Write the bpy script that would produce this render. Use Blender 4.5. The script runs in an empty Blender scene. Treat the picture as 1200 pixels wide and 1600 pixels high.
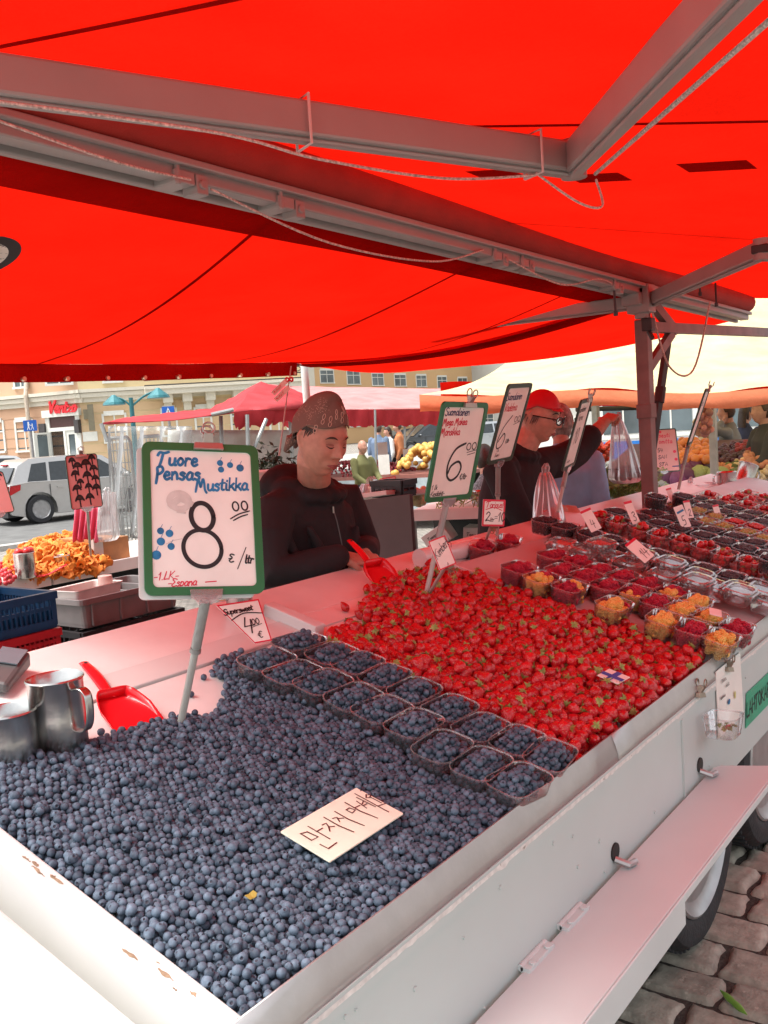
import bpy, math, random
import numpy as np
from mathutils import Vector, Matrix, Quaternion
from mathutils.bvhtree import BVHTree
from mathutils.kdtree import KDTree
random.seed(7); RNG = np.random.default_rng(7)
R = math.radians; PI = math.pi
SC = bpy.context.scene; COL = SC.collection

# ------------------------------------------------------------------ camera, sky, sun, exposure
FPX, HY, AZ, ROLL, CAMH = 1474.0, 664.245, R(36.5235), -0.068, 1.68
PT = math.atan((800 - HY) / FPX)
def ray(x, y):
    a = (x - 600) / FPX; b = (800 - y) / FPX
    a, b = a * math.cos(ROLL) - b * math.sin(ROLL), a * math.sin(ROLL) + b * math.cos(ROLL)
    fw = math.cos(PT) + b * math.sin(PT); up = -math.sin(PT) + b * math.cos(PT)
    return Vector((fw * math.cos(AZ) + a * math.sin(AZ), fw * math.sin(AZ) - a * math.cos(AZ), up))
EYE = Vector((0, 0, CAMH))
cam = bpy.data.cameras.new('camera'); camo = bpy.data.objects.new('camera', cam); COL.objects.link(camo)
back = -ray(600, 800).normalized(); right = (ray(601, 800) - ray(599, 800)).normalized(); upv = back.cross(right).normalized()
camo.matrix_world = Matrix(((right.x, upv.x, back.x, 0), (right.y, upv.y, back.y, 0), (right.z, upv.z, back.z, CAMH), (0, 0, 0, 1)))
cam.sensor_fit = 'VERTICAL'; cam.sensor_height = 36.0; cam.lens = 36.0 * FPX / 1600.0
cam.clip_start = 0.02; cam.clip_end = 2000
SC.camera = camo
SUN_EL, SUN_AZ = R(66), R(150)     # azimuth measured from +X towards +Y
w = bpy.data.worlds.new('World'); SC.world = w; w.use_nodes = True
nt = w.node_tree; bg = nt.nodes['Background']
sky = nt.nodes.new('ShaderNodeTexSky'); sky.sky_type = 'NISHITA'; sky.sun_disc = False
sky.sun_elevation = SUN_EL; sky.sun_rotation = R(90) - SUN_AZ; sky.air_density = 1.0; sky.dust_density = 4.0
hsv = nt.nodes.new('ShaderNodeHueSaturation'); hsv.inputs['Saturation'].default_value = 0.22
nt.links.new(sky.outputs[0], hsv.inputs['Color']); nt.links.new(hsv.outputs[0], bg.inputs[0]); bg.inputs[1].default_value = 0.15
sun = bpy.data.lights.new('sun', 'SUN'); sun.energy = 1.6; sun.angle = R(25); sun.color = (1, .96, .9)
suno = bpy.data.objects.new('sun', sun); COL.objects.link(suno)
sd = Vector((math.cos(SUN_EL) * math.cos(SUN_AZ), math.cos(SUN_EL) * math.sin(SUN_AZ), math.sin(SUN_EL)))
suno.rotation_euler = sd.to_track_quat('Z', 'Y').to_euler()
SC.view_settings.view_transform = 'Standard'; SC.view_settings.look = 'None'
SC.view_settings.exposure = 1.25; SC.view_settings.gamma = 1.0
SC.cycles.max_bounces = 10; SC.cycles.transparent_max_bounces = 24; SC.cycles.diffuse_bounces = 5; SC.cycles.glossy_bounces = 4
SC.cycles.use_denoising = True
try: SC.cycles.caustics_reflective = False; SC.cycles.caustics_refractive = False; SC.cycles.sample_clamp_indirect = 6
except Exception: pass

# ------------------------------------------------------------------ placing on real planes along sight lines
ZS, YS, SL = .91, .82, .2787      # height and line of the front rail, slope of the counter
TH = math.atan(SL)
EX, EY, EZ = Vector((1, 0, 0)), Vector((0, math.cos(TH), math.sin(TH))), Vector((0, -math.sin(TH), math.cos(TH)))
def at_z(x, y, z): r = ray(x, y); return EYE + r * ((z - CAMH) / r.z)
def at_x(x, y, X): r = ray(x, y); return EYE + r * (X / r.x)
def at_y(x, y, Y): r = ray(x, y); return EYE + r * (Y / r.y)
def at_d(x, y, d): return EYE + ray(x, y) * d
def at_t(x, y, off=0.0):
    r = ray(x, y); t = (ZS + off / math.cos(TH) - SL * YS - CAMH) / (r.z - SL * r.y); return EYE + r * t
def tray(X, Y, off=0.0): return Vector((X, Y, ZS + SL * (Y - YS))) + EZ * off

# ------------------------------------------------------------------ mesh helpers
def lerp(a, b, t): return a + (b - a) * t
class MB:
    def __init__(s): s.v = []; s.f = []; s.m = []; s.mi = 0
    def add(s, vs, fs, M=None):
        n = len(s.v)
        if M is not None: vs = [M @ Vector(v) for v in vs]
        s.v.extend(tuple(v) for v in vs); s.f.extend(tuple(i + n for i in f) for f in fs); s.m.extend([s.mi] * len(fs)); return s
    def bx(s, x0, x1, y0, y1, z0, z1, M=None):
        return s.add([(x0, y0, z0), (x1, y0, z0), (x1, y1, z0), (x0, y1, z0), (x0, y0, z1), (x1, y0, z1), (x1, y1, z1), (x0, y1, z1)],
                     [(0, 3, 2, 1), (4, 5, 6, 7), (0, 1, 5, 4), (1, 2, 6, 5), (2, 3, 7, 6), (3, 0, 4, 7)], M)
    def cb(s, c, sx, sy, sz, M=None):
        x, y, z = c; return s.bx(x - sx / 2, x + sx / 2, y - sy / 2, y + sy / 2, z - sz / 2, z + sz / 2, M)
    def hexa(s, p):  # 8 points, bottom loop then top loop
        return s.add(p, [(0, 3, 2, 1), (4, 5, 6, 7), (0, 1, 5, 4), (1, 2, 6, 5), (2, 3, 7, 6), (3, 0, 4, 7)])
    def slab(s, p, n):  # polygon p thickened along vector n
        k = len(p); n = Vector(n); p = [Vector(q) for q in p]
        return s.add(p + [q + n for q in p], [tuple(range(k))[::-1], tuple(range(k, 2 * k))] + [(i, (i + 1) % k, (i + 1) % k + k, i + k) for i in range(k)])
    def prism(s, poly, z0, z1, M=None):
        k = len(poly)
        return s.add([(x, y, z0) for x, y in poly] + [(x, y, z1) for x, y in poly],
                     [tuple(range(k))[::-1], tuple(range(k, 2 * k))] + [(i, (i + 1) % k, (i + 1) % k + k, i + k) for i in range(k)], M)
    def bar(s, a, b, w, h, up=(0, 0, 1), ext=0):
        a, b = Vector(a), Vector(b); d = (b - a).normalized(); u = Vector(up); u = (u - d * u.dot(d)).normalized(); r = d.cross(u)
        a = a - d * ext; b = b + d * ext; P = []
        for q in (a, b):
            for i, j in ((-1, -1), (1, -1), (1, 1), (-1, 1)): P.append(q + r * (i * w / 2) + u * (j * h / 2))
        return s.add(P, [(3, 2, 1, 0), (4, 5, 6, 7), (0, 1, 5, 4), (1, 2, 6, 5), (2, 3, 7, 6), (3, 0, 4, 7)])
    def tube(s, pts, r, n=8, cap=True, sq=None, M=None):
        pts = [Vector(p) for p in pts]; k = len(pts); rr = r if isinstance(r, (list, tuple)) else [r] * k
        t0 = (pts[1] - pts[0]).normalized(); u = t0.orthogonal().normalized()
        if sq is not None: u = Vector(sq); u = (u - t0 * u.dot(t0)).normalized()
        V = []; F = []
        for i in range(k):
            t = (pts[min(i + 1, k - 1)] - pts[max(i - 1, 0)])
            t = t.normalized() if t.length > 1e-9 else t0
            u = (u - t * u.dot(t)); u = u.normalized() if u.length > 1e-6 else t.orthogonal().normalized(); w_ = t.cross(u)
            ra = rr[i]; ra, rb = ra if isinstance(ra, (tuple, list)) else (ra, ra)
            for j in range(n): a = 2 * PI * j / n; V.append(pts[i] + u * (ra * math.cos(a)) + w_ * (rb * math.sin(a)))
        for i in range(k - 1):
            for j in range(n): F.append((i * n + j, i * n + (j + 1) % n, (i + 1) * n + (j + 1) % n, (i + 1) * n + j))
        if cap: F.append(tuple(range(n))[::-1]); F.append(tuple(range((k - 1) * n, k * n)))
        return s.add(V, F, M)
    def lathe(s, prof, n=24, M=None, sx=1, sy=1):
        V = []; F = []
        for r, z in prof:
            for j in range(n): a = 2 * PI * j / n; V.append((r * math.cos(a) * sx, r * math.sin(a) * sy, z))
        for i in range(len(prof) - 1):
            for j in range(n): F.append((i * n + j, i * n + (j + 1) % n, (i + 1) * n + (j + 1) % n, (i + 1) * n + j))
        if prof[0][0] > 1e-6: F.append(tuple(range(n))[::-1])
        if prof[-1][0] > 1e-6: F.append(tuple(range((len(prof) - 1) * n, len(prof) * n)))
        return s.add(V, F, M)
    def ball(s, c, r, sc=(1, 1, 1), n=12, m=8, M=None):
        V = [(0, 0, -1)]; F = []
        for i in range(1, m):
            p = -PI / 2 + PI * i / m
            for j in range(n): a = 2 * PI * j / n; V.append((math.cos(p) * math.cos(a), math.cos(p) * math.sin(a), math.sin(p)))
        V.append((0, 0, 1)); L = len(V) - 1
        for j in range(n): F.append((0, 1 + (j + 1) % n, 1 + j)); F.append((L, 1 + (m - 2) * n + j, 1 + (m - 2) * n + (j + 1) % n))
        for i in range(m - 2):
            for j in range(n): a = 1 + i * n; F.append((a + j, a + (j + 1) % n, a + n + (j + 1) % n, a + n + j))
        V = [(c[0] + x * r * sc[0], c[1] + y * r * sc[1], c[2] + z * r * sc[2]) for x, y, z in V]
        return s.add(V, F, M)
    def grid(s, rows, closed=False):
        a = len(rows); b = len(rows[0]); V = [p for r_ in rows for p in r_]
        return s.add(V, [(i * b + j, i * b + (j + 1) % b, (i + 1) * b + (j + 1) % b, (i + 1) * b + j) for i in range(a - 1) for j in range(b if closed else b - 1)])
    def build(s, name, mats=None, parent=None, smooth=False, bevel=0, label=None, angle=40, thick=0, subd=0):
        me = bpy.data.meshes.new(name)
        off = Vector((0, 0, 0)); p = parent
        while p is not None: off += p.location; p = p.parent
        me.from_pydata([tuple(Vector(v) - off) for v in s.v], [], s.f)
        if mats is not None:
            for m in (mats if isinstance(mats, (list, tuple)) else [mats]): me.materials.append(m)
        me.polygons.foreach_set('material_index', s.m)
        me.validate(); me.update()
        if smooth:
            me.polygons.foreach_set('use_smooth', [True] * len(me.polygons))
            if angle < 180: me.set_sharp_from_angle(angle=R(angle))
        o = bpy.data.objects.new(name, me); COL.objects.link(o)
        if parent is not None: o.parent = parent
        if thick: md = o.modifiers.new('thick', 'SOLIDIFY'); md.thickness = thick; md.offset = 0
        if bevel: md = o.modifiers.new('bevel', 'BEVEL'); md.width = bevel; md.segments = 2; md.limit_method = 'ANGLE'; md.harden_normals = False
        if subd: md = o.modifiers.new('subd', 'SUBSURF'); md.levels = subd; md.render_levels = subd
        if label: o['label'] = label
        return o
def tag(o, label=None, cat=None, group=None, kind=None):
    if label: o['label'] = label
    if cat: o['category'] = cat
    if group: o['group'] = group
    if kind: o['kind'] = kind
    return o
def thing(name, label, cat, loc=(0, 0, 0), group=None, kind=None):
    o = bpy.data.objects.new(name, None); COL.objects.link(o); o.location = loc; o.empty_display_size = .05
    return tag(o, label, cat, group, kind)
def kids(o): return [c for c in bpy.data.objects if c.parent is o]
def copy_tree(o, parent=None):
    c = o.copy(); COL.objects.link(c)
    if parent is not None: c.parent = parent
    for ch in kids(o): copy_tree(ch, c)
    return c
def frame(o, x, y):  # matrix with x axis along x, y axis towards y
    x = Vector(x).normalized(); y = Vector(y); y = (y - x * y.dot(x)).normalized(); z = x.cross(y); o = Vector(o)
    return Matrix(((x.x, y.x, z.x, o.x), (x.y, y.y, z.y, o.y), (x.z, y.z, z.z, o.z), (0, 0, 0, 1)))
def mat4(o, x, y, z): o, x, y, z = map(Vector, (o, x, y, z)); return Matrix(((x.x, y.x, z.x, o.x), (x.y, y.y, z.y, o.y), (x.z, y.z, z.z, o.z), (0, 0, 0, 1)))
TRAYM = mat4((0, YS, ZS), EX, EY, EZ)

# ------------------------------------------------------------------ materials
MATS = {}
def mat(name, col, rough=.5, metal=0, var=.12, scale=12, bump=0, bscale=120, spec=.5, sss=0, coat=0, wear=None, wscale=9, wcut=.63, isl=0, dist=.01):
    if name in MATS: return MATS[name]
    m = bpy.data.materials.new(name); m.use_nodes = True; t = m.node_tree; N = t.nodes; L = t.links; b = N['Principled BSDF']
    tc = N.new('ShaderNodeTexCoord'); nz = N.new('ShaderNodeTexNoise'); nz.inputs['Scale'].default_value = scale; nz.inputs['Detail'].default_value = 5
    L.new(tc.outputs['Object'], nz.inputs['Vector'])
    cr = N.new('ShaderNodeValToRGB'); c = np.array(col[:3])
    cr.color_ramp.elements[0].position = .3; cr.color_ramp.elements[1].position = .7
    cr.color_ramp.elements[0].color = (*np.clip(c * (1 - var), 0, 1), 1); cr.color_ramp.elements[1].color = (*np.clip(c * (1 + var), 0, 1), 1)
    L.new(nz.outputs['Fac'], cr.inputs[0]); out = cr.outputs[0]
    if isl:
        g = N.new('ShaderNodeNewGeometry'); oi = N.new('ShaderNodeObjectInfo'); ad = N.new('ShaderNodeMath'); ad.operation = 'ADD'
        L.new(g.outputs['Random Per Island'], ad.inputs[0]); L.new(oi.outputs['Random'], ad.inputs[1])
        fr = N.new('ShaderNodeMath'); fr.operation = 'FRACT'; L.new(ad.outputs[0], fr.inputs[0])
        mr = N.new('ShaderNodeMapRange'); mr.inputs[3].default_value = 1 - isl; mr.inputs[4].default_value = 1 + isl; L.new(fr.outputs[0], mr.inputs[0])
        hs = N.new('ShaderNodeHueSaturation'); L.new(mr.outputs[0], hs.inputs['Value']); L.new(out, hs.inputs['Color']); out = hs.outputs[0]
    if wear:
        n2 = N.new('ShaderNodeTexNoise'); n2.inputs['Scale'].default_value = wscale; n2.inputs['Detail'].default_value = 8; n2.inputs['Roughness'].default_value = .7
        L.new(tc.outputs['Object'], n2.inputs['Vector'])
        r2 = N.new('ShaderNodeValToRGB'); r2.color_ramp.elements[0].position = wcut; r2.color_ramp.elements[1].position = wcut + .04; L.new(n2.outputs['Fac'], r2.inputs[0])
        mx = N.new('ShaderNodeMixRGB'); L.new(r2.outputs[0], mx.inputs[0]); L.new(out, mx.inputs[1]); mx.inputs[2].default_value = (*wear, 1); out = mx.outputs[0]
    L.new(out, b.inputs['Base Color'])
    b.inputs['Roughness'].default_value = rough; b.inputs['Metallic'].default_value = metal; b.inputs['Specular IOR Level'].default_value = spec
    if sss: b.inputs['Subsurface Weight'].default_value = sss; b.inputs['Subsurface Radius'].default_value = (.01, .004, .002); b.inputs['Subsurface Scale'].default_value = 1
    if coat: b.inputs['Coat Weight'].default_value = coat; b.inputs['Coat Roughness'].default_value = .1
    if bump:
        nb = N.new('ShaderNodeTexNoise'); nb.inputs['Scale'].default_value = bscale; nb.inputs['Detail'].default_value = 4; L.new(tc.outputs['Object'], nb.inputs['Vector'])
        bp = N.new('ShaderNodeBump'); bp.inputs['Strength'].default_value = bump; bp.inputs['Distance'].default_value = dist; L.new(nb.outputs['Fac'], bp.inputs['Height']); L.new(bp.outputs[0], b.inputs['Normal'])
    MATS[name] = m; return m
def fabric(name, col, tcol, tw=.5, scale=3, weave=0):
    m = bpy.data.materials.new(name); m.use_nodes = True; t = m.node_tree; N = t.nodes; L = t.links; N.remove(N['Principled BSDF'])
    d = N.new('ShaderNodeBsdfDiffuse'); tr = N.new('ShaderNodeBsdfTranslucent'); mx = N.new('ShaderNodeMixShader'); mx.inputs[0].default_value = tw
    tc = N.new('ShaderNodeTexCoord'); nz = N.new('ShaderNodeTexNoise'); nz.inputs['Scale'].default_value = scale; nz.inputs['Detail'].default_value = 6; L.new(tc.outputs['Object'], nz.inputs['Vector'])
    for c, s_ in ((col, d), (tcol, tr)):
        cr = N.new('ShaderNodeValToRGB'); c = np.array(c); cr.color_ramp.elements[0].position = .3; cr.color_ramp.elements[1].position = .7
        cr.color_ramp.elements[0].color = (*(c * .80), 1); cr.color_ramp.elements[1].color = (*np.clip(c * 1.08, 0, 1), 1)
        L.new(nz.outputs['Fac'], cr.inputs[0]); L.new(cr.outputs[0], s_.inputs['Color'])
    nb = N.new('ShaderNodeTexNoise'); nb.inputs['Scale'].default_value = 7; nb.inputs['Detail'].default_value = 9; nb.inputs['Roughness'].default_value = .62; L.new(tc.outputs['Object'], nb.inputs['Vector'])
    bp = N.new('ShaderNodeBump'); bp.inputs['Strength'].default_value = .55; bp.inputs['Distance'].default_value = .03; L.new(nb.outputs['Fac'], bp.inputs['Height']); L.new(bp.outputs[0], d.inputs['Normal']); L.new(bp.outputs[0], tr.inputs['Normal'])
    L.new(d.outputs[0], mx.inputs[1]); L.new(tr.outputs[0], mx.inputs[2]); L.new(mx.outputs[0], N['Material Output'].inputs[0]); MATS[name] = m; return m
def clearfilm(name, col=(1, 1, 1), refl=.12, rough=.08, haze=0.0, hazecol=(.9, .9, .9)):
    m = bpy.data.materials.new(name); m.use_nodes = True; t = m.node_tree; N = t.nodes; L = t.links; N.remove(N['Principled BSDF'])
    tp = N.new('ShaderNodeBsdfTransparent'); tp.inputs[0].default_value = (*col, 1); g = N.new('ShaderNodeBsdfGlossy'); g.inputs['Roughness'].default_value = rough
    fr = N.new('ShaderNodeFresnel'); fr.inputs['IOR'].default_value = 1.5; ad = N.new('ShaderNodeMath'); ad.operation = 'MULTIPLY_ADD'; ad.inputs[1].default_value = 1.0; ad.inputs[2].default_value = refl * .3
    geo = N.new('ShaderNodeNewGeometry'); L.new(fr.outputs[0], ad.inputs[0])
    mx = N.new('ShaderNodeMixShader'); L.new(ad.outputs[0], mx.inputs[0]); L.new(tp.outputs[0], mx.inputs[1]); L.new(g.outputs[0], mx.inputs[2]); last = mx
    if haze:
        df = N.new('ShaderNodeBsdfDiffuse'); df.inputs[0].default_value = (*hazecol, 1); tl = N.new('ShaderNodeBsdfTranslucent'); tl.inputs[0].default_value = (*hazecol, 1)
        m0 = N.new('ShaderNodeMixShader'); L.new(df.outputs[0], m0.inputs[1]); L.new(tl.outputs[0], m0.inputs[2]); m0.inputs[0].default_value = .5
        tc = N.new('ShaderNodeTexCoord'); nz = N.new('ShaderNodeTexNoise'); nz.inputs['Scale'].default_value = 14; L.new(tc.outputs['Object'], nz.inputs['Vector'])
        mr = N.new('ShaderNodeMapRange'); mr.inputs[3].default_value = haze * .5; mr.inputs[4].default_value = haze * 1.5; L.new(nz.outputs['Fac'], mr.inputs[0])
        m1 = N.new('ShaderNodeMixShader'); L.new(mr.outputs[0], m1.inputs[0]); L.new(mx.outputs[0], m1.inputs[1]); L.new(m0.outputs[0], m1.inputs[2]); last = m1
    L.new(last.outputs[0], N['Material Output'].inputs[0]); MATS[name] = m; return m

WHITE = mat('white paint', (.66, .655, .63), .45, var=.04, scale=6, wear=(.33, .27, .2), wscale=14, wcut=.68)
WALLM = mat('trailer wall paint', (.52, .585, .565), .4, var=.03, scale=4, wear=(.42, .40, .36), wscale=38, wcut=.70, bump=.05, bscale=9)
SHELF = mat('shelf paint', (.61, .645, .635), .4, var=.05, scale=3, wear=(.4, .36, .33), wscale=45, wcut=.71)
COUNTER = mat('counter laminate', (.76, .74, .71), .35, var=.06, scale=9, wear=(.36, .3, .25), wscale=22, wcut=.735)
GREYBOARD = mat('grey counter board', (.52, .50, .49), .45, var=.08, scale=6)
ALU = mat('aluminium strip', (.46, .45, .44), .38, .7, var=.06, scale=20, bump=.05, bscale=60)
STEEL = mat('brushed steel', (.50, .50, .48), .26, 1, var=.12, scale=25, bump=.06, bscale=40)
CHROME = mat('bright clip metal', (.42, .39, .35), .38, .7, var=.1)
RUST = mat('rusty clip metal', (.3, .2, .14), .5, .8, var=.3)
POST = mat('grey steel post', (.30, .28, .27), .5, .3, var=.15, scale=8)
ARM = mat('awning arm paint', (.30, .28, .27), .42, .1, var=.07, scale=5)
DARKMETAL = mat('dark metal', (.05, .05, .05), .45, .6, var=.2)
BLACKP = mat('black plastic', (.02, .02, .022), .4, var=.2)
RUBBER = mat('tyre rubber', (.025, .025, .027), .75, var=.3, scale=30, bump=.3, bscale=90)
RIM = mat('wheel rim silver', (.42, .42, .42), .38, .7, var=.15, scale=14, wear=(.16, .12, .09), wscale=24, wcut=.66)
REDP = mat('red plastic', (.75, .012, .02), .25, var=.06, scale=8)
BLUEP = mat('blue crate plastic', (.010, .065, .16), .42, var=.15)
CRATERED = mat('red crate plastic', (.45, .02, .03), .42, var=.15)
GREYP = mat('grey crate plastic', (.20, .19, .185), .5, var=.1)
PAPER = mat('sign paper', (.83, .80, .74), .55, var=.05, scale=14)
CARD = mat('old cream card', (.86, .82, .66), .6, var=.05, scale=18, wear=(.6, .42, .26), wscale=30, wcut=.70)
GREENF = mat('green frame plastic', (.012, .14, .045), .35, var=.08)
DARKF = mat('dark green frame plastic', (.02, .05, .03), .4, var=.1)
REDBORD = mat('red sign border', (.62, .015, .05), .5, var=.05)
INKK = mat('black marker ink', (.012, .012, .014), .6, var=.2)
INKB = mat('blue marker ink', (.012, .17, .36), .6, var=.35, scale=40)
INKN = mat('navy marker ink', (.02, .03, .12), .6, var=.2)
INKR = mat('red marker ink', (.62, .02, .06), .6, var=.15)
INKG = mat('smudged pale ink', (.62, .57, .53), .7, var=.1, scale=60)
CLEAR = clearfilm('clear punnet plastic', (.97, .97, .97), .16, .06, .07)
CLEARRIM = clearfilm('clear punnet rim', (.93, .93, .93), .35, .1, .24)
LIDM = clearfilm('clear lid plastic', (.95, .95, .95), .5, .08, .12)
BAGM = clearfilm('thin carrier bag film', (.92, .92, .92), .1, .3, .28, (.85, .8, .8))
SHEETM = clearfilm('clear tarpaulin', (.96, .97, .96), .04, .35, .13)
GREYPOLE = mat('grey plastic pole', (.42, .43, .39), .45, var=.06)
REDF = fabric('red awning fabric', (.60, .009, .005), (.80, .010, .003), .44)
REDF2 = fabric('doubled red fabric', (.36, .006, .004), (.22, .002, .001), .25)
REDDARK = mat('rolled red fabric', (.30, .02, .012), .8, var=.15, scale=8, bump=.2, bscale=200)
# ------------------------------------------------------------------ handwriting: single-stroke letters, drawn as marker ribbons
GL = {
'A':(.66,"0,0 .3,.9 .62,0|.12,.32 .5,.34"),'B':(.55,"0,0 .03,.9 .4,.85 .42,.6 .05,.48 .5,.4 .5,.08 0,0"),'E':(.5,"~.5,.8 .2,.9 .05,.75 .3,.5 .02,.2 .2,0 .5,.08"),'G':(.6,"~.55,.75 .3,.92 .03,.5 .2,.02 .52,.15 .54,.42|.3,.42 .6,.42"),
'H':(.6,"0,0 .02,.9|.55,0 .55,.9|0,.45 .55,.48"),'K':(.58,"0,0 .06,.9|.5,.88 .06,.42 .55,0"),'L':(.48,"~.16,.9 .08,.3 .02,.02 .2,.04 .48,.05"),'M':(.8,"~0,-.05 .16,.85 .3,.45 .36,.3 .5,.88 .6,.6 .66,.1 .78,-.15"),
'N':(.6,"0,0 .04,.9 .5,.05 .52,.9"),'O':(.6,"~.3,.9 .02,.45 .28,0 .58,.45 .3,.9"),'P':(.5,"~.1,-.2 .16,.5 .14,.85 .4,.92 .5,.65 .3,.44 .14,.42"),'R':(.55,"0,0 .05,.9|~.02,.85 .4,.9 .45,.62 .1,.45|.2,.45 .52,0"),
'S':(.55,"~.5,.78 .32,.92 .08,.75 .18,.52 .42,.35 .42,.08 .2,-.06 .0,.12"),'T':(.66,"~.34,.88 .26,.4 .16,-.02|~0,.7 .12,.9 .4,.86 .68,.94"),'V':(.55,"~0,.9 .1,.6 .2,0 .34,.5 .55,.95"),'Y':(.5,"0,.9 .25,.45 .5,.9|.25,.45 .2,0"),'I':(.2,"0.1,0 .1,.9"),'U':(.55,"~0,.9 .02,.2 .25,0 .5,.2 .52,.9"),'J':(.4,"~.35,.9 .33,.2 .15,0 0,.15"),
'a':(.44,"~.38,.42 .2,.52 .02,.25 .12,.02 .34,.12 .38,.44|~.38,.44 .36,.1 .46,.02"),'b':(.4,"~.05,.9 .02,.05|~.03,.3 .2,.48 .38,.28 .22,.02 .03,.06"),'c':(.36,"~.34,.4 .2,.5 .02,.25 .16,.02 .36,.1"),'d':(.44,"~.36,.3 .2,.5 .02,.25 .14,.02 .34,.15|.38,.9 .36,.02"),
'e':(.4,"~.04,.24 .3,.3 .3,.46 .14,.5 .02,.22 .16,0 .38,.1"),'g':(.42,"~.36,.4 .18,.5 .03,.26 .18,.06 .36,.3|~.37,.48 .34,-.2 .1,-.3"),'h':(.42,"~.06,.9 .02,0|~.03,.28 .2,.5 .34,.36 .36,0"),'i':(.18,"~.06,.48 .05,.08 .14,.02|.1,.68 .11,.72"),'j':(.2,".1,.48 .06,-.2|.12,.68 .13,.72"),
'k':(.42,"~.06,.9 .02,0|~.36,.5 .06,.22 .2,.26 .4,.0"),'l':(.2,"~.1,.9 .05,.1 .16,.02"),'m':(.62,"~.02,.48 .03,0|~.03,.3 .18,.5 .26,.3 .27,0|~.27,.3 .42,.5 .52,.3 .56,.02"),'n':(.42,"~.02,.48 .03,0|~.03,.28 .2,.5 .33,.34 .36,.02"),'o':(.4,"~.2,.5 .02,.25 .18,0 .38,.24 .2,.5"),
'p':(.42,"~.06,.5 .0,-.35|~.04,.35 .2,.5 .38,.3 .22,.02 .04,.08"),'r':(.32,"~.04,.48 .03,0|~.03,.28 .14,.48 .32,.44"),'s':(.36,"~.32,.42 .18,.5 .06,.38 .3,.2 .2,0 .0,.08"),'t':(.32,"~.16,.8 .1,.1 .26,.04|.0,.52 .32,.55"),'u':(.44,"~.03,.48 .04,.1 .2,.02 .36,.2 .38,.48|~.38,.48 .36,.06 .46,.02"),
'v':(.38,"~.0,.48 .16,.0 .36,.5"),'w':(.55,"~.0,.48 .12,.02 .26,.4 .38,.02 .54,.5"),'x':(.38,".0,.48 .36,0|.36,.5 .0,0"),'y':(.4,"~.0,.48 .08,.14 .3,.2|~.38,.5 .28,-.1 .05,-.34"),'z':(.38,".0,.47 .34,.48 .0,.02 .38,.03"),
'0':(.46,"~.23,.9 .02,.5 .2,.0 .44,.4 .23,.9"),'1':(.3,".02,.6 .2,.9 .18,0"),'2':(.5,"~.02,.68 .22,.9 .42,.66 .02,.04 .22,.1 .5,.02"),'3':(.45,"~.03,.8 .3,.9 .38,.66 .15,.5 .42,.3 .25,.02 .0,.1"),'4':(.5,".1,.9 .0,.4 .5,.42|.36,.75 .3,0"),'5':(.45,"~.42,.9 .1,.88 .06,.5 .36,.5 .36,.1 .0,.04"),
'6':(.5,"~.42,.92 .16,.62 .02,.2 .22,0 .46,.18 .38,.42 .2,.42 .04,.2"),'8':(.5,"~.26,.5 .06,.68 .24,.92 .44,.7 .26,.5 .0,.26 .2,0 .5,.2 .26,.5"),
'/':(.4,".0,-.2 .4,.95"),'-':(.36,".04,.3 .34,.32"),'=':(.45,".02,.22 .42,.24|.02,.48 .42,.5"),'.':(.16,".06,.0 .09,.04"),':':(.2,".08,.15 .1,.2|.1,.5 .12,.55"),'!':(.2,".12,.9 .08,.28|.06,0 .07,.04"),'€':(.5,"~.5,.8 .28,.88 .1,.45 .28,.02 .5,.1|.0,.55 .36,.56|.0,.36 .32,.37"),'ñ':(.42,"~.02,.48 .03,0|~.03,.28 .2,.5 .33,.34 .36,.02|~.05,.66 .15,.74 .25,.66 .36,.74"),
'ä':(.44,"~.38,.42 .2,.52 .02,.25 .12,.02 .34,.12 .38,.44|~.38,.44 .36,.1 .46,.02|.12,.68 .14,.72|.3,.68 .32,.72"),' ':(.3,""),'~':(.8,"~.05,.3 .4,.33 .8,.32")}
def smooth_line(p, k=5):
    p = [np.array(q, float) for q in p]
    if len(p) < 3: return p
    closed = np.linalg.norm(p[0] - p[-1]) < 1e-6; out = []
    for i in range(len(p) - 1):
        p0 = p[i - 1] if i > 0 else (p[-2] if closed else p[0]); p3 = p[i + 2] if i + 2 < len(p) else (p[1] if closed else p[-1])
        for j in range(k):
            t = j / k; out.append(.5 * ((2 * p[i]) + (-p0 + p[i + 1]) * t + (2 * p0 - 5 * p[i] + 4 * p[i + 1] - p3) * t * t + (-p0 + 3 * p[i] - 3 * p[i + 1] + p3) * t ** 3))
    out.append(p[-1]); return out
def ribbon(mb, pts, wd, z, M=None):
    pts = [np.array(p, float) for p in pts]; n = len(pts); V = []; F = []
    t0 = pts[1] - pts[0]; t0 /= (np.linalg.norm(t0) + 1e-9); t1 = pts[-1] - pts[-2]; t1 /= (np.linalg.norm(t1) + 1e-9)
    pts = [pts[0] - t0 * wd * .4] + pts[1:-1] + [pts[-1] + t1 * wd * .4]
    for i in range(n):
        t = pts[min(i + 1, n - 1)] - pts[max(i - 1, 0)]; t /= (np.linalg.norm(t) + 1e-9); nn = np.array((-t[1], t[0])); k = wd / 2 * (.75 if i in (0, n - 1) else 1)
        a = pts[i] + nn * k; b = pts[i] - nn * k; V += [(a[0], a[1], z), (b[0], b[1], z)]
    for i in range(n - 1): F.append((2 * i, 2 * i + 1, 2 * i + 3, 2 * i + 2))
    mb.add(V, F, M)
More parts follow.
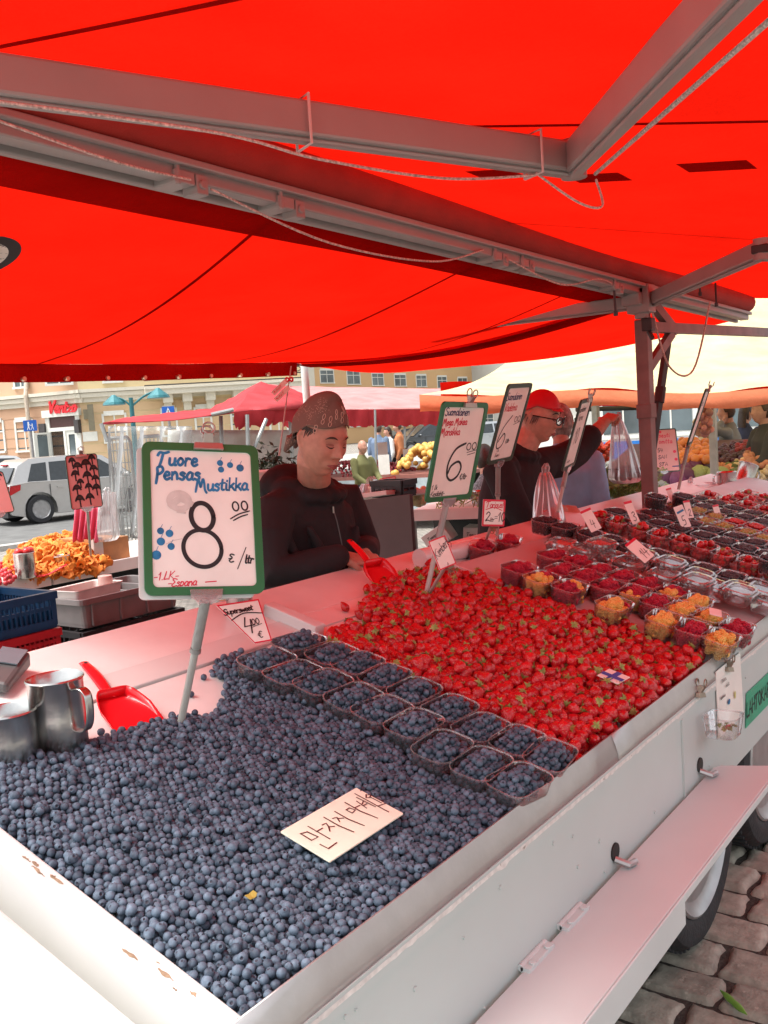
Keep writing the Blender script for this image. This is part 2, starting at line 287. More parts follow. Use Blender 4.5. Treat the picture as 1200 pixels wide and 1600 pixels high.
def write(mb, text, x, y, h, wd, M=None, z=.0012, ang=0, slant=.12, sp=.12, jit=.03):
    """text with its baseline starting at x, y; h = capital height"""
    ca, sa = math.cos(ang), math.sin(ang); cx = 0; rnd = random.Random(hash(len(text)) + int(x * 9999))
    for ch in text:
        wdt, st = GL.get(ch, GL[' ']); dy = rnd.uniform(-jit, jit)
        for s_ in [q for q in st.split('|') if q]:
            sm = s_[0] == '~'; P = [tuple(float(c) for c in q.split(',')) for q in s_.lstrip('~').split()]
            P = [(cx + p[0] + slant * p[1], p[1] + dy) for p in P]
            if sm: P = smooth_line(P)
            P = [(x + (p[0] * ca - p[1] * sa) * h / .9, y + (p[0] * sa + p[1] * ca) * h / .9) for p in P]
            z += 1.5e-6
            ribbon(mb, P, wd, z, M)
        cx += wdt + sp
    return cx * h / .9
def disc(mb, x, y, rx, ry, z, M=None, n=16):
    mb.add([(x + rx * math.cos(2 * PI * i / n), y + ry * math.sin(2 * PI * i / n), z) for i in range(n)], [tuple(range(n))], M)
def rrect(w_, h_, r, n=5, cx=0, cy=0):
    P = []
    for (sx, sy, a0) in ((1, 1, 0), (-1, 1, 90), (-1, -1, 180), (1, -1, 270)):
        for i in range(n + 1): a = R(a0 + 90 * i / n); P.append((cx + sx * (w_ / 2 - r) + r * math.cos(a), cy + sy * (h_ / 2 - r) + r * math.sin(a)))
    return P
def ring_prism(mb, outer, inner, z0, z1, M=None):
    k = len(outer); V = [(x, y, z) for z in (z0, z1) for lp in (outer, inner) for x, y in lp]; F = []
    for i in range(k):
        j = (i + 1) % k
        F += [(i, k + i, k + j, j), (2 * k + i, 2 * k + j, 3 * k + j, 3 * k + i), (i, j, 2 * k + j, 2 * k + i), (k + i, 3 * k + i, 3 * k + j, k + j)]
    mb.add(V, F, M)
# ------------------------------------------------------------------ setting: ground, road, pavement
def brickmat(name, c1, c2, cm, sx, bump=.6, rot=0):
    m = bpy.data.materials.new(name); m.use_nodes = True; t = m.node_tree; N = t.nodes; L = t.links; b = N['Principled BSDF']
    tc = N.new('ShaderNodeTexCoord'); mp = N.new('ShaderNodeMapping'); mp.inputs['Rotation'].default_value = (0, 0, rot); L.new(tc.outputs['Object'], mp.inputs[0])
    br = N.new('ShaderNodeTexBrick'); br.inputs['Scale'].default_value = sx; br.inputs['Color1'].default_value = (*c1, 1); br.inputs['Color2'].default_value = (*c2, 1); br.inputs['Mortar'].default_value = (*cm, 1); br.inputs['Mortar Size'].default_value = .03
    L.new(mp.outputs[0], br.inputs[0]); nz = N.new('ShaderNodeTexNoise'); nz.inputs['Scale'].default_value = 9; nz.inputs['Detail'].default_value = 8; L.new(mp.outputs[0], nz.inputs[0])
    mx = N.new('ShaderNodeMixRGB'); mx.blend_type = 'OVERLAY'; mx.inputs[0].default_value = .6; L.new(br.outputs[0], mx.inputs[1]); L.new(nz.outputs['Fac'], mx.inputs[2]); L.new(mx.outputs[0], b.inputs[0])
    bp = N.new('ShaderNodeBump'); bp.inputs['Strength'].default_value = bump; bp.inputs['Distance'].default_value = .01; L.new(br.outputs['Fac'], bp.inputs['Height']); bp.invert = True; L.new(bp.outputs[0], b.inputs['Normal']); b.inputs['Roughness'].default_value = .8
    MATS[name] = m; return m
GROUND = brickmat('market paving', (.27, .25, .22), (.33, .30, .26), (.12, .11, .1), 4.5, rot=R(90))
ASPH = mat('asphalt', (.13, .13, .125), .85, var=.2, scale=3, bump=.4, bscale=80)
PAVE = mat('pavement slabs', (.36, .35, .32), .8, var=.1, scale=2, bump=.2, bscale=30)
KERB = mat('granite kerb', (.42, .40, .37), .75, var=.15, scale=14)
GZ = .14     # the market square rises a little towards the trailer
def gz(X, Y): r_ = math.hypot(X - 2.2, Y - 1.2); t = min(max((r_ - 3.2) / 5, 0), 1); return GZ * (1 - t * t * (3 - 2 * t)) - .03
xs = sorted(set([-400, -100, -30] + list(np.arange(-12, 18, .75)) + [30, 60, 120, 500])); m = MB(); m.grid([[(X, Y, gz(X, Y)) for Y in xs] for X in xs]); tag(m.build('ground', GROUND, smooth=True, angle=180), kind='structure')
k0, k1 = at_z(0, 858, 0), at_z(122, 841, 0); kd = (k1 - k0).normalized(); kn = Vector((-kd.y, kd.x, 0)); kn = kn if kn.dot(k0) > 0 else -kn
def strip(a, b, z): 
    mm = MB(); mm.add([k0 - kd * 60 + kn * a + Vector((0, 0, z)), k0 + kd * 90 + kn * a + Vector((0, 0, z)), k0 + kd * 90 + kn * b + Vector((0, 0, z)), k0 - kd * 60 + kn * b + Vector((0, 0, z))], [(0, 1, 2, 3)]); return mm
tag(strip(.5, 11, -.02).build('road', ASPH), kind='structure')
m = MB(); m.bar(k0 - kd * 60 + Vector((0, 0, -.0)), k0 + kd * 90, .3, .12); tag(m.build('kerb', KERB), kind='structure')
m = MB(); m.bar(k0 - kd * 60 + kn * 11.2 + Vector((0, 0, .02)), k0 + kd * 90 + kn * 11.2 + Vector((0, 0, .02)), .3, .16); tag(m.build('far_kerb', KERB), kind='structure')
tag(strip(11.3, 26, .09).build('pavement', PAVE), kind='structure')
# cobbles near the trailer: one sheet of worn setts
SETT = mat('worn granite setts', (.40, .37, .30), .6, var=.3, scale=22, bump=.6, bscale=120, isl=.25, wear=(.42, .38, .31), wscale=34, wcut=.58, dist=.004)
m = MB(); rs = random.Random(3); x = 1.2
while x < 5.4:
    wx = rs.uniform(.135, .175); y = -.2 + rs.uniform(0, .2)
    while y < 2.3:
        ly = rs.uniform(.17, .27); a0, a1, b0, b1 = x + .004, x + wx - .004, y + .004, y + ly - .004; V = []; nx, ny = 11, 15; ph = rs.uniform(0, 9); h0 = GZ + rs.uniform(-.006, .004); tx, ty = rs.uniform(-.025, .025), rs.uniform(-.02, .02)
        for i in range(nx):
            row = []
            for j in range(ny):
                u, v = i / (nx - 1), j / (ny - 1); e = min(u, 1 - u) * wx, min(v, 1 - v) * ly; d = min(e)
                zz = h0 - .020 * max(0, 1 - d / .010) ** 2 + .0018 * math.sin(19 * u + ph) * math.sin(23 * v + ph * 2) + tx * (u - .5) * wx + ty * (v - .5) * ly + rs.uniform(-.0008, .0008)
                rc = .007 * math.sin(5 * v + ph) ; q = .5 - abs(v - .5)
                cxy = .008 if (i in (0, nx - 1) and j in (0, ny - 1)) else 0
                row.append((lerp(a0, a1, u) + rc * .4 + (cxy if i == 0 else -cxy if i == nx - 1 else 0), lerp(b0, b1, v) + .006 * math.sin(6 * u + ph), zz))
            V.append(row)
        m.grid(V); y += ly
    x += wx
m.mi = 1; m.add([(1.2, -.2, GZ - .016), (5.4, -.2, GZ - .016), (5.4, 2.3, GZ - .016), (1.2, 2.3, GZ - .016)], [(0, 1, 2, 3)])
tag(m.build('cobbles', [SETT, mat('dark joint grit', (.07, .06, .05), .9, var=.5, scale=90, bump=.5, bscale=200)], smooth=True, angle=180), kind='structure')

# ------------------------------------------------------------------ buildings across the street
def plane_pt(px, py, o, n): r = ray(px, py); return EYE + r * ((o - EYE).dot(n) / r.dot(n))
class Facade:
    def __init__(s, pa, da, pb, db):
        a = at_d(pa, 700, da); b = at_d(pb, 700, db); a.z = b.z = 0; s.o = a; s.u = (b - a).normalized(); s.len = (b - a).length
        n = Vector((s.u.y, -s.u.x, 0)); s.n = n if n.dot(EYE - a) > 0 else -n
    def uv(s, px, py): q = plane_pt(px, py, s.o, s.n) - s.o; return q.dot(s.u), q.z
    def P(s, u, v, w=0): return s.o + s.u * u + s.n * w + Vector((0, 0, v))
    def box(s, mb, u0, u1, v0, v1, w0, w1): mb.hexa([s.P(u0, v0, w0), s.P(u1, v0, w0), s.P(u1, v0, w1), s.P(u0, v0, w1), s.P(u0, v1, w0), s.P(u1, v1, w0), s.P(u1, v1, w1), s.P(u0, v1, w1)]); return mb
PEACH = mat('peach stucco', (.56, .36, .235), .85, var=.06, scale=.4, bump=.15, bscale=40)
CREAMY = mat('yellow stucco', (.62, .50, .29), .85, var=.06, scale=.4, bump=.15, bscale=40)
ORANGE = mat('apricot stucco', (.60, .38, .19), .85, var=.05, scale=.2)
TRIM = mat('pale cornice plaster', (.62, .58, .48), .8, var=.05)
GLASSW = mat('window pane glass', (.10, .13, .14), .12, var=.5, scale=.7, spec=.8)
FRAMEW = mat('white window frame', (.68, .68, .62), .6, var=.05)
BROWN = mat('brown transom panel', (.07, .025, .022), .5, var=.15)
DARKIN = mat('dark shop interior', (.02, .018, .016), .7, var=.4)
IRON = mat('black iron railing', (.05, .045, .045), .6, var=.2)
def window(F, root, u0, u1, v0, v1, bars=1, name='window', rev=.12):
    b = MB(); t = .09
    F.box(b, u0 - t, u0, v0 - t, v1 + t, 0, .06); F.box(b, u1, u1 + t, v0 - t, v1 + t, 0, .06); F.box(b, u0, u1, v1, v1 + t * 2.2, 0, .10); F.box(b, u0 - t, u1 + t, v0 - t, v0, .06, .14)
    for i in range(1, bars + 1): uu = lerp(u0, u1, i / (bars + 1)); F.box(b, uu - .03, uu + .03, v0, v1, 0, .035)
    F.box(b, u0, u1, lerp(v0, v1, .68) - .03, lerp(v0, v1, .68) + .03, .036, .042)
    w_ = b.build(name, FRAMEW, root); p = MB(); F.box(p, u0, u1, v0, v1, -.05, .012); p.build('pane', GLASSW, w_); return w_
FR, FL = Facade(131, 40, 478, 42.5), Facade(131, 40, -90, 42.5)
bld = thing('corner_building', 'peach and yellow corner building with café door, red sign and long iron balcony', 'building', FR.o)
b = MB(); FR.box(b, 0, FR.len, 0, 14, -.4, 0); b.build('wall', CREAMY, bld, label='yellow stucco wall facing the market')
b = MB(); FL.box(b, 0, FL.len, 0, 14, -.4, 0); b.build('wall', PEACH, bld, label='peach stucco wall facing the side street')
def uvs(F, x0, y0, x1, y1): a = F.uv(x0, y1); c = F.uv(x1, y0); return min(a[0], c[0]), max(a[0], c[0]), min(a[1], c[1]), max(a[1], c[1])
for F in (FR, FL):
    b = MB(); v = F.uv(131, 629)[1]
    for q, (h, d) in enumerate(((.22, .10), (.18, .22), (.14, .30))): F.box(b, -.2, F.len, v + q * .2, v + q * .2 + h, 0, d)
    b.build('cornice', TRIM, bld)
b = MB(); a = FR.uv(134, 660)[0]
for v in np.arange(.5, FR.uv(122, 640)[1], .42): FR.box(b, 0, FR.len, v, v + .36, 0, .02)
b.build('rustication', PEACH if False else mat('apricot lower stucco', (.58, .41, .24), .85, var=.06, scale=.6), bld)
b = MB()
for v in np.arange(.5, FR.uv(122, 640)[1], .42): FL.box(b, 0, FL.len, v, v + .36, 0, .02)
b.build('rustication', mat('peach lower stucco', (.54, .33, .21), .85, var=.06, scale=.6), bld)
for (x0, y0, x1, y1) in ((74, 585, 110, 600), (163, 585, 188, 596)): window(FR, bld, *uvs(FR, x0, y0, x1, y1)[:3], uvs(FR, x0, y0, x1, y1)[3] + 1.0)
for (x0, y0, x1, y1) in ((25, 585, 40, 605), (-40, 585, -22, 605)): window(FL, bld, *uvs(FL, x0, y0, x1, y1)[:3], uvs(FL, x0, y0, x1, y1)[3] + .7)
for (x0, y0, x1, y1) in ((30, 658, 50, 704), (-14, 660, 4, 706)): window(FL, bld, *uvs(FL, x0, y0, x1, y1))
for (x0, y0, x1, y1) in ((166, 648, 194, 690), (257, 640, 273, 680), (309, 638, 327, 680), (365, 635, 385, 680), (425, 632, 445, 680)): window(FR, bld, *uvs(FR, x0, y0, x1, y1))

# café entrance on the corner bay
u0, u1, vmid, vtop = uvs(FL, 80, 651, 119, 669)
b = MB(); t = .2; FL.box(b, u0 - t, u0, 0, vtop + .05, 0, .1); FL.box(b, u1, u1 + t, 0, vtop + .05, 0, .1); FL.box(b, u0 - t * 1.4, u1 + t * 1.4, vtop + .05, vtop + .35, 0, .2); FL.box(b, u0, u1, vmid - .16, vmid, 0, .1)
du = u1 - u0; FL.box(b, u0 + du * .42, u0 + du * .5, 0, vmid - .16, 0, .1)
fr = b.build('door_frame', FRAMEW, bld)
b = MB(); FL.box(b, u0, u1, vmid, vtop + .05, 0, .05); b.build('transom', BROWN, fr)
b = MB(); FL.box(b, u0 + du * .5, u1, 0, vmid - .16, 0, .02); b.build('doorway', DARKIN, fr)
d = MB()
for (a0, a1, c0, c1) in ((.0, .09, 0, 1), (.33, .42, 0, 1), (.09, .33, 0, .3), (.09, .33, .93, 1)): FL.box(d, u0 + du * a0, u0 + du * a1, c0 * (vmid - .16), c1 * (vmid - .17), 0, .06)
d = d.build('door', FRAMEW, bld); b = MB(); FL.box(b, u0 + du * .09, u0 + du * .33, .3 * (vmid - .16), .93 * (vmid - .16), 0, .03); b.build('pane', GLASSW, d)
b = MB(); q = FL.P(u0 + du * .21, 1.0, .04); b.tube([q, q + FL.n * .01], .16, 14); b.build('sticker', mat('maroon door sticker', (.16, .02, .04), .5), d)
d = MB(); dx = (FL.n * .8 + FL.u * .35).normalized()   # the open leaf swings out
qa = FL.P(u1, 0, .1); 
for (a0, a1, c0, c1) in ((0, .15, 0, 1), (.6, .75, 0, 1), (.15, .6, 0, .3), (.15, .6, .93, 1)): d.slab([qa + dx * a0 + Vector((0, 0, c0 * (vmid - .16))), qa + dx * a1 + Vector((0, 0, c0 * (vmid - .16))), qa + dx * a1 + Vector((0, 0, c1 * (vmid - .17))), qa + dx * a0 + Vector((0, 0, c1 * (vmid - .17)))], FL.u * .05)
d = d.build('door', FRAMEW, bld); b = MB(); b.slab([qa + dx * .15 + Vector((0, 0, .3 * vmid)), qa + dx * .6 + Vector((0, 0, .3 * vmid)), qa + dx * .6 + Vector((0, 0, .9 * vmid)), qa + dx * .15 + Vector((0, 0, .9 * vmid))], FL.u * .02); b.build('pane', GLASSW, d)
for (x, y, wd, hg) in ((124, 666, .22, .28), (70, 670, .3, .22)):
    u, v = FL.uv(x, y); b = MB(); FL.box(b, u - wd / 2, u + wd / 2, v - hg, v + hg, 0, .22); b.build('wall_lamp', IRON, bld)
b = MB(); u, v = FR.uv(143, 651); FR.box(b, u - .12, u + .12, v - .6, v + .5, .5, .62); FR.box(b, u - .3, u - .1, v - .1, v + .3, 0, .5); b.build('wall_lamp', mat('khaki lamp box', (.16, .14, .09), .5), bld)
b = MB(); u, v = FL.uv(63, 686); FL.box(b, u - .25, u + .25, v - .18, v + .18, 0, .05); b.build('plaque', FRAMEW, bld); b = MB(); u, v = FR.uv(141, 682); FR.box(b, u - .3, u + .3, v - .2, v + .2, 0, .05); b.build('plaque', FRAMEW, bld)
# balcony: slab, corbels, wrought railing
u0, v0 = FR.uv(226, 619); u1 = FR.len; b = MB(); FR.box(b, u0, u1, v0, v0 + .22, .0, 1.1); FR.box(b, u0, u1, v0 + .22, v0 + .3, 0, 1.2); bal = b.build('balcony', TRIM, bld)
b = MB()
for px in (262, 292, 328, 370, 410, 450):
    u, v = FR.uv(px, 630); FR.box(b, u - .2, u + .2, v0 - .35, v0, .0, .8); FR.box(b, u - .16, u + .16, v0 - .7, v0 - .35, .0, .4)
b.build('corbel', TRIM, bal)
b = MB(); zt = v0 + .3; hh = 1.25; W1 = 1.1
for v in (zt + .08, zt + .3, zt + hh - .22, zt + hh): b.bar(FR.P(u0, v, W1), FR.P(u1, v, W1), .05, .05)
n = int((u1 - u0) / .62)
for i in range(n + 1):
    u = lerp(u0, u1, i / n); b.bar(FR.P(u, zt, W1), FR.P(u, zt + hh, W1), .04, .04)
    if i < n:
        uc = u + (u1 - u0) / n / 2; vc = zt + hh * .5; pts = [FR.P(uc + .2 * math.cos(2 * PI * k / 12), vc + .26 * math.sin(2 * PI * k / 12), W1) for k in range(13)]; b.tube(pts, .022, 5, cap=False)
        b.bar(FR.P(u + .02, zt + .3, W1), FR.P(uc + .28, zt + hh - .25, W1), .03, .03); b.bar(FR.P(uc + .28, zt + .3, W1), FR.P(u + .02, zt + hh - .25, W1), .03, .03); b.cb(FR.P(uc, vc, W1), .12, .12, .16)
b.build('railing', IRON, bal)
b = MB(); u, v = FL.uv(48, 640); pts = [FL.P(u, 9, .12), FL.P(u, v + 1.15, .12), FL.P(u - .1, v + .6, .35), FL.P(u - .1, .0, .3)]; b.tube(pts, .09, 8); b.build('downpipe', mat('pale downpipe', (.5, .42, .33), .5), bld)
# red script lettering over the café door
u, v = FL.uv(82, 646); sg = MB(); FX = -FL.u; M = mat4(FL.P(u, v, .22), FX, Vector((0, 0, 1)), FL.n)
write(sg, 'Ventzo', 0, 0, .46, .09, M, z=0, slant=.2, sp=.05); b = MB(); 
SIGNRED = mat('red shop lettering', (.7, .02, .03), .4); o = sg.build('shop_sign', SIGNRED, thick=.08); tag(o, 'red script lettering over the café doorway', 'sign')
# apartment block beyond, with its rows of windows
FM = Facade(470, 92, 760, 118)
blk = thing('apartment_block', 'apricot apartment block with white framed windows, far behind the pink canopies', 'building', FM.o)
b = MB(); FM.box(b, -1, FM.len + 2, 0, 22, -9, 0); b.build('wall', ORANGE, blk)
b = MB(); uq = uvs(FM, 466, 580, 488, 600); FM.box(b, uq[0], uq[1], 0, 22, 0, .25); b.build('pilaster', TRIM, blk)
for (x0, y0, x1, y1) in ((501, 579, 520, 598), (543, 580, 561, 600), (582, 584, 598, 602), (617, 586, 633, 603), (651, 587, 665, 604), (684, 589, 697, 606), (716, 591, 729, 608)):
    q = uvs(FM, x0, y0, x1, y1); window(FM, blk, q[0], q[1], q[2], q[3]); window(FM, blk, q[0], q[1], q[2] - 4.4, q[3] - 4.4)
FG = Facade(700, 120, 1500, 75)
blk = thing('grey_building', 'pale grey building seen between the orange canopy and the stalls on the right', 'building', FG.o)
b = MB(); FG.box(b, 0, FG.len, 0, 16, -9, 0); b.build('wall', mat('pale grey render', (.45, .46, .43), .85, var=.05, scale=.3), blk)
for px in range(716, 1500, 36):
    q = uvs(FG, px, 600, px + 16, 622); window(FG, blk, q[0], q[1], q[2], q[3]); window(FG, blk, q[0], q[1], q[2] - 3.6, q[3] - 3.6)
# street lamp with two shaded arms, two blue road signs
TEAL = mat('teal lamp paint', (.03, .16, .18), .4, .2)
D0 = 27; p0 = at_d(206, 640, D0); base = Vector((p0.x, p0.y, .1))
lamp = thing('street_lamp', 'teal double street lamp in front of the corner building', 'street lamp', base)
top = at_d(211, 621, D0); rt = ray(800, 700) - ray(400, 700); rt = Vector((rt.x, rt.y, 0)).normalized()
b = MB(); b.tube([base, base + Vector((0, 0, 1.2)), Vector((base.x, base.y, top.z))], [.11, .08, .06], 10); b.build('pole', TEAL, lamp)
for px, py in ((178, 626), (247, 615)):
    e = at_d(px, py, D0); c = Vector((base.x, base.y, top.z - .25)); mid = (c + e) / 2 + Vector((0, 0, .12))
    b = MB(); b.tube([tuple(q) for q in smooth_line([c, mid, e + Vector((0, 0, .1))])], .03, 6); a = b.build('arm', TEAL, lamp)
    b = MB(); M = Matrix.Translation(e); b.lathe([(.05, .16), (.12, .1), (.30, -.05), (.33, -.12), (.30, -.13), (.0, -.12)], 14, M); b.build('lamp_shade', TEAL, a)
BLUES = mat('blue road sign', (.015, .12, .5), .35); WH = mat('white road sign film', (.8, .8, .8), .4)
def roadsign(px, py, d, wpx, hpx, label, draw, polez=True):
    c = at_d(px, py, d); s = wpx / FPX * d; h = hpx / FPX * d; r = thing('road_sign', label, 'road sign', Vector((c.x, c.y, .1)))
    vz = (EYE - c); vz.z = 0; M = frame(c, Vector((-vz.y, vz.x, 0)), (0, 0, 1)); b = MB(); b.prism(rrect(s, h, s * .06), -.01, .01, M); pl = b.build('plate', BLUES, r)
    b = MB(); draw(b, s, h, M); b.build('symbol', WH, pl); b = MB(); q = c - M.col[2].xyz * .04; b.tube([Vector((q.x, q.y, .1)), q + Vector((0, 0, h / 2))], .035, 8); b.build('pole', POST, r); return M, s, h, pl
def drawped(b, s, h, M):
    for x, k in ((-.12, 1), (.16, .62)):
        disc(b, x * s, .28 * h * k - (1 - k) * .12 * h, .07 * s * k, .07 * s * k, .012, M)
        ribbon(b, [(x * s, .18 * h * k - (1 - k) * .12 * h), (x * s, -.08 * h)], .15 * s * k, .0122, M); ribbon(b, [(x * s, -.06 * h), ((x - .1) * s, -.36 * h)], .08 * s * k, .0124, M); ribbon(b, [(x * s, -.06 * h), ((x + .08) * s, -.36 * h)], .08 * s * k, .0126, M)
    ribbon(b, [(-.1 * s, .12 * h), (.12 * s, -.02 * h)], .05 * s, .0128, M)
def drawzebra(b, s, h, M): b.add([(-.36 * s, -.42 * h, .012), (.36 * s, -.42 * h, .012), (0, .42 * h, .012)], [(0, 1, 2)], M)
roadsign(47, 665, 24, 20, 17, 'blue pedestrian zone sign with adult and child', drawped)
M, s, h, pl = roadsign(263, 645, 24, 19, 20, 'blue zebra crossing sign with white triangle', drawzebra)
b = MB(); disc(b, 0, .16 * h, .05 * s, .05 * s, .0135, M)
for k, (a, c) in enumerate((((0, .1), (0, -.12)), ((0, -.1), (-.12, -.38)), ((0, -.1), (.12, -.38)), ((0, .06), (.12, -.06)), ((0, .06), (-.1, -.06)))): ribbon(b, [(a[0] * s, a[1] * h), (c[0] * s, c[1] * h)], .07 * s, .0136 + k * 1e-4, M)
b.build('walker', INKK, pl)

# ------------------------------------------------------------------ vehicles
CARGLASS = mat('car glass', (.025, .03, .032), .06, spec=.8, var=.2); TAIL = mat('tail lamp red', (.45, .01, .015), .2, spec=.7); HEADL = mat('headlamp clear', (.6, .62, .64), .12, spec=.8)
def car(name, label, paint, c, heading, L=4.0, Wd=1.72, H=1.5, suv=False):
    """c = ground point under the middle, heading = direction of travel in degrees"""
    root = thing(name, label, 'car'); Hb = .60 * H; w2 = Wd / 2; a = L / 2
    rr = .33 if not suv else .37; zc = .2
    low = [(-a, .42), (-a - .02, .62), (-a + .06, Hb + .02), (-a + .5, Hb + .06), (a * .35, Hb + .0), (a - .35, Hb - .08), (a - .06, Hb - .25), (a, .5), (a - .02, .32)]
    def arch(cx): return [(cx + (rr + .06) * math.cos(R(t)), rr + (rr + .06) * math.sin(R(t))) for t in range(0, 181, 20)]
    fx, rx = a - .78, -a + .72; outline = low + [(fx + rr + .06, zc)] + arch(fx) + [(fx - rr - .06, zc), (rx + rr + .06, zc)] + arch(rx) + [(rx - rr - .06, zc), (-a + .05, .26)]
    b = MB(); rows = []
    for yy, k in ((-w2 + .02, .0), (-w2, .03), (w2, .03), (w2 - .02, .0)): rows.append([(x * (1 - (.03 - k) * .4), yy, z) for x, z in outline])
    b.grid(rows, closed=True)
    n = len(outline); b.f.append(tuple(range(n))); b.m.append(0); b.f.append(tuple(range(3 * n, 4 * n))[::-1]); b.m.append(0)
    gh = [(-a + .1, Hb), (-a + .34, H - .16), (-a + .62, H - .02), (0.0, H), (a * .22, H - .06), (a * .60, Hb - .02)] if True else None
    rows = []
    for yy, ins in ((-w2 + .05, 0), (-w2 + .2, 1), (w2 - .2, 1), (w2 - .05, 0)): rows.append([(x, yy if z < H * .75 or ins else yy, (z if ins else (Hb if z < H * .8 else Hb))) for x, z in gh])
    # greenhouse as a hull: base loop wide, roof loop narrow
    base = [(-a + .08, Hb), (a * .60, Hb - .02)]; V = []
    for sgn in (-1, 1):
        V.append([(x, sgn * (w2 - .04 - (.17 * (z - Hb) / (H - Hb))), z) for x, z in gh])
    b.grid([V[0], V[1]]); k = len(b.v); b.v += V[0]; b.f.append(tuple(range(k, k + len(gh)))); b.m.append(0); k = len(b.v); b.v += V[1]; b.f.append(tuple(range(k, k + len(gh)))[::-1]); b.m.append(0)
    body = b.build('body', paint, root, smooth=True, bevel=.03, angle=35)
    def side(y_, x, z): return (x, y_ * (w2 - .04 - .17 * (z - Hb) / (H - Hb) + .006), z)
    g0, g1 = Hb + .05, H - .12
    for sgn in (-1, 1):
        for nm, q in (('rear_window', [(-a + .48, g0), (-a + .95, g0), (-a + 1.0, g1), (-a + .66, g1 - .02)]), ('door_window', [(-a + 1.02, g0), (-a + 1.85, g0 - .01), (-a + 1.85, g1 + .01), (-a + 1.07, g1)]), ('door_window', [(-a + 1.93, g0 - .01), (a * .50, g0 - .02), (a * .17, g1 - .02), (-a + 1.93, g1 + .01)])):
            p = MB(); p.slab([side(sgn, x, z) for x, z in q], (0, -sgn * .012, 0)); p.build('window', CARGLASS, root)
        for x in (-a + .98, -a + 1.89, a * .32):
            p = MB(); p.bx(x - .006, x + .006, sgn * w2 - .004, sgn * w2 + .004, .32, Hb - .02); p.build('panel_gap', BLACKP, root)
        for x in (-a + 1.15, -a + 2.05): p = MB(); p.bx(x, x + .16, sgn * w2 - .02, sgn * w2 + .025, Hb - .12, Hb - .085); p.build('door_handle', paint, root)
        p = MB(); p.ball((a * .45, sgn * (w2 + .08), Hb + .05), .1, (.7, 1, .7)); p.build('wing_mirror', paint, root, smooth=True)
        p = MB(); p.slab([(-a - .03, sgn * (w2 - .02), .66), (-a + .28, sgn * (w2 + .012), .80), (-a + .30, sgn * (w2 + .012), .92), (-a + .02, sgn * (w2 - .02), .90)], (0, -sgn * .22, 0)); p.build('tail_lamp', TAIL, root)
        p = MB(); p.slab([(a + .01, sgn * (w2 - .05), .55), (a - .3, sgn * (w2 + .008), .66), (a - .32, sgn * (w2 + .008), .78), (a - .04, sgn * (w2 - .06), .70)], (0, -sgn * .25, 0)); p.build('headlamp', HEADL, root)
        for cx in (fx, rx):
            M = Matrix.Translation((cx, sgn * (w2 - .1), rr)) @ Matrix.Rotation(-sgn * PI / 2, 4, 'X')
            t = MB(); t.lathe([(rr * .62, .0), (rr * .66, .11), (rr * .93, .11), (rr, .06), (rr, -.10)], 28, M); wh = t.build('wheel', RUBBER, root, smooth=True)
            t = MB(); t.lathe([(0, .06), (rr * .14, .08), (rr * .16, .05)], 16, M); t.lathe([(rr * .56, .07), (rr * .65, .115), (rr * .66, .09)], 28, M)
            for i in range(7): an = 2 * PI * i / 7; d0 = Vector((math.cos(an), math.sin(an), 0)); t.bar(M @ (d0 * rr * .08 + Vector((0, 0, .06))), M @ (d0 * rr * .6 + Vector((0, 0, .085))), .042, .03, up=M.to_3x3() @ Vector((0, 0, 1)))
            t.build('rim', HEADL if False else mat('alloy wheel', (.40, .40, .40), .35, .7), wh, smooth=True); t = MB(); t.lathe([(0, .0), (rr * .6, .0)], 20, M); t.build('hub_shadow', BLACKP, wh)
    p = MB(); p.slab([(-a + .10, -w2 + .18, Hb + .08), (-a + .10, w2 - .18, Hb + .08), (-a + .31, w2 - .26, H - .2), (-a + .31, -w2 + .26, H - .2)], (-.02, 0, .006)); p.build('rear_screen', CARGLASS, root)
    p = MB(); p.slab([(a * .585, -w2 + .12, Hb + .03), (a * .585, w2 - .12, Hb + .03), (a * .25, w2 - .24, H - .1), (a * .25, -w2 + .24, H - .1)], (.012, 0, .012)); p.build('windscreen', CARGLASS, root)
    p = MB(); p.bx(-a - .035, -a, -.26, .26, .5, .61); p.build('number_plate', WH, root); p = MB(); p.bx(-a - .01, -a + .3, -w2 + .1, w2 - .1, .2, .36); p.build('bumper', BLACKP, root)
    p = MB(); p.bx(-a + .3, -a + .36, -.16, .16, H - .15, H - .12); p.build('brake_light', TAIL, root)
    root.location = c; root.rotation_euler = (0, 0, heading); return root
def paintm(n, c): return mat(n, c, .3, .55, var=.03, coat=.8)
hd = math.atan2(kd.y, kd.x)
c0 = at_z(60, 818, -.02); car('parked_car', 'silver hatchback on the street behind the mushroom board', paintm('silver car paint', (.52, .51, .49)), c0 + kd * 1.30 + kn * .72, hd, 3.95, 1.72, 1.5)
c0 = at_z(40, 775, 0); car('parked_car', 'white car parked behind the silver hatchback', paintm('white car paint', (.75, .75, .74)), at_z(-10, 770, 0) + kd * .3, hd, 4.4, 1.8, 1.5)
def facing(px, py, a, b): # heading from ground point a px to b px
    q = at_z(*b, 0) - at_z(*a, 0); return math.atan2(q.y, q.x)
vd = ray(660, 700); rd = Vector((vd.y, -vd.x, 0)).normalized()
hd2 = math.atan2(-rd.y - vd.y * .45, -rd.x - vd.x * .45)
car('parked_car', 'dark grey estate car parked beyond the pink canopy stall', paintm('dark grey car paint', (.07, .075, .08)), at_z(676, 710, 0), hd2, 4.7, 1.9, 1.65, True)
car('parked_car', 'silver car half hidden behind the strawberry price board', paintm('pale silver car paint', (.48, .5, .51)), at_z(752, 706, 0), hd2, 4.5, 1.8, 1.5)
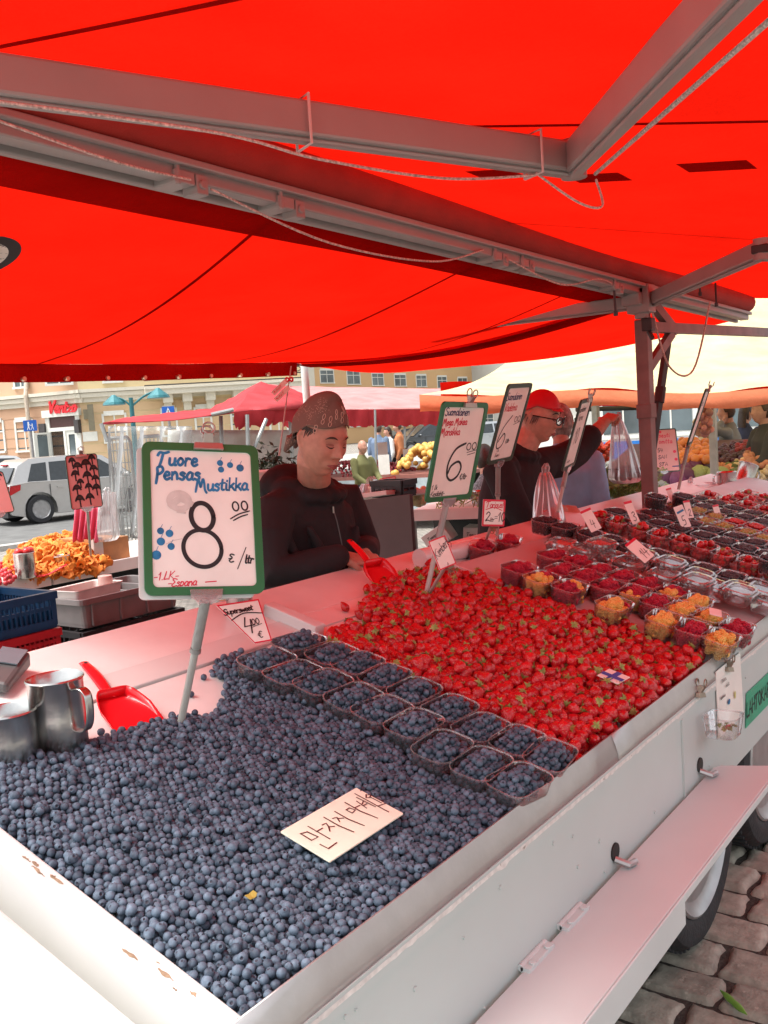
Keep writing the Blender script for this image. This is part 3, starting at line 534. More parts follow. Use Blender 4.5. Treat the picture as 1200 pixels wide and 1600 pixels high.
car('parked_car', 'black car parked left of the dark grey estate', paintm('black car paint', (.02, .02, .022)), at_z(632, 708, 0) + vd * 5, hd2, 4.5, 1.8, 1.5)
# tram-like bus behind the stalls on the right
pa, pb = at_d(940, 700, 24), at_d(1330, 700, 22); u = (pb - pa); u.z = 0; Lb = u.length; u.normalize(); nn = Vector((u.y, -u.x, 0)); nn = nn if nn.dot(EYE - pa) > 0 else -nn; M = mat4(Vector((pa.x, pa.y, 0)), u, -nn, Vector((0, 0, 1)))
bus = thing('bus', 'white bus with blue lower stripe behind the vegetable stall', 'bus', M.translation.copy())
b = MB(); b.bx(0, Lb, 0, 2.4, .3, 2.95, M); b.build('body', mat('white bus paint', (.68, .69, .67), .35, coat=.4, var=.03), bus, bevel=.08)
b = MB(); b.bx(0, Lb, -.012, .02, .42, .86, M); b.build('stripe', mat('blue bus stripe', (.02, .16, .5), .35), bus)
n = 5
for i in range(n): b = MB(); b.bx(Lb * (i + .06) / n, Lb * (i + .94) / n, -.02, .02, 1.05, 2.0, M); w_ = b.build('window', GLASSW, bus); b = MB(); b.bx(Lb * (i + .5) / n - .02, Lb * (i + .5) / n + .02, -.035, -.02, 1.05, 2.0, M); b.build('window_bar', FRAMEW, w_)
b = MB(); b.bx(0, Lb, -.03, .02, .92, 1.0, M); b.build('rail', FRAMEW, bus)
for x in (Lb * .2, Lb * .8): b = MB(); b.lathe([(0, .1), (.44, .1), (.48, 0), (.48, -.2)], 20, M @ Matrix.Translation((x, .12, .48)) @ Matrix.Rotation(PI / 2, 4, 'X')); b.build('wheel', RUBBER, bus, smooth=True)
# ------------------------------------------------------------------ the red awning over the stall
def zb(X): return 2.36 - .02 * X
def zfront(X, Y): t = (1.62 - Y) / 2.7; return zb(X) + .055 - .115 * (1.62 - Y) - .035 * math.sin(PI * min(max(t, 0), 1)) * (.7 + .3 * math.sin(X * 2.1)) - .012 * math.sin(X * 1.7 + Y)
def zrear(X, Y, A=True):
    t = (Y - 1.7) / 2.3; t = min(max(t, 0), 1); sag = .075 * math.sin(PI * t) * (1 - .25 * math.cos(X * 2.2))
    e = 2.115 - (.035 * math.sin(PI * (X - .3) / 4.3) if A else .06 * math.sin(PI * (X - 4.56) / 1.8))
    return lerp(zb(X) - .035, e, t) - sag
aw = thing('market_awning', 'big red folding-arm awning on a grey post over the berry stall', 'awning', (4.57, 1.7, 0))
def sheet(f, x0, x1, y0, y1, nx, ny, dz=0, yx=None):
    rows = []
    for i in range(nx + 1):
        X = lerp(x0, x1, i / nx); rows.append([(X, lerp(y0, y1, j / ny), f(X, lerp(y0, y1, j / ny)) + dz) for j in range(ny + 1)])
    m = MB(); m.grid(rows); return m
sheet(zfront, .5, 6.1, -.25, 1.66, 60, 28).build('canopy', REDF, aw, smooth=True, angle=180, label='red fabric slope over the customers')
sheet(zrear, .85, 4.60, 1.66, 4.0, 50, 28).build('canopy', REDF, aw, smooth=True, angle=180, label='red fabric slope over the sellers')
zB = lambda X, Y: zrear(X, Y, False) - .006
sheet(zB, 4.50, 6.22, 1.66, 4.0, 24, 28).build('canopy', REDF, aw, smooth=True, angle=180, label='red fabric slope at the far end')
# valance with eyelets on the rear hem
rows = []
for i in range(60): X = lerp(.85, 4.58, i / 59); z = zrear(X, 4.0); rows.append([(X, 4.0 + .008 * math.sin(X * 9), z), (X, 4.012 + .01 * math.sin(X * 9 + 1), z - .05), (X, 4.015 + .014 * math.sin(X * 9 + 2), z - .085)])
m = MB(); m.grid(rows); va = m.build('valance', REDF2, aw, smooth=True, angle=180)
m = MB()
for i in range(16): X = .95 + i * .24; z = zrear(X, 4.0); m.tube([(X, 3.994, z - .07), (X, 4.03, z - .07)], .011, 8)
m.build('eyelets', mat('brass eyelet', (.75, .65, .45), .3, .8), va)
# doubled fabric: seams along the slope, hem strips, patches
m = MB()
for X in (1.02, 1.95, 3.05, 3.95):
    k = .75
    rows = [[(X + k * ((Y - 1.7) / 2.3) + s, Y, zrear(X + k * ((Y - 1.7) / 2.3) + s, Y) - .004) for Y in np.linspace(1.72, 3.98, 26)] for s in (-.008, .008)]; m.grid(rows)
m.build('seam', REDF2, aw)
for (pa, pb, wd) in (((760, 208), (1200, 170), .012), ((1010, 357), (1200, 358), .004), ((300, 20), (760, -140), .008)):
    a, b = at_z(*pa, 2.29), at_z(*pb, 2.26); rows = []
    d = Vector((b.x - a.x, b.y - a.y, 0)).normalized(); a2 = a - d * (1.60 - a.y) / d.y * (-1) if False else a + d * ((1.62 - a.y) / d.y); b2 = a + d * ((-.24 - a.y) / d.y)
    m = MB(); m.grid([[(lerp(a2.x, b2.x, t) + s_, lerp(a2.y, b2.y, t), zfront(lerp(a2.x, b2.x, t) + s_, lerp(a2.y, b2.y, t)) - .005) for t in np.linspace(0, 1, 30)] for s_ in (-wd, wd)]); m.build('seam', REDF2, aw)
m = MB(); m.grid([[(X, Y, zrear(X, Y) - .012) for X in np.linspace(.87, 4.58, 40)] for Y in (1.72, 1.80, 1.88)]); m.build('hem_strip', REDF2, aw, smooth=True)
m = MB(); m.grid([[(X, Y, min(zrear(X, Y), zB(X, Y)) - .014) for Y in np.linspace(1.75, 3.99, 26)] for X in (4.50, 4.56, 4.64, 4.70)]); m.build('hem_strip', REDF2, aw, smooth=True)
m = MB()
for px, py, wx in ((1120, 260, .16), (935, 278, .14), (775, 272, .12)):
    q = at_z(px, py, 2.30)
    for _ in range(4): q = at_z(px, py, zfront(q.x, q.y) - .006)
    m.grid([[(q.x + b - a * .15, q.y + a, zfront(q.x + b - a * .15, q.y + a) - .006) for a in (-wx * .5, 0, wx * .5)] for b in (-.05, .05)])
m.build('patch', REDF2, aw)
# emblem printed on the sellers' slope: ring, cut by the picture edge
q = None
for t in np.linspace(1.2, 5, 1500):
    c = EYE + ray(-50, 407) * t
    if c.y > 1.7 and c.z > zrear(c.x, c.y) - .004: q = c; break
def onrear(a, b): X, Y = q.x + a, q.y + b; return (X, Y, zrear(X, Y) - .004)
m = MB(); N_ = 40; R0, R1 = .085, .112
m.grid([[onrear(r_ * math.cos(2 * PI * i / N_), 1.5 * r_ * math.sin(2 * PI * i / N_)) for i in range(N_ + 1)] for r_ in (R0, R1)]); em = m.build('emblem', INKK, aw)
m = MB(); m.grid([[onrear(r_ * math.cos(2 * PI * i / N_), 1.5 * r_ * math.sin(2 * PI * i / N_)) for i in range(N_ + 1)] for r_ in (.01, R0)]); m.build('emblem_field', mat('white emblem print', (.7, .66, .6), .7, wear=(.1, .1, .1), wscale=30, wcut=.56), em)
# beam with its channels, roller, brackets
Bm = [(-.3, 1.65, zb(-.3) - .045), (6.08, 1.65, zb(6.08) - .045)]
m = MB(); m.bar(Bm[0], Bm[1], .05, .05); m.bar(Vector(Bm[0]) + Vector((0, .05, .0)), Vector(Bm[1]) + Vector((0, .05, 0)), .022, .07); m.bar(Vector(Bm[0]) + Vector((0, .028, .018)), Vector(Bm[1]) + Vector((0, .028, .018)), .03, .02); m.bar(Vector(Bm[0]) + Vector((0, -.035, .012)), Vector(Bm[1]) + Vector((0, -.035, .012)), .02, .018)
m.build('beam', ARM, aw, bevel=.004)
m = MB(); m.tube([(-.3, 1.745, zb(-.3) - .02), (6.05, 1.745, zb(6.05) - .02)], .042, 16); m.build('fabric_roll', REDDARK, aw, smooth=True)
m = MB(); m.tube([(-.3, 1.63, zb(-.3) + .030), (6.05, 1.63, zb(6.05) + .030)], .056, 16); m.build('fabric_roll', REDDARK, aw, smooth=True)
def clampbox(X): 
    m = MB(); z = zb(X) - .075; m.cb((X, 1.66, z + .01), .06, .085, .03); m.cb((X + .05, 1.64, z + .0), .035, .05, .045); m.tube([(X + .05, 1.61, z), (X + .05, 1.66, z)], .011, 10); m.tube([(X - .02, 1.62, z - .01), (X - .02, 1.62, z + .05)], .007, 8); m.build('bracket', ARM, aw, bevel=.003)
for X in (1.52, 1.86, 2.95, 3.15, 4.0): clampbox(X)
# folding arms
def arm(pts, w0, h0, joint=True):
    for i in range(len(pts) - 1):
        m = MB(); m.bar(pts[i], pts[i + 1], w0, h0); d = (Vector(pts[i + 1]) - Vector(pts[i])).normalized()
        m.bar(Vector(pts[i]) + Vector((0, 0, -h0 / 2 - .004)), Vector(pts[i + 1]) + Vector((0, 0, -h0 / 2 - .004)), w0 * .55, .012); m.build('folding_arm', ARM, aw, bevel=.008)
    for p in pts[1:-1]:
        m = MB(); p = Vector(p); m.tube([p - Vector((0, 0, h0 * .62)), p + Vector((0, 0, h0 * .62))], w0 * .62, 14); m.build('elbow_joint', ARM, aw, smooth=True)
        m = MB(); m.cb(p, w0 * 1.27, w0 * 1.27, h0 * .5); m.build('joint_pin', DARKMETAL, aw, bevel=.004)
arm([(.40, 1.62, 2.29), (2.04, .915, 2.245), (.61, -.12, 2.135)], .047, .066)
hub = Vector((4.36, 1.65, zb(4.36) - .09))
arm([hub + Vector((.05, -.03, .0)), (3.42, .866, 2.185), (4.5, -.2, 2.08)], .044, .058)
arm([hub + Vector((-.02, .05, -.01)), (4.16, 2.72, 2.165)], .045, .055)
m = MB(); m.cb(hub, .09, .11, .13); m.cb(hub + Vector((-.06, .02, .01)), .05, .09, .08); m.tube([hub + Vector((0, 0, -.09)), hub + Vector((0, 0, .1))], .032, 12); m.build('hub', ARM, aw, bevel=.006)
m = MB(); m.cb(hub + Vector((.0, -.03, -.12)), .05, .05, .06); m.tube([hub + Vector((.0, -.03, -.15)), hub + Vector((0, -.05, -.19))], .012, 8); m.build('crank_eye', DARKMETAL, aw, bevel=.004)
pt = hub + Vector((.17, .06, -.03))
m = MB(); m.cb((pt.x, pt.y, (pt.z + .2) / 2 - .05), .064, .064, pt.z - .2); m.cb((pt.x + .0, pt.y, 1.66), .076, .076, .07); m.cb((pt.x + .040, pt.y, 1.98), .012, .05, .5); m.build('post', mat('brown grey post paint', (.22, .15, .14), .5, .2, var=.2, scale=10, wear=(.4, .35, .3), wscale=30, wcut=.7), aw, bevel=.004)
PB = MATS['brown grey post paint']
m = MB(); m.bar((pt.x + .03, pt.y, 2.07), (6.3, 1.55, 2.09), .045, .05); m.build('cross_bar', PB, aw)
m = MB(); m.bar((pt.x + .03, pt.y, 1.86), (pt.x + .32, pt.y - .03, 2.05), .03, .045); m.bar((pt.x + .0, pt.y, 2.25), (pt.x + .36, pt.y - .03, 2.06), .035, .05); m.build('brace', PB, aw)
m = MB(); m.bar((pt.x + .5, pt.y + .05, 2.06), (pt.x + .30, pt.y + .12, 1.30), .028, .035); m.tube([(pt.x + .426, pt.y + .076, 1.78), (pt.x + .405, pt.y + .083, 1.70)], .028, 10); m.build('strut', mat('dark strut', (.035, .028, .028), .5), aw)
m = MB(); m.grid([[(X, -.25 + .03 * math.cos(a), zfront(X, -.25) - .025 + .03 * math.sin(a)) for a in np.linspace(0, 2 * PI, 13)] for X in np.linspace(.5, 6.1, 30)]); m.build('front_bar', ARM, aw, smooth=True)
# cords: white and speckled ropes along the arms and the beam
ROPE = mat('speckled cord', (.50, .42, .38), .8, var=.5, scale=160)
def rope(pts, r=.004, _k=.72): m = MB(); m.tube([Vector(p) for p in smooth_line(pts, 8)], r * _k, 6); m.build('cord', ROPE, aw, smooth=True)
rope([(.6, 1.50, 2.235), (1.2, 1.24, 2.215), (1.42, 1.15, 2.185), (1.7, 1.05, 2.175), (1.93, .955, 2.2)])
rope([(1.93, .955, 2.205), (2.0, .89, 2.14), (2.06, .86, 2.135), (2.08, .88, 2.2)]); rope([(2.03, .86, 2.20), (1.2, .26, 2.13), (.5, -.24, 2.07)], .006)
rope([(1.0, 1.6, 2.29), (1.3, 1.58, 2.25), (1.52, 1.6, 2.255)]); rope([(1.6, 1.62, 2.25), (2.0, 1.6, 2.17), (2.5, 1.6, 2.17), (2.85, 1.62, 2.245)]); rope([(3.0, 1.62, 2.235), (3.4, 1.6, 2.17), (3.75, 1.6, 2.22), (3.95, 1.62, 2.22)])
rope([pt + Vector((.0, -.05, -.02)), pt + Vector((.12, -.08, -.28)), pt + Vector((.36, -.12, -.3)), pt + Vector((.42, -.2, .04))], .007)
for px, py, L_ in ((960, 462, .06), (1118, 448, .08), (1093, 440, .05)):
    c = at_y(px, py, 1.5); m = MB(); m.tube([c + Vector((0, 0, .02)), c + Vector((.004, 0, -L_))], .005, 6); m.tube([c + Vector((.004, 0, -L_)), c + Vector((.006, 0, -L_ - .02))], .009, 6); m.build('toggle', BLACKP, aw)
for (X, Y, z) in ((1.42, 1.18, 2.262), (1.93, .96, 2.25)):
    m = MB(); d = Vector((1.64, -.705, -.045)).normalized(); s_ = d.cross(Vector((0, 0, 1))); o_ = Vector((X, Y, z))
    for a, b_ in ((-1, -1), (-1, 1), (1, 1), (1, -1)): pass
    m.tube([o_ + s_ * a + Vector((0, 0, c)) for a, c in ((-.031, -.05), (-.031, .04), (.031, .04), (.031, -.05), (-.031, -.05))], .003, 5); m.build('cable_tie', mat('white cable tie', (.6, .5, .48), .5), aw)

# ------------------------------------------------------------------ the trailer that is the counter
tr = thing('market_trailer', 'white market trailer whose sloping top is heaped with berries', 'trailer', (2.6, 1.3, 0))
XL, XR = .775, 6.2
m = MB(); m.bx(.70, XR, YS, YS + .03, .60, ZS - .004); m.bx(.70, XR, YS - .004, YS + .0, ZS - .03, ZS - .002)
for X in (2.32, 3.9): m.bx(X - .003, X + .003, YS - .006, YS + .001, .6, ZS - .03)
m.build('side_wall', WALLM, tr)
m = MB(); m.bx(.72, 2.1, YS + .031, 1.85, .60, .63); m.bx(3.7, XR, YS + .031, 1.85, .60, .63); m.bx(.75, XR, 1.80, 1.84, .3, 1.15); m.bx(.74, .77, YS + .03, 1.8, .4, ZS - .02); m.bx(.9, 6, 1.0, 1.05, .42, .52); m.build('chassis', mat('dark trailer chassis', (.05, .05, .05), .7, var=.3), tr)
# front rail: metal strip in lapped lengths, standing up with a rolled inner edge
for i, (a, b) in enumerate(((.735, 1.93), (1.91, 2.72), (2.68, 4.4), (4.38, XR))):
    m = MB(); y0 = YS - .001 - .0012 * (i % 2)
    m.grid([[(X, y0, ZS - .012), (X, y0 + .0, ZS + .012), (X, y0 + .006, ZS + .032), (X, y0 + .014, ZS + .054), (X, y0 + .0165, ZS + .054)] for X in np.linspace(a, b, 8)])
    m.build('front_rail', ALU, tr, thick=.0015, smooth=True)
def slope_board(x0, x1, Y0, Y1, top, th, name, mt, bev=.003, label=None):
    m = MB(); P = [tray(x0, Y0, top - th), tray(x1, Y0, top - th), tray(x1, Y1, top - th), tray(x0, Y1, top - th), tray(x0, Y0, top), tray(x1, Y0, top), tray(x1, Y1, top), tray(x0, Y1, top)]
    m.hexa(P); return m.build(name, mt, tr, bevel=bev, label=label)
slope_board(XL, 6.2, YS + .02, 1.655, 0, .018, 'counter_top', COUNTER, 0)
slope_board(1.02, 1.86, 1.66, 1.742, .006, .03, 'plank', WHITE, .003, 'white painted plank with dark seams along the back of the blueberries')
slope_board(.5, 6.2, 1.745, 1.93, .002, .02, 'back_board', COUNTER, .002)
slope_board(1.87, 6.2, 1.66, 1.743, .002, .02, 'back_board', COUNTER, 0)
slope_board(.5, 1.015, 1.66, 1.743, .002, .02, 'back_board', COUNTER, 0)
m = MB(); P = [tray(1.84, 1.62, .0), tray(1.88, 1.62, .0), tray(1.88, 1.80, .0), tray(1.84, 1.80, .0)]; m.slab(P, EZ * .035); m.build('plank_end', WHITE, tr, bevel=.003)
slope_board(.728, XL, YS + .0, 1.75, .032, .09, 'end_rim', WHITE, .004)
RB0 = 2.655
slope_board(RB0, 6.2, YS + .022, 1.70, .045, .04, 'raised_board', GREYBOARD, .003)
slope_board(RB0 - .012, RB0 - .001, YS + .022, 1.705, .047, .045, 'raised_edge', WHITE, .002)
# fold-down shelf with lip, hinges, slots in the wall
m = MB(); sx0, sx1 = .55, 2.56
m.prism([(sx0, .657), (sx1 + .04, .657), (sx1 + .06, .672), (sx1 + .0, .80), (sx1 - .02, .81), (sx0, .81)], .662, .68); m.bx(sx0, 1.83, .652, .6565, .612, .679); m.bx(1.83, sx1 + .05, .652, .6565, .660, .679); sh = m.build('shelf', SHELF, tr, bevel=.003)
for X in (1.47, 1.63): 
    m = MB(); m.bx(X - .05, X + .05, .795, .815, .676, .688); m.tube([(X - .05, .815, .684), (X + .05, .815, .684)], .007, 8)
    for q in (-.03, .03): m.tube([(X + q, .80, .688), (X + q, .80, .692)], .007, 8)
    m.build('hinge', SHELF, sh, bevel=.001)
m = MB()
for X in (1.87, 2.45):
    m.tube([(X, YS - .004, .715), (X, YS + .002, .715)], .02, 16)
m.build('latch_hole', DARKIN, tr)
for X in (1.87, 2.45): m = MB(); m.tube([(X - .005, YS - .002, .70), (X + .005, YS - .03, .69), (X + .03, YS - .035, .688)], .008, 8); m.build('latch_bolt', ALU, tr, smooth=True)
m = MB(); rr = random.Random(5)
for i in range(34): X = rr.uniform(.8, 3.6); z = rr.uniform(.66, .87); m.tube([(X, YS - .0035, z), (X, YS + .001, z)], rr.uniform(.0025, .005), 8)
m.build('rivet', WALLM, tr, smooth=True)
for X in (2.58, 3.31):
    M = Matrix.Translation((X, .955, .468)) @ Matrix.Rotation(PI / 2, 4, 'X'); r = .33; KS = 1.083
    M = M @ Matrix.Scale(1.083, 4)
    m = MB(); m.lathe([(.212, .0), (.210, .075), (.225, .085), (.255, .092), (.285, .085), (.302, .06), (.305, .0), (.302, -.06), (.285, -.085), (.212, -.085)], 48, M)
    for i in range(60):
        a = 2 * PI * i / 60; d0 = Vector((math.cos(a), math.sin(a), 0))
        m.bar(M @ (d0 * .305 + Vector((0, 0, -.06))), M @ (d0 * .305 + Vector((0, 0, .062))), .012, .008, up=M.to_3x3() @ d0)
    wh = m.build('wheel', RUBBER, tr, smooth=True)
    m = MB(); m.lathe([(0, .030), (.05, .030), (.055, .052), (.078, .05), (.086, .022), (.145, .010), (.172, .03), (.181, .07), (.202, .078), (.212, .090), (.219, .086), (.219, .07)], 40, M); rm = m.build('rim', RIM, wh, smooth=True)
    m = MB()
    for i in range(8): a = 2 * PI * i / 8; m.lathe([(0, .0255), (.011, .0255), (.011, .012)], 10, M @ Matrix.Translation((.118 * math.cos(a), .118 * math.sin(a), 0)))
    m.build('rim_hole', DARKIN, rm)
    m = MB()
    for i in range(5): a = 2 * PI * i / 5 + .3; m.lathe([(0, .062), (.008, .062), (.010, .04)], 6, M @ Matrix.Translation((.064 * math.cos(a), .064 * math.sin(a), 0)))
    m.build('wheel_bolt', CHROME, rm)
# green sticker on the wall, lettered
q0, q1 = at_y(1166, 1085, YS), at_y(1200, 1050, YS); STG = mat('green sticker', (.012, .36, .20), .35)
X0 = at_y(1163, 1120, YS).x; zt = at_y(1200, 1047, YS).z; zl = at_y(1175, 1126, YS).z
M = mat4((X0, YS - .002, zl), (1, 0, 0), (0, 0, 1), (0, -1, 0)); hh = zt - zl - .006
m = MB(); m.prism([(0, 0), (.75, 0), (.75, hh), (.02, hh)], 0, .0012, M); st = m.build('sticker', STG, tr)
m = MB(); write(m, 'LÄHTOKARI'.replace('Ä', 'A'), .012, hh * .28, hh * .42, .007, M, z=.0020, slant=0, sp=.1, jit=0); m.build('lettering', INKK, st)
# left flap table, blown bright by the open sky
fl = MB(); P = [tray(.05, .45, .006), tray(.700, .45, .010), tray(.684, 1.75, .010), tray(.05, 1.75, .006)]; fl.slab(P, EZ * -.03); o = fl.build('flap_table', WHITE, None, bevel=.012); tag(o, 'bright white side flap left of the blueberry tray', 'table')

# chipped paint: bare flecks on the end rim and along the top edge of the side wall
rr = random.Random(11); m = MB()
for i in range(16):
    y = rr.uniform(YS + .02, 1.7); x = rr.uniform(.736, .768); L_ = rr.uniform(.006, .035); w_ = rr.uniform(.0012, .0035); m.grid([[tray(x + rr.uniform(-.002, .002) + s_ * w_ * math.sin(PI * t), y + L_ * t, .0328) for t in np.linspace(0.02, .98, 6)] for s_ in (-1, 1)])
m.build('paint_chips', mat('bare wood chip', (.30, .22, .14), .8, var=.4, scale=60), tr)
m = MB(); rows = []
for X in np.linspace(.72, 4.2, 240): rows.append([(X, YS - .0045, ZS - .016 - max(0, rr.gauss(-.001, .0025))), (X, YS - .0045, ZS - .008)])
m.grid(rows); m.build('chipped_edge', mat('chipped white edge', (.72, .70, .66), .6, var=.15, scale=80, wear=(.35, .31, .27), wscale=60, wcut=.6), tr)
# ------------------------------------------------------------------ produce
class Proto:
    def __init__(s, mb):
        s.v = np.array([tuple(q) for q in mb.v], np.float32); s.sz = np.array([len(f) for f in mb.f], np.int32); s.lp = np.concatenate([np.array(f, np.int32) for f in mb.f]); s.m = np.array(mb.m, np.int32)
def join(name, items, mats):
    """items = list of (Proto, 4x4 numpy); everything becomes one mesh"""
    V = []; LP = []; SZ = []; MI = []; off = 0
    for p, M in items:
        V.append(p.v @ M[:3, :3].T + M[:3, 3]); LP.append(p.lp + off); SZ.append(p.sz); MI.append(p.m); off += len(p.v)
    V = np.concatenate(V).astype(np.float32); LP = np.concatenate(LP); SZ = np.concatenate(SZ); MI = np.concatenate(MI)
    me = bpy.data.meshes.new(name); me.vertices.add(len(V)); me.vertices.foreach_set('co', V.ravel()); me.loops.add(len(LP)); me.loops.foreach_set('vertex_index', LP)
    me.polygons.add(len(SZ)); st = np.concatenate([[0], np.cumsum(SZ)[:-1]]).astype(np.int32); me.polygons.foreach_set('loop_start', st); me.polygons.foreach_set('material_index', MI); me.polygons.foreach_set('use_smooth', np.ones(len(SZ), bool))
    for m_ in mats: me.materials.append(m_)
    me.update(calc_edges=True); o = bpy.data.objects.new(name, me); COL.objects.link(o); return o
def rotm(rx, ry, rz): return np.array((Matrix.Rotation(rz, 4, 'Z') @ Matrix.Rotation(ry, 4, 'Y') @ Matrix.Rotation(rx, 4, 'X')))
def rnd_rot(up=None, spread=1.0):
    """random orientation whose +Z leans up to `spread` rad away from `up`"""
    a = RNG.uniform(0, 2 * PI); t = spread * math.sqrt(RNG.uniform(0, 1)); d = Vector((math.sin(t) * math.cos(a), math.sin(t) * math.sin(a), math.cos(t)))
    if up is not None: d = Vector((0, 0, 1)).rotation_difference(Vector(up)) @ d
    q = Vector((0, 0, 1)).rotation_difference(d) @ Quaternion((0, 0, 1), RNG.uniform(0, 2 * PI)); return np.array(q.to_matrix().to_4x4())
def TR(p, Rm, s): M = Rm.copy(); M[:3, :3] *= s; M[:3, 3] = p; return M
def scatter(name, protos, items, mats, label, stufflabel, cat, group, part=None, limit=300, near=None):
    """items = (proto index, 4x4). The nearest `limit` become objects, the rest one stuff object."""
    if not items: return
    key = near or (lambda M: (M[0, 3] ** 2 + M[1, 3] ** 2 + (M[2, 3] - CAMH) ** 2))
    items = sorted(items, key=lambda it: key(it[1])); one, rest = items[:limit], items[limit:]
    srcs = {}
    for k, M in one:
        if k not in srcs:
            o = join(name, [(protos[k][0], np.eye(4))], mats); tag(o, label, cat, group); pt_ = None
            if protos[k][1] is not None: pt_ = join(part, [(protos[k][1], np.eye(4))], mats); pt_.parent = o
            srcs[k] = (o, pt_); c = o
        else:
            o, pt_ = srcs[k]; c = o.copy(); COL.objects.link(c)
            if pt_ is not None: d = pt_.copy(); COL.objects.link(d); d.parent = c
        c.matrix_world = Matrix(M.tolist())
    if rest:
        L = []
        for k, M in rest:
            L.append((protos[k][0], M))
            if protos[k][1] is not None: L.append((protos[k][1], M))
        o = join(name + '_mass', L, mats); tag(o, stufflabel, cat, None, 'stuff')

def foodmat(name, c1, c2, rough, isl, spec=.5, scale=60, sss=0, bump=0, bscale=300, dots=None):
    m = bpy.data.materials.new(name); m.use_nodes = True; t = m.node_tree; N = t.nodes; L = t.links; b = N['Principled BSDF']
    g = N.new('ShaderNodeNewGeometry'); oi = N.new('ShaderNodeObjectInfo'); ad = N.new('ShaderNodeMath'); L.new(g.outputs['Random Per Island'], ad.inputs[0]); L.new(oi.outputs['Random'], ad.inputs[1]); fr = N.new('ShaderNodeMath'); fr.operation = 'FRACT'; L.new(ad.outputs[0], fr.inputs[0])
    tc = N.new('ShaderNodeTexCoord'); nz = N.new('ShaderNodeTexNoise'); nz.inputs['Scale'].default_value = scale; nz.inputs['Detail'].default_value = 4; L.new(g.outputs['Position'], nz.inputs[0])
    mm = N.new('ShaderNodeMath'); mm.operation = 'MULTIPLY_ADD'; L.new(fr.outputs[0], mm.inputs[0]); mm.inputs[1].default_value = isl; 
    m2 = N.new('ShaderNodeMapRange'); m2.inputs[1].default_value = .3; m2.inputs[2].default_value = .7; m2.inputs[3].default_value = 0; m2.inputs[4].default_value = 1 - isl; L.new(nz.outputs['Fac'], m2.inputs[0]); L.new(m2.outputs[0], mm.inputs[2])
    mx = N.new('ShaderNodeMixRGB'); L.new(mm.outputs[0], mx.inputs[0]); mx.inputs[1].default_value = (*c1, 1); mx.inputs[2].default_value = (*c2, 1); out = mx.outputs[0]
    h = None
    if dots:
        vo = N.new('ShaderNodeTexVoronoi'); vo.inputs['Scale'].default_value = dots[0]; L.new(g.outputs['Position'], vo.inputs['Vector'])
        r = N.new('ShaderNodeValToRGB'); r.color_ramp.elements[0].position = dots[2]; r.color_ramp.elements[0].color = (1, 1, 1, 1); r.color_ramp.elements[1].position = dots[2] + .08; r.color_ramp.elements[1].color = (0, 0, 0, 1); L.new(vo.outputs['Distance'], r.inputs[0])
        m3 = N.new('ShaderNodeMixRGB'); L.new(r.outputs[0], m3.inputs[0]); L.new(out, m3.inputs[1]); m3.inputs[2].default_value = (*dots[1], 1); out = m3.outputs[0]
        bp = N.new('ShaderNodeBump'); bp.inputs['Strength'].default_value = .6; bp.inputs['Distance'].default_value = .002; L.new(vo.outputs['Distance'], bp.inputs['Height']); L.new(bp.outputs[0], b.inputs['Normal'])
    elif bump:
        nb = N.new('ShaderNodeTexNoise'); nb.inputs['Scale'].default_value = bscale; L.new(g.outputs['Position'], nb.inputs[0]); bp = N.new('ShaderNodeBump'); bp.inputs['Strength'].default_value = bump; bp.inputs['Distance'].default_value = .001; L.new(nb.outputs['Fac'], bp.inputs['Height']); L.new(bp.outputs[0], b.inputs['Normal'])
    L.new(out, b.inputs['Base Color']); b.inputs['Roughness'].default_value = rough; b.inputs['Specular IOR Level'].default_value = spec
    if sss: b.inputs['Subsurface Weight'].default_value = sss; b.inputs['Subsurface Radius'].default_value = (.004, .0012, .0008); b.inputs['Subsurface Scale'].default_value = 1
    MATS[name] = m; return m
BLUE = foodmat('blueberry bloom', (.016, .025, .043), (.165, .222, .292), .62, .55, .35, 110)
BCAL = mat('blueberry crown', (.03, .028, .045), .7, var=.3)
STRAW = foodmat('strawberry skin', (.36, .004, .010), (.66, .014, .022), .18, .6, .6, 40, dots=(260, (.62, .30, .08), .13))
LEAF = foodmat('strawberry leaf cap', (.15, .20, .04), (.42, .43, .14), .6, .6, .3, 80)
RASP = foodmat('raspberry', (.34, .004, .028), (.54, .018, .055), .38, .4, .45, 70)
YELL = foodmat('yellow raspberry', (.80, .42, .07), (.88, .58, .18), .42, .4, .4, 70)
BLACKC = foodmat('blackcurrant', (.006, .005, .009), (.028, .018, .03), .3, .5, .5, 60)
REDC = foodmat('redcurrant', (.42, .008, .012), (.62, .03, .02), .2, .5, .5, 60)
GOOSE = foodmat('gooseberry', (.26, .28, .04), (.46, .48, .12), .3, .5, .5, 60)
PROD = [BLUE, BCAL, STRAW, LEAF, RASP, YELL, BLACKC, REDC, GOOSE]
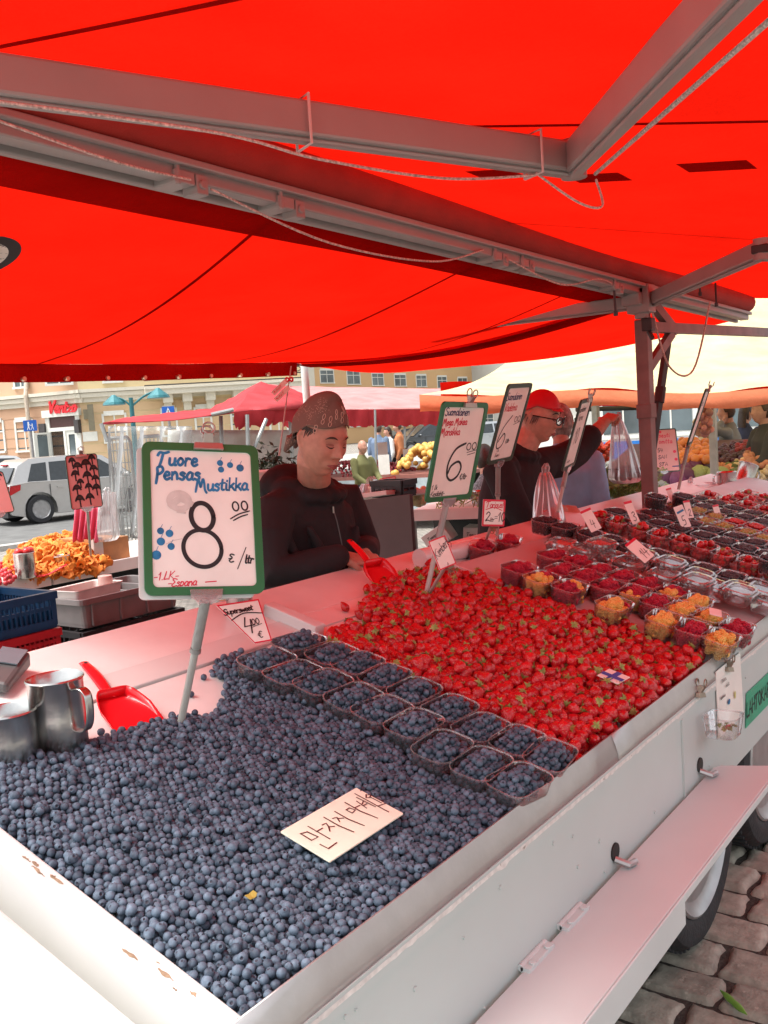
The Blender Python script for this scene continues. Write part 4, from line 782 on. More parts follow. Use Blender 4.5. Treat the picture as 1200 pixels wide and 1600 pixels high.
# blueberry: round, a dimpled five-pointed crown
def blueberry(k):
    m = MB(); n = 12; rr = random.Random(k); prof = [(.0, -.9), (.5, -.80), (.86, -.48), (1, -.05), (.95, .33), (.74, .66), (.50, .80), (.40, .90), (.29, .80), (.0, .66)]
    V = []; F = []
    for i, (r, z) in enumerate(prof):
        if r == 0: V.append((0, 0, z)); continue
        for j in range(n):
            a = 2 * PI * j / n; q = 1 + .03 * math.sin(2 * a + k) ; zz = z + (.12 if (i == 7 and j % 2 == 0) else 0); r2 = r * (1.1 if (i == 7 and j % 2 == 0) else 1); V.append((r2 * q * math.cos(a), r2 * q * math.sin(a), zz))
    L = len(V) - 1
    for j in range(n): F.append((0, 1 + (j + 1) % n, 1 + j))
    for i in range(len(prof) - 3):
        for j in range(n): a = 1 + i * n; F.append((a + j, a + (j + 1) % n, a + n + (j + 1) % n, a + n + j))
    b0 = 1 + (len(prof) - 3) * n
    m.add(V, F); m.mi = 1; base = len(m.f)
    for j in range(n): m.f.append((b0 + j, b0 + (j + 1) % n, L)); m.m.append(1)
    for i in range(len(m.f)):
        pass
    return Proto(m), None
def strawberry(k):
    rr = random.Random(k); m = MB(); m.mi = 2; n = 14; a_, b_ = rr.uniform(.46, .56), rr.uniform(.9, 1.2)
    prof = [(0, -.62 * b_)] + [(a_ * math.sin(PI * t) ** .8 * (1 - .28 * (1 - t)) * (1.12 if t > .5 else 1), -.62 * b_ + 1.12 * b_ * t) for t in np.linspace(.06, .94, 9)] + [(0, .47 * b_)]
    V = []; F = []
    for r, z in prof:
        if r == 0: V.append((0, 0, z)); continue
        for j in range(n): an = 2 * PI * j / n; q = 1 + .06 * math.sin(2 * an + k) + .04 * math.sin(3 * an + 2 * k + z * 4); V.append((r * q * math.cos(an), r * q * math.sin(an), z))
    L = len(V) - 1
    for j in range(n): F.append((0, 1 + (j + 1) % n, 1 + j)); F.append((L, 1 + 8 * n + j, 1 + 8 * n + (j + 1) % n))
    for i in range(8):
        for j in range(n): a = 1 + i * n; F.append((a + j, a + (j + 1) % n, a + n + (j + 1) % n, a + n + j))
    m.add(V, F); c = MB(); c.mi = 3; z0 = .46 * b_
    for i in range(9):
        an = 2 * PI * i / 9 + rr.uniform(-.2, .2); l = rr.uniform(.28, .46); w_ = .085; up = rr.uniform(-.16, .10); d = np.array((math.cos(an), math.sin(an), 0)); s_ = np.array((-d[1], d[0], 0))
        pts = []
        for t, wd in ((.04, .5), (.5, 1.0), (1, .05)):
            q = d * l * t + np.array((0, 0, z0 + .03 + up * t * t)); pts.append([tuple(q + s_ * w_ * wd), tuple(q - s_ * w_ * wd)])
        c.grid(pts)
    c.tube([(0, 0, z0), (.02, .01, z0 + .16)], .03, 5)
    return Proto(m), Proto(c)
ICO = None
def raspberry(k, mi):
    rr = random.Random(k); m = MB(); m.mi = mi
    for z, r, n, off in ((-.42, .20, 4, 0), (-.22, .40, 8, .3), (.02, .47, 9, 0), (.26, .45, 9, .35), (.46, .36, 8, 0)):
        for i in range(n): a = 2 * PI * i / n + off + rr.uniform(-.1, .1); m.ball((r * math.cos(a), r * math.sin(a), z + rr.uniform(-.02, .02)), .165, n=6, m=4)
    m.ball((0, 0, -.52), .16, n=6, m=4); m.ball((0, 0, 0), .40, (1, 1, 1.2), n=8, m=5)
    return Proto(m), None
def smallball(mi, crown=False):
    m = MB(); m.mi = mi; m.ball((0, 0, 0), 1, n=9, m=6)
    if crown: m.tube([(0, 0, .9), (0, 0, 1.25)], [.22, .1], 5)
    return Proto(m), None
PB_ = [blueberry(k) for k in range(4)]; PS = [strawberry(k) for k in range(6)]; PSN = [(p[0], None) for p in PS]
PR = [raspberry(k, 4) for k in range(3)]; PY = [raspberry(k + 9, 5) for k in range(3)]; PK = [smallball(6, True)]; PC = [smallball(7)]; PG = [smallball(8, True)]
# relaxed planar packing
def inpoly(P, poly):
    x, y = P[:, 0], P[:, 1]; c = np.zeros(len(P), bool); n = len(poly)
    for i in range(n):
        x1, y1 = poly[i]; x2, y2 = poly[(i + 1) % n]
        with np.errstate(divide='ignore', invalid='ignore'): c ^= ((y1 > y) != (y2 > y)) & (x < (x2 - x1) * (y - y1) / (y2 - y1) + x1)
    return c
def edge_dist(P, poly):
    d = np.full(len(P), 9.0); n = len(poly)
    for i in range(n):
        a = np.array(poly[i]); b = np.array(poly[(i + 1) % n]); ab = b - a; t = np.clip(((P - a) @ ab) / (ab @ ab + 1e-12), 0, 1); d = np.minimum(d, np.linalg.norm(P - (a + t[:, None] * ab), axis=1))
    return d
def pack(poly, d, it=14, jit=.35):
    poly = np.array(poly); x0, y0 = poly.min(0); x1, y1 = poly.max(0); P = []
    r = d * .93; j = 0; y = y0
    while y <= y1:
        x = x0 + (j % 2) * r / 2
        while x <= x1: P.append((x, y)); x += r
        y += r * .866; j += 1
    P = np.array(P); P = P + RNG.uniform(-jit, jit, P.shape) * d; P = P[inpoly(P, poly)]
    for _ in range(it):
        kd = KDTree(len(P))
        for i, q in enumerate(P): kd.insert((q[0], q[1], 0), i)
        kd.balance(); mv = np.zeros_like(P)
        for i, q in enumerate(P):
            for co, k, dist in kd.find_range((q[0], q[1], 0), d * .95):
                if k != i and dist > 1e-7: mv[i] += (q - P[k]) / dist * (d * .95 - dist) * .35
        Q = P + np.clip(mv, -d * .3, d * .3); ok = inpoly(Q, poly); P[ok] = Q[ok]
    return P
def tl(px, py, off=0): q = at_t(px, py, off); return (q.x, (q.y - YS) / math.cos(TH))   # tray-plane coordinates
TN = np.array(TRAYM)
def on_tray(x, y, h): return (TN @ np.array((x, y, h, 1)))[:3]

# --- loose blueberries
bp_ = [tl(-60, 1215), tl(40, 1192), tl(130, 1165), tl(185, 1150), tl(210, 1148), tl(250, 1133), tl(300, 1124), tl(335, 1121), tl(345, 1100), tl(352, 1072), tl(330, 1055), tl(331, 1040), tl(368, 1028)]
bp_ += [(1.50, .70), (1.505, .038), (XL + .006, .038), (XL + .006, bp_[0][1])]
d = .0149; P = pack(bp_, d); free = [bp_[i] for i in range(13)]
def dist_free(P, line):
    dd = np.full(len(P), 9.0)
    for a, b in zip(line[:-1], line[1:]):
        a = np.array(a); b = np.array(b); ab = b - a; t = np.clip(((P - a) @ ab) / (ab @ ab), 0, 1); dd = np.minimum(dd, np.linalg.norm(P - (a + t[:, None] * ab), axis=1))
    return dd
def bh(P): dd = dist_free(P, free); return .0068 + .026 * (1 - np.exp(-dd / .05)) + .004 * np.sin(P[:, 0] * 23) * np.sin(P[:, 1] * 19)
BI = []; H_ = bh(P)
for (x, y), h in zip(P, H_): BI.append((int(RNG.integers(4)), TR(on_tray(x, y, h + RNG.normal(0, .0034)), rnd_rot(EZ, 1.5), d / 2 * RNG.uniform(.78, 1.13))))
P2 = pack(bp_, d, 3); H2 = bh(P2)
for (x, y), h in zip(P2, H2):
    if h > .014: BI.append((int(RNG.integers(4)), TR(on_tray(x, y, h - .0120), rnd_rot(EZ, 3), d / 2 * .98)))
for i in RNG.choice(len(P), int(len(P) * .07), replace=False): BI.append((int(RNG.integers(4)), TR(on_tray(P[i, 0] + d / 2, P[i, 1] + d * .3, H_[i] + .0095), rnd_rot(EZ, 1.5), d / 2 * RNG.uniform(.9, 1.1))))
for px, py in ((298, 1089), (318, 1062), (222, 1140)): BI.append((0, TR(on_tray(*tl(px, py), .0065), rnd_rot(EZ, 2), d / 2)))
LOOSE_N = len(BI)

# --- punnets
def punnet_mesh(hx, hy, hz, tp=.84):
    m = MB(); rows = []
    for z, k in ((.002, tp), (.012, tp + .03), (hz * .55, .94), (hz - .004, .985), (hz, 1.0)): rows.append([(x * k, y * k, z) for x, y in rrect(2 * hx, 2 * hy, .028)])
    m.grid(rows, closed=True); k = len(m.v); b0 = [(x * tp, y * tp, .002) for x, y in rrect(2 * hx, 2 * hy, .028)]; m.v += b0; m.f.append(tuple(range(k, k + len(b0)))); m.m.append(0); return m
HX, HY2, HZ = .071, .0435, .056
me_body = punnet_mesh(HX, HY2, HZ).build('tmp', CLEAR, smooth=True, angle=60).data
rm_ = MB(); o_ = rrect(2 * HX, 2 * HY2, .028); rm_.grid([[(x * s, y * s, z) for x, y in o_] for s, z in ((1.0, HZ - .003), (1.03, HZ - .001), (1.035, HZ + .0015), (1.0, HZ + .0015))], closed=True); me_rim = rm_.build('tmp', CLEARRIM, smooth=True).data
for o in [o for o in bpy.data.objects if o.name.startswith('tmp')]: bpy.data.objects.remove(o)
ORD = ['first', 'second', 'third', 'fourth', 'fifth', 'sixth', 'seventh', 'eighth', 'ninth', 'tenth', 'eleventh', 'twelfth']
def punnet(M, label, group, cat='punnet', name='punnet'):
    r = thing(name, label, cat, (0, 0, 0), group)
    for nm, me in (('container', me_body), ('rim', me_rim)): o = bpy.data.objects.new(nm, me); COL.objects.link(o); o.parent = r
    r.matrix_world = M; return r
FILL = {}
def fill(M, kind, d, n_top=2, dome=.014, mixf=None, lie=1.6):
    """berries packed into a punnet: full top layers, and those against the walls below"""
    out = []; z = d * .5 + .003; k = 0; top = HZ - .004
    while z < top + dome:
        s = .84 + .15 * min(1, z / HZ); edge = 1.0
        if z > HZ - d * .9: edge = 1 - (z - HZ + d * .9) / (dome + d * 1.2) * .6
        poly = rrect(2 * (HX * s * edge - d * .5), 2 * (HY2 * s * edge - d * .5), .02); P = pack(poly, d, 3, .2)
        if len(P):
            ed = edge_dist(P, poly); 
            for q, e in zip(P, ed):
                if e < d * .95 or z > top - d * (n_top - 1): out.append((q[0], q[1], z + RNG.normal(0, d * .10)))
        z += d * .80; k += 1
    A = np.array(M); res = []
    for x, y, zz in out:
        kk = mixf(x, y) if mixf else kind; p = (A @ np.array((x, y, zz, 1)))[:3]; res.append((kk, p))
    return res
def punnetM(x, y, h=.0, yaw=0, tilt=True): 
    p = on_tray(x, y, h)
    if tilt: return mat4(p, EX, EY, EZ) @ Matrix.Rotation(yaw, 4, 'Z') @ Matrix.Rotation(RNG.normal(0, .03), 4, 'X')
    return Matrix.Translation(p) @ Matrix.Rotation(yaw, 4, 'Z')
# blueberry punnets, two rows of nine
rowA = [(408, 1023), (451, 1044), (499, 1060), (549, 1084), (597, 1105), (651, 1129), (699, 1167), (765, 1196), (827, 1223)]
rowB = [(461, 996), (512, 1015), (555, 1031), (600, 1052), (648, 1076), (707, 1105), (760, 1137), (821, 1159), (875, 1183)]
for row, nm, hb in ((rowA, 'beside the loose blueberries', .010), (rowB, 'beside the strawberries', .004)):
    for i, (px, py) in enumerate(row):
        x, y = tl(px, py, HZ + hb + .002); y = y + .040 * max(0, 1 - y / .7); M = punnetM(x, y, hb, RNG.normal(0, .06))
        punnet(M, f'clear punnet of blueberries, {ORD[8 - i]} from the front rail in the row {nm}', 'blueberry punnets in two rows')
        for _, p in fill(M, 0, .0146, 2, .019): BI.append((int(RNG.integers(4)), TR(p, rnd_rot(EZ, 1.7), .0073 * RNG.uniform(.84, 1.1))))
scatter('blueberry', PB_, BI, PROD, 'dusty loose blueberry in the lowest corner of the blueberry heap, by the front rail', 'mass of loose blueberries filling the tray and the clear punnets behind', 'blueberry', 'loose blueberries nearest the front corner')

# --- strawberries
sp_ = [tl(520, 992), tl(545, 985), tl(575, 984), tl(562, 965), tl(563, 955), tl(580, 940), tl(600, 918), tl(640, 905), tl(675, 897), tl(705, 893)]
nf = len(sp_); sp_ += [(RB0 - .02, .93), (RB0 - .02, .052), (1.80, .05), (1.795, .75)]
d = .032; P = pack(sp_, d, 10); fre = sp_[:nf]
def shh(P): dd = dist_free(P, fre); return .015 + .026 * (1 - np.exp(-dd / .09)) + .006 * np.sin(P[:, 0] * 9 + 1) * np.sin(P[:, 1] * 11)
SI = []; H_ = shh(P)
def strawM(p, s, spread=2.2): return TR(p, rnd_rot(EZ, spread), s * 1.04)
for (x, y), h in zip(P, H_): SI.append((int(RNG.integers(6)), strawM(on_tray(x, y, h + RNG.normal(0, .005)), d * RNG.uniform(.84, 1.14))))
P2 = pack(sp_, d, 2); H2 = shh(P2)
for (x, y), h in zip(P2, H2):
    if h > .025: SI.append((int(RNG.integers(6)), strawM(on_tray(x, y, h - .021), d)))
for i in RNG.choice(len(P), int(len(P) * .16), replace=False): SI.append((int(RNG.integers(6)), strawM(on_tray(P[i, 0] + d * .5, P[i, 1] + d * .3, H_[i] + .019), d * RNG.uniform(.85, 1.05), 1.3)))
for px, py in ((572, 928), (538, 957), (700, 905)): SI.append((1, TR(on_tray(*tl(px, py), .016), rnd_rot(EZ, 2.4), d * .9)))
# hulls: about half of the fruit shows no leaf cap
protS = PS + PSN; SI = [((k if RNG.uniform() < .64 else k + 6), M) for k, M in SI]

# --- raspberries and the rows beyond, punnet by punnet
RI, YI, KI, CI, GI = [], [], [], [], []
def add_fill(M, kind, mixf=None):
    if kind == 'r' or kind == 'y' or kind == 'm':
        for kk, p in fill(M, kind, .0185, 2, .013, mixf): (RI if kk == 'r' else YI).append((int(RNG.integers(3)), TR(p, rnd_rot(EZ, 2.4), .0185 * RNG.uniform(.88, 1.1))))
    elif kind == 's':
        for kk, p in fill(M, kind, .027, 2, .022): SI.append((int(RNG.integers(6)) + (0 if RNG.uniform() < .5 else 6), TR(p, rnd_rot(EZ, 2.2), .028 * RNG.uniform(.85, 1.1))))
    else:
        lst, dd = {'k': (KI, .0098), 'c': (CI, .009), 'g': (GI, .0135)}[kind]
        for kk, p in fill(M, kind, dd, 1, .010): lst.append((0, TR(p, rnd_rot(EZ, 2), dd / 2 * RNG.uniform(.85, 1.15))))
KINDN = {'r': 'red raspberries', 'y': 'yellow raspberries', 'k': 'blackcurrants', 's': 'small strawberries', 'c': 'redcurrants', 'g': 'green gooseberries'}
HB = .047
near = [(800, 881, 'r', 'behind the white edge, leftmost'), (835, 897, 'm1', 'yellow in front, red behind'), (883, 912, 'm2', 'red on the left, yellow on the right'), (867, 885, 'r', 'just behind the first two-coloured punnets'), (856, 862, 'r', 'topmost at the left of the raspberry group'),
        (892, 870, 'r', 'in the back row beside an empty lidded box'), (908, 895, 'r', 'in the middle of the group'), (931, 885, 'r', 'in the back row next to the lids'), (969, 896, 'r', 'back row, right of the middle'), (946, 911, 'r', 'directly behind the two-coloured punnet'),
        (958, 941, 'm3', 'mostly yellow with a few red at the back'), (992, 922, 'm4', 'red with a yellow front edge'), (1010, 909, 'r', 'in the back row touching the lids'), (1029, 938, 'r', 'between two yellow filled punnets'), (1054, 923, 'm5', 'red on top, yellow below'),
        (1094, 939, 'y', 'in the back row below the lids'), (1073, 951, 'y', 'under the small white card'), (1042, 966, 'y', 'big and full at the front of the group'), (1119, 964, 'y', 'half covered by the white card'), (1094, 983, 'r', 'at the front between two yellow punnets'), (1167, 983, 'r', 'at the right end by the rail'), (1142, 999, 'y', 'nearest the front rail')]
MIXF = {'m1': lambda x, y: 'y' if x < .015 else 'r', 'm2': lambda x, y: 'y' if (x > .01 and y < .03) else 'r', 'm3': lambda x, y: 'r' if x > .03 and y > -.03 else 'y', 'm4': lambda x, y: 'y' if x < -.035 else 'r', 'm5': lambda x, y: 'r' if x > -.015 else 'y'}
for px, py, kd_, where in near:
    x, y = tl(px, py, HZ + HB); y = y + .052 * max(0, 1 - y / .6); M = punnetM(x, y, HB, RNG.normal(0, .08))
    if kd_ in MIXF: punnet(M, f'clear punnet of mixed raspberries, {where}', 'raspberry punnets on the grey board'); add_fill(M, 'm', MIXF[kd_])
    else: punnet(M, f'clear punnet of {KINDN[kd_]}, {where}', 'raspberry punnets on the grey board'); add_fill(M, kd_)
# regular rows farther along: (X, kind by Y, first, last, colour words)
rows_ = [(3.385, 'k', 10, 'blackcurrants in the row behind the stacked lids', 0), (3.715, 's', 9, 'small strawberries in the row of seven', 1), (3.90, 'k', 9, 'blackcurrants just behind the strawberry punnets', 0), (4.06, 'k', 8, 'blackcurrants in the second dark row', 0), (4.22, 'g', 8, 'gooseberries in the green row', 0), (4.38, 'c', 8, 'redcurrants behind the gooseberries', 0), (4.54, 'k', 8, 'blackcurrants in the third dark row', 0), (4.70, 'k', 8, 'blackcurrants in the fourth dark row', 0), (4.88, 's', 8, 'strawberries in the first far row', 1), (5.05, 's', 7, 'strawberries in the second far row', 1), (5.24, 's', 7, 'strawberries in the last visible row', 1)]
for X, kd_, n, words_, tall in rows_:
    for i in range(n):
        Y = .93 + i * .0885
        if kd_ == 's' and X < 4: Y = 1.04 + i * .0885 - .09
        if X > 4.6 and Y > 1.66: continue
        k2 = kd_
        if kd_ == 'g' and i > 5: k2 = 'k'
        if kd_ == 'c' and i > 4: k2 = 'g'
        x, y = X + RNG.normal(0, .006), (Y + .0 - YS) / math.cos(TH) + RNG.normal(0, .004); M = punnetM(x, y, HB, RNG.normal(0, .06))
        punnet(M, f'clear punnet of {words_ if k2 == kd_ else KINDN[k2] + " at the back"}, {ORD[i]} from the front rail', 'punnets in the far rows'); add_fill(M, k2)
for i, (px, py) in enumerate(((1190, 868), (1012, 772), (1055, 771))):
    x, y = tl(px, py, HZ + HB + .05); M = punnetM(x, y, HB + .052, .1); punnet(M, ['raised dark punnet of blackcurrants at the picture edge, on top of another', 'tall dark punnet of blackcurrants left of the post foot', 'tall dark punnet of blackcurrants right of the post foot'][i], 'punnets in the far rows'); add_fill(M, 'k')
# small punnets at the sellers' edge
for px, py, kd_, lb in ((748, 850, 'r', 'lone punnet of raspberries on the red counter edge, beneath the small offer sign'), (790, 842, 'r', 'lone punnet of raspberries behind the grey board, right of the offer sign')):
    x, y = tl(px, py, HZ); M = punnetM(x, y, .004, .3); punnet(M, lb, 'punnets at the back edge'); add_fill(M, kd_)
scatter('strawberry', protS, SI, PROD, 'ripe red strawberry in the lower part of the strawberry heap, near the blueberry punnets', 'mass of strawberries in the upper heap and the far punnets', 'strawberry', 'loose strawberries nearest the front rail', 'leaf_cap')
scatter('raspberry', PR, RI, PROD, 'red raspberry in a punnet at the front of the raspberry group', 'red raspberries filling the punnets farther back', 'raspberry', 'raspberries in the nearest punnets')
scatter('yellow_raspberry', PY, YI, PROD, 'yellow raspberry in one of the nearer punnets by the strawberry heap', 'yellow raspberries deeper in the punnets', 'raspberry', 'yellow raspberries in the nearest punnets')
scatter('blackcurrant', PK, KI, PROD, 'blackcurrant in the nearest dark punnets behind the stacked lids', 'blackcurrants filling the far dark punnets', 'blackcurrant', 'blackcurrants in the nearest dark punnets')
scatter('redcurrant', PC, CI, PROD, 'redcurrant in the far row of redcurrant punnets', 'redcurrants deeper in the far row of punnets', 'redcurrant', 'redcurrants in the far row')
scatter('gooseberry', PG, GI, PROD, 'green gooseberry in the row of gooseberry punnets', 'green gooseberries deeper in the row of punnets', 'gooseberry', 'gooseberries in the green row')
# stacked clear lids and closed boxes behind the raspberries
lid = MB(); 
for k, z in ((1.04, 0), (1.04, .006), (.92, .008), (.9, .014), (.72, .014), (.70, .010), (.45, .010)): pass
rowsL = [[(x * k * .075, y * k * .047, z) for x, y in rrect(2, 2, .55)] for k, z in ((1.05, 0), (1.06, .006), (.95, .007), (.92, .014), (.76, .015), (.72, .008), (.3, .008))]
rowsL = [[(px_ , py_, z) for px_, py_, z in r_] for r_ in rowsL]; lid.grid(rowsL, closed=True); k = len(lid.v); lid.v += rowsL[-1]; lid.f.append(tuple(range(k, k + len(rowsL[-1])))); lid.m.append(0)
me_lid = lid.build('tmp', LIDM, smooth=True, angle=50).data; bpy.data.objects.remove([o for o in bpy.data.objects if o.name == 'tmp'][0])
lids = [(868, 848), (904, 862), (927, 858), (950, 870), (972, 882), (990, 876), (905, 862), (1025, 901), (1034, 888), (1064, 908), (1079, 902), (1075, 916), (1106, 915), (1140, 922), (1142, 933), (1188, 938), (1178, 925)]
for i, (px, py) in enumerate(lids):
    x, y = tl(px, py, HB + .045); M = punnetM(x, y, HB + .012 + .012 * (i % 3), RNG.normal(0, .05)); r = thing('closed_box', f'clear closed berry box with ridged lid, {(ORD + ["thirteenth","fourteenth","fifteenth","sixteenth","seventeenth"])[i]} from the left in the shiny row', 'box', (0, 0, 0), 'clear closed boxes behind the raspberries')
    o = bpy.data.objects.new('container', me_body); COL.objects.link(o); o.parent = r; o.scale = (1, 1, .55); o = bpy.data.objects.new('lid', me_lid); COL.objects.link(o); o.parent = r; o.location = (0, 0, .034)
    r.matrix_world = M
# ------------------------------------------------------------------ price boards and signs
def quadframe(TL, TR, BL, d, w_, h_, far_right=1, far_bot=-1):
    """pose of a w x h board from three sighted corners, its top left corner at distance d"""
    tl_ = at_d(*TL, d)
    def other(px, L, sgn):
        r = ray(*px); o = EYE - tl_; a = r.dot(r); b = 2 * r.dot(o); c = o.dot(o) - L * L; D = b * b - 4 * a * c; t = (-b + sgn * math.sqrt(max(D, 0))) / (2 * a); return EYE + r * t
    x = other(TR, w_, far_right) - tl_; y = tl_ - other(BL, h_, far_bot); M = frame((0, 0, 0), x, y)
    c = tl_ + M.to_3x3() @ Vector((w_ / 2, -h_ / 2, 0)); M.translation = c; return M
def local_thing(name, label, cat, group=None): return thing(name, label, cat, (0, 0, 0), group)
def bulldog(mb, M, s=1):
    mb.hexa([M @ Vector(q) for q in ((-.03 * s, -.008 * s, -.003), (.03 * s, -.008 * s, -.003), (.03 * s, -.008 * s, .010), (-.03 * s, -.008 * s, .010), (-.028 * s, .006 * s, -.002), (.028 * s, .006 * s, -.002), (.028 * s, .006 * s, .007), (-.028 * s, .006 * s, .007))])
    mb.hexa([M @ Vector(q) for q in ((-.011 * s, .005 * s, -.001), (.011 * s, .005 * s, -.001), (.011 * s, .005 * s, .006), (-.011 * s, .005 * s, .006), (-.009 * s, .024 * s, -.008), (.009 * s, .024 * s, -.008), (.009 * s, .024 * s, .014), (-.009 * s, .024 * s, .014))])
    for z in (-.006, .012):
        P = [(s * .012 * math.cos(a), s * (.034 + .012 * math.sin(a)), z * 1.2) for a in np.linspace(-1.2, PI + 1.2, 14)]; mb.tube(P, .0022 * s, 6, M=M)
    mb.tube([(-.012 * s, .022 * s, .003), (.012 * s, .022 * s, .003)], .006 * s, 10, M=M)
def pole_part(root, a, b, r=.007, sleeve=True, mt=None):
    m = MB(); m.tube([a, b], r, 12); p = m.build('pole', mt or GREYPOLE, root, smooth=True)
    if sleeve: 
        d = (Vector(b) - Vector(a)); m = MB(); m.tube([Vector(a) + d * .02, Vector(a) + d * .38], r * 1.35, 12); m.tube([Vector(a) + d * .39, Vector(a) + d * .42], r * 1.5, 12); m.build('sleeve', mat('grey duct tape sleeve', (.30, .31, .29), .4, .2, bump=.3, bscale=60), p, smooth=True)
def board(label, TL, TR, BL, d, w_, h_, base, texts, frame_m=GREENF, fr=1, fb=-1, clip=.52, fw=.016, group=None, name='price_board', backing=False, extra=None, sleeve=True, poler=.0075):
    M = quadframe(TL, TR, BL, d, w_, h_, fr, fb); rt = local_thing(name, label, 'sign', group)
    m = MB(); ring_prism(m, rrect(w_, h_, .016), rrect(w_ - 2 * fw, h_ - 2 * fw, .010), -.003, .004, M); m.prism(rrect(w_ - .004, h_ - .004, .014), -.0045, -.0032, M); m.build('frame', frame_m, rt, bevel=.001)
    m = MB(); m.prism(rrect(w_ - 2 * fw + .002, h_ - 2 * fw + .002, .010), -.003, .0005, M); pp = m.build('paper', PAPER, rt)
    inks = {}
    for t in texts:
        ink = t[0]; mb = inks.setdefault(ink.name, (MB(), ink))[0]
        if t[1] == 'line': ribbon(mb, [((u - .5) * w_, (v - .5) * h_) for u, v in smooth_line(t[2], 4)], t[3], .0013 + len(mb.v) * 1e-8, M)
        elif t[1] == 'dot': disc(mb, (t[2] - .5) * w_, (t[3] - .5) * h_, t[4] * w_, t[-1] * w_, .0011, M)
        else: write(mb, t[1], (t[2] - .5) * w_, (t[3] - .5) * h_, t[4] * h_, t[5], M, .0012, ang=t[6] if len(t) > 6 else 0, slant=t[7] if len(t) > 7 else .12, sp=t[8] if len(t) > 8 else .12)
    for mb, ink in inks.values(): mb.build('lettering', ink, pp)
    if clip is not None: m = MB(); bulldog(m, M @ Matrix.Translation(((clip - .5) * w_, h_ / 2 - .006, .004))); m.build('clip', CHROME, rt, bevel=.0008)
    if backing: m = MB(); m.prism(rrect(w_ - .01, h_ - .004, .01, cx=-.014, cy=-.008), -.012, -.008, M); m.build('backing', WHITE, rt)
    bot = M @ Vector((0, -h_ / 2 - .002, -.004))
    m = MB(); m.prism([(-.032, .010), (.032, .010), (.03, -.006), (.012, -.018), (-.012, -.018), (-.03, -.006)], .0055, .008, M @ Matrix.Translation((0, -h_ / 2, 0))); m.prism([(-.032, .010), (.032, .010), (.012, -.018), (-.012, -.018)], -.010, -.006, M @ Matrix.Translation((0, -h_ / 2, 0))); m.build('clear_holder', CLEARRIM, rt)
    if base is not None: pole_part(rt, bot + Vector((0, 0, -.004)), base, poler, sleeve)
    return M, rt
# 1: big blueberry board
def c1(x, y): t = (y - 40) / 1330; l = 165 - 80 * t; r = 1160 - 110 * t; return ((x - l) / (r - l), 1 - t)
T = []
def W1(ink, s, x, y, hpx, wd, *a): u, v = c1(x, y); T.append((ink, s, u, v, hpx / 1330, wd, *a))
W1(INKB, 'Tuore', 275, 250, 118, .0056, .02, .12, .10); W1(INKB, 'Pensas', 245, 378, 118, .0056, .03, .1, .09); W1(INKB, 'Mustikka', 575, 470, 108, .0048, .05, .1, .06)
def ell(cx, cy, rx, ry, n=22, a0=0): return [c1(cx + rx * math.cos(a0 + 2 * PI * i / n), cy + ry * math.sin(a0 + 2 * PI * i / n)) for i in range(n + 1)]
T.append((INKK, 'line', ell(607, 695, 92, 120), .0096)); T.append((INKK, 'line', ell(580, 972, 155, 160), .0084))
T.append((INKK, 'line', ell(898, 600, 26, 40, 12), .0032)); T.append((INKK, 'line', ell(975, 593, 26, 40, 12), .0032)); T.append((INKK, 'line', [c1(842, 712), c1(920, 668), c1(1012, 640)], .0028)); T.append((INKK, 'line', [c1(866, 726), c1(930, 692), c1(992, 672)], .0028))
W1(INKK, 'E', 785, 1095, 70, .0028); W1(INKK, '-', 780, 1085, 70, .0026); T.append((INKK, 'line', [c1(942, 965), c1(850, 1150)], .0024)); W1(INKK, 'ltr', 918, 1102, 72, .0034, 0, .15, .02)
W1(INKR, '-1.LK-', 165, 1240, 66, .0022, .05, .25, .1); W1(INKR, '-Espana', 270, 1295, 66, .0022, .03, .25, .05); T.append((INKR, 'line', [c1(575, 1262), c1(660, 1256)], .003))
for x, y, r in ((810, 210, 27), (812, 270, 27), (895, 226, 27), (980, 250, 33), (255, 822, 29), (325, 843, 32), (250, 913, 34), (328, 955, 30), (205, 1028, 39)):
    u, v = c1(x, y); T.append((INKB, 'dot', u, v, r / 990, r / 990)); T.append((INKB, 'line', [c1(x, y - r * .8), c1(x + 20, y - r * 1.9)], .0012))
T.append((INKG, 'line', ell(430, 560, 80, 70), .012)); T.append((INKG, 'line', [c1(360, 600), c1(440, 540), c1(520, 580)], .014)); T.append((INKG, 'line', [c1(410, 655), c1(465, 662)], .006)); T.append((INKG, 'line', [c1(290, 935), c1(350, 905), c1(420, 890)], .0015))
b8 = at_t(282, 1132, .02)
board('large blueberry price board with green frame and a big black 8', (221, 690), (402, 697), (205, 931), 1.86, .233, .308, b8, T, clip=.56, backing=True, fr=1)
# 2: strawberry board, 3: raspberry board, 4/5: boards seen almost edge-on
T = [(INKN, 'Suomalainen', .10, .865, .075, .0030, 0, .1, .02), (INKR, 'Mega Makea', .09, .765, .068, .0034, .02, .1, .03), (INKR, 'Mansikka', .08, .665, .075, .0034, .03, .1, .03), (INKK, 'line', [(.66, .585), (.47, .53), (.36, .40), (.37, .27), (.47, .21), (.60, .25), (.65, .34), (.57, .40), (.43, .36), (.38, .28)], .0075),
     (INKK, 'line', [(.74 + .045 * math.cos(a), .55 + .035 * math.sin(a)) for a in np.linspace(0, 2 * PI, 12)], .0035), (INKK, 'line', [(.86 + .045 * math.cos(a), .555 + .035 * math.sin(a)) for a in np.linspace(0, 2 * PI, 12)], .0035), (INKK, 'line', [(.72, .49), (.93, .515)], .003), (INKK, 'line', [(.74, .465), (.9, .485)], .003), (INKK, '€/ltr', .66, .215, .055, .0028, 0, .15, .03), (INKK, '1 lk', .10, .125, .05, .0022), (INKK, '-Kesälahti-', .08, .06, .05, .0020, 0, .15, .02)]
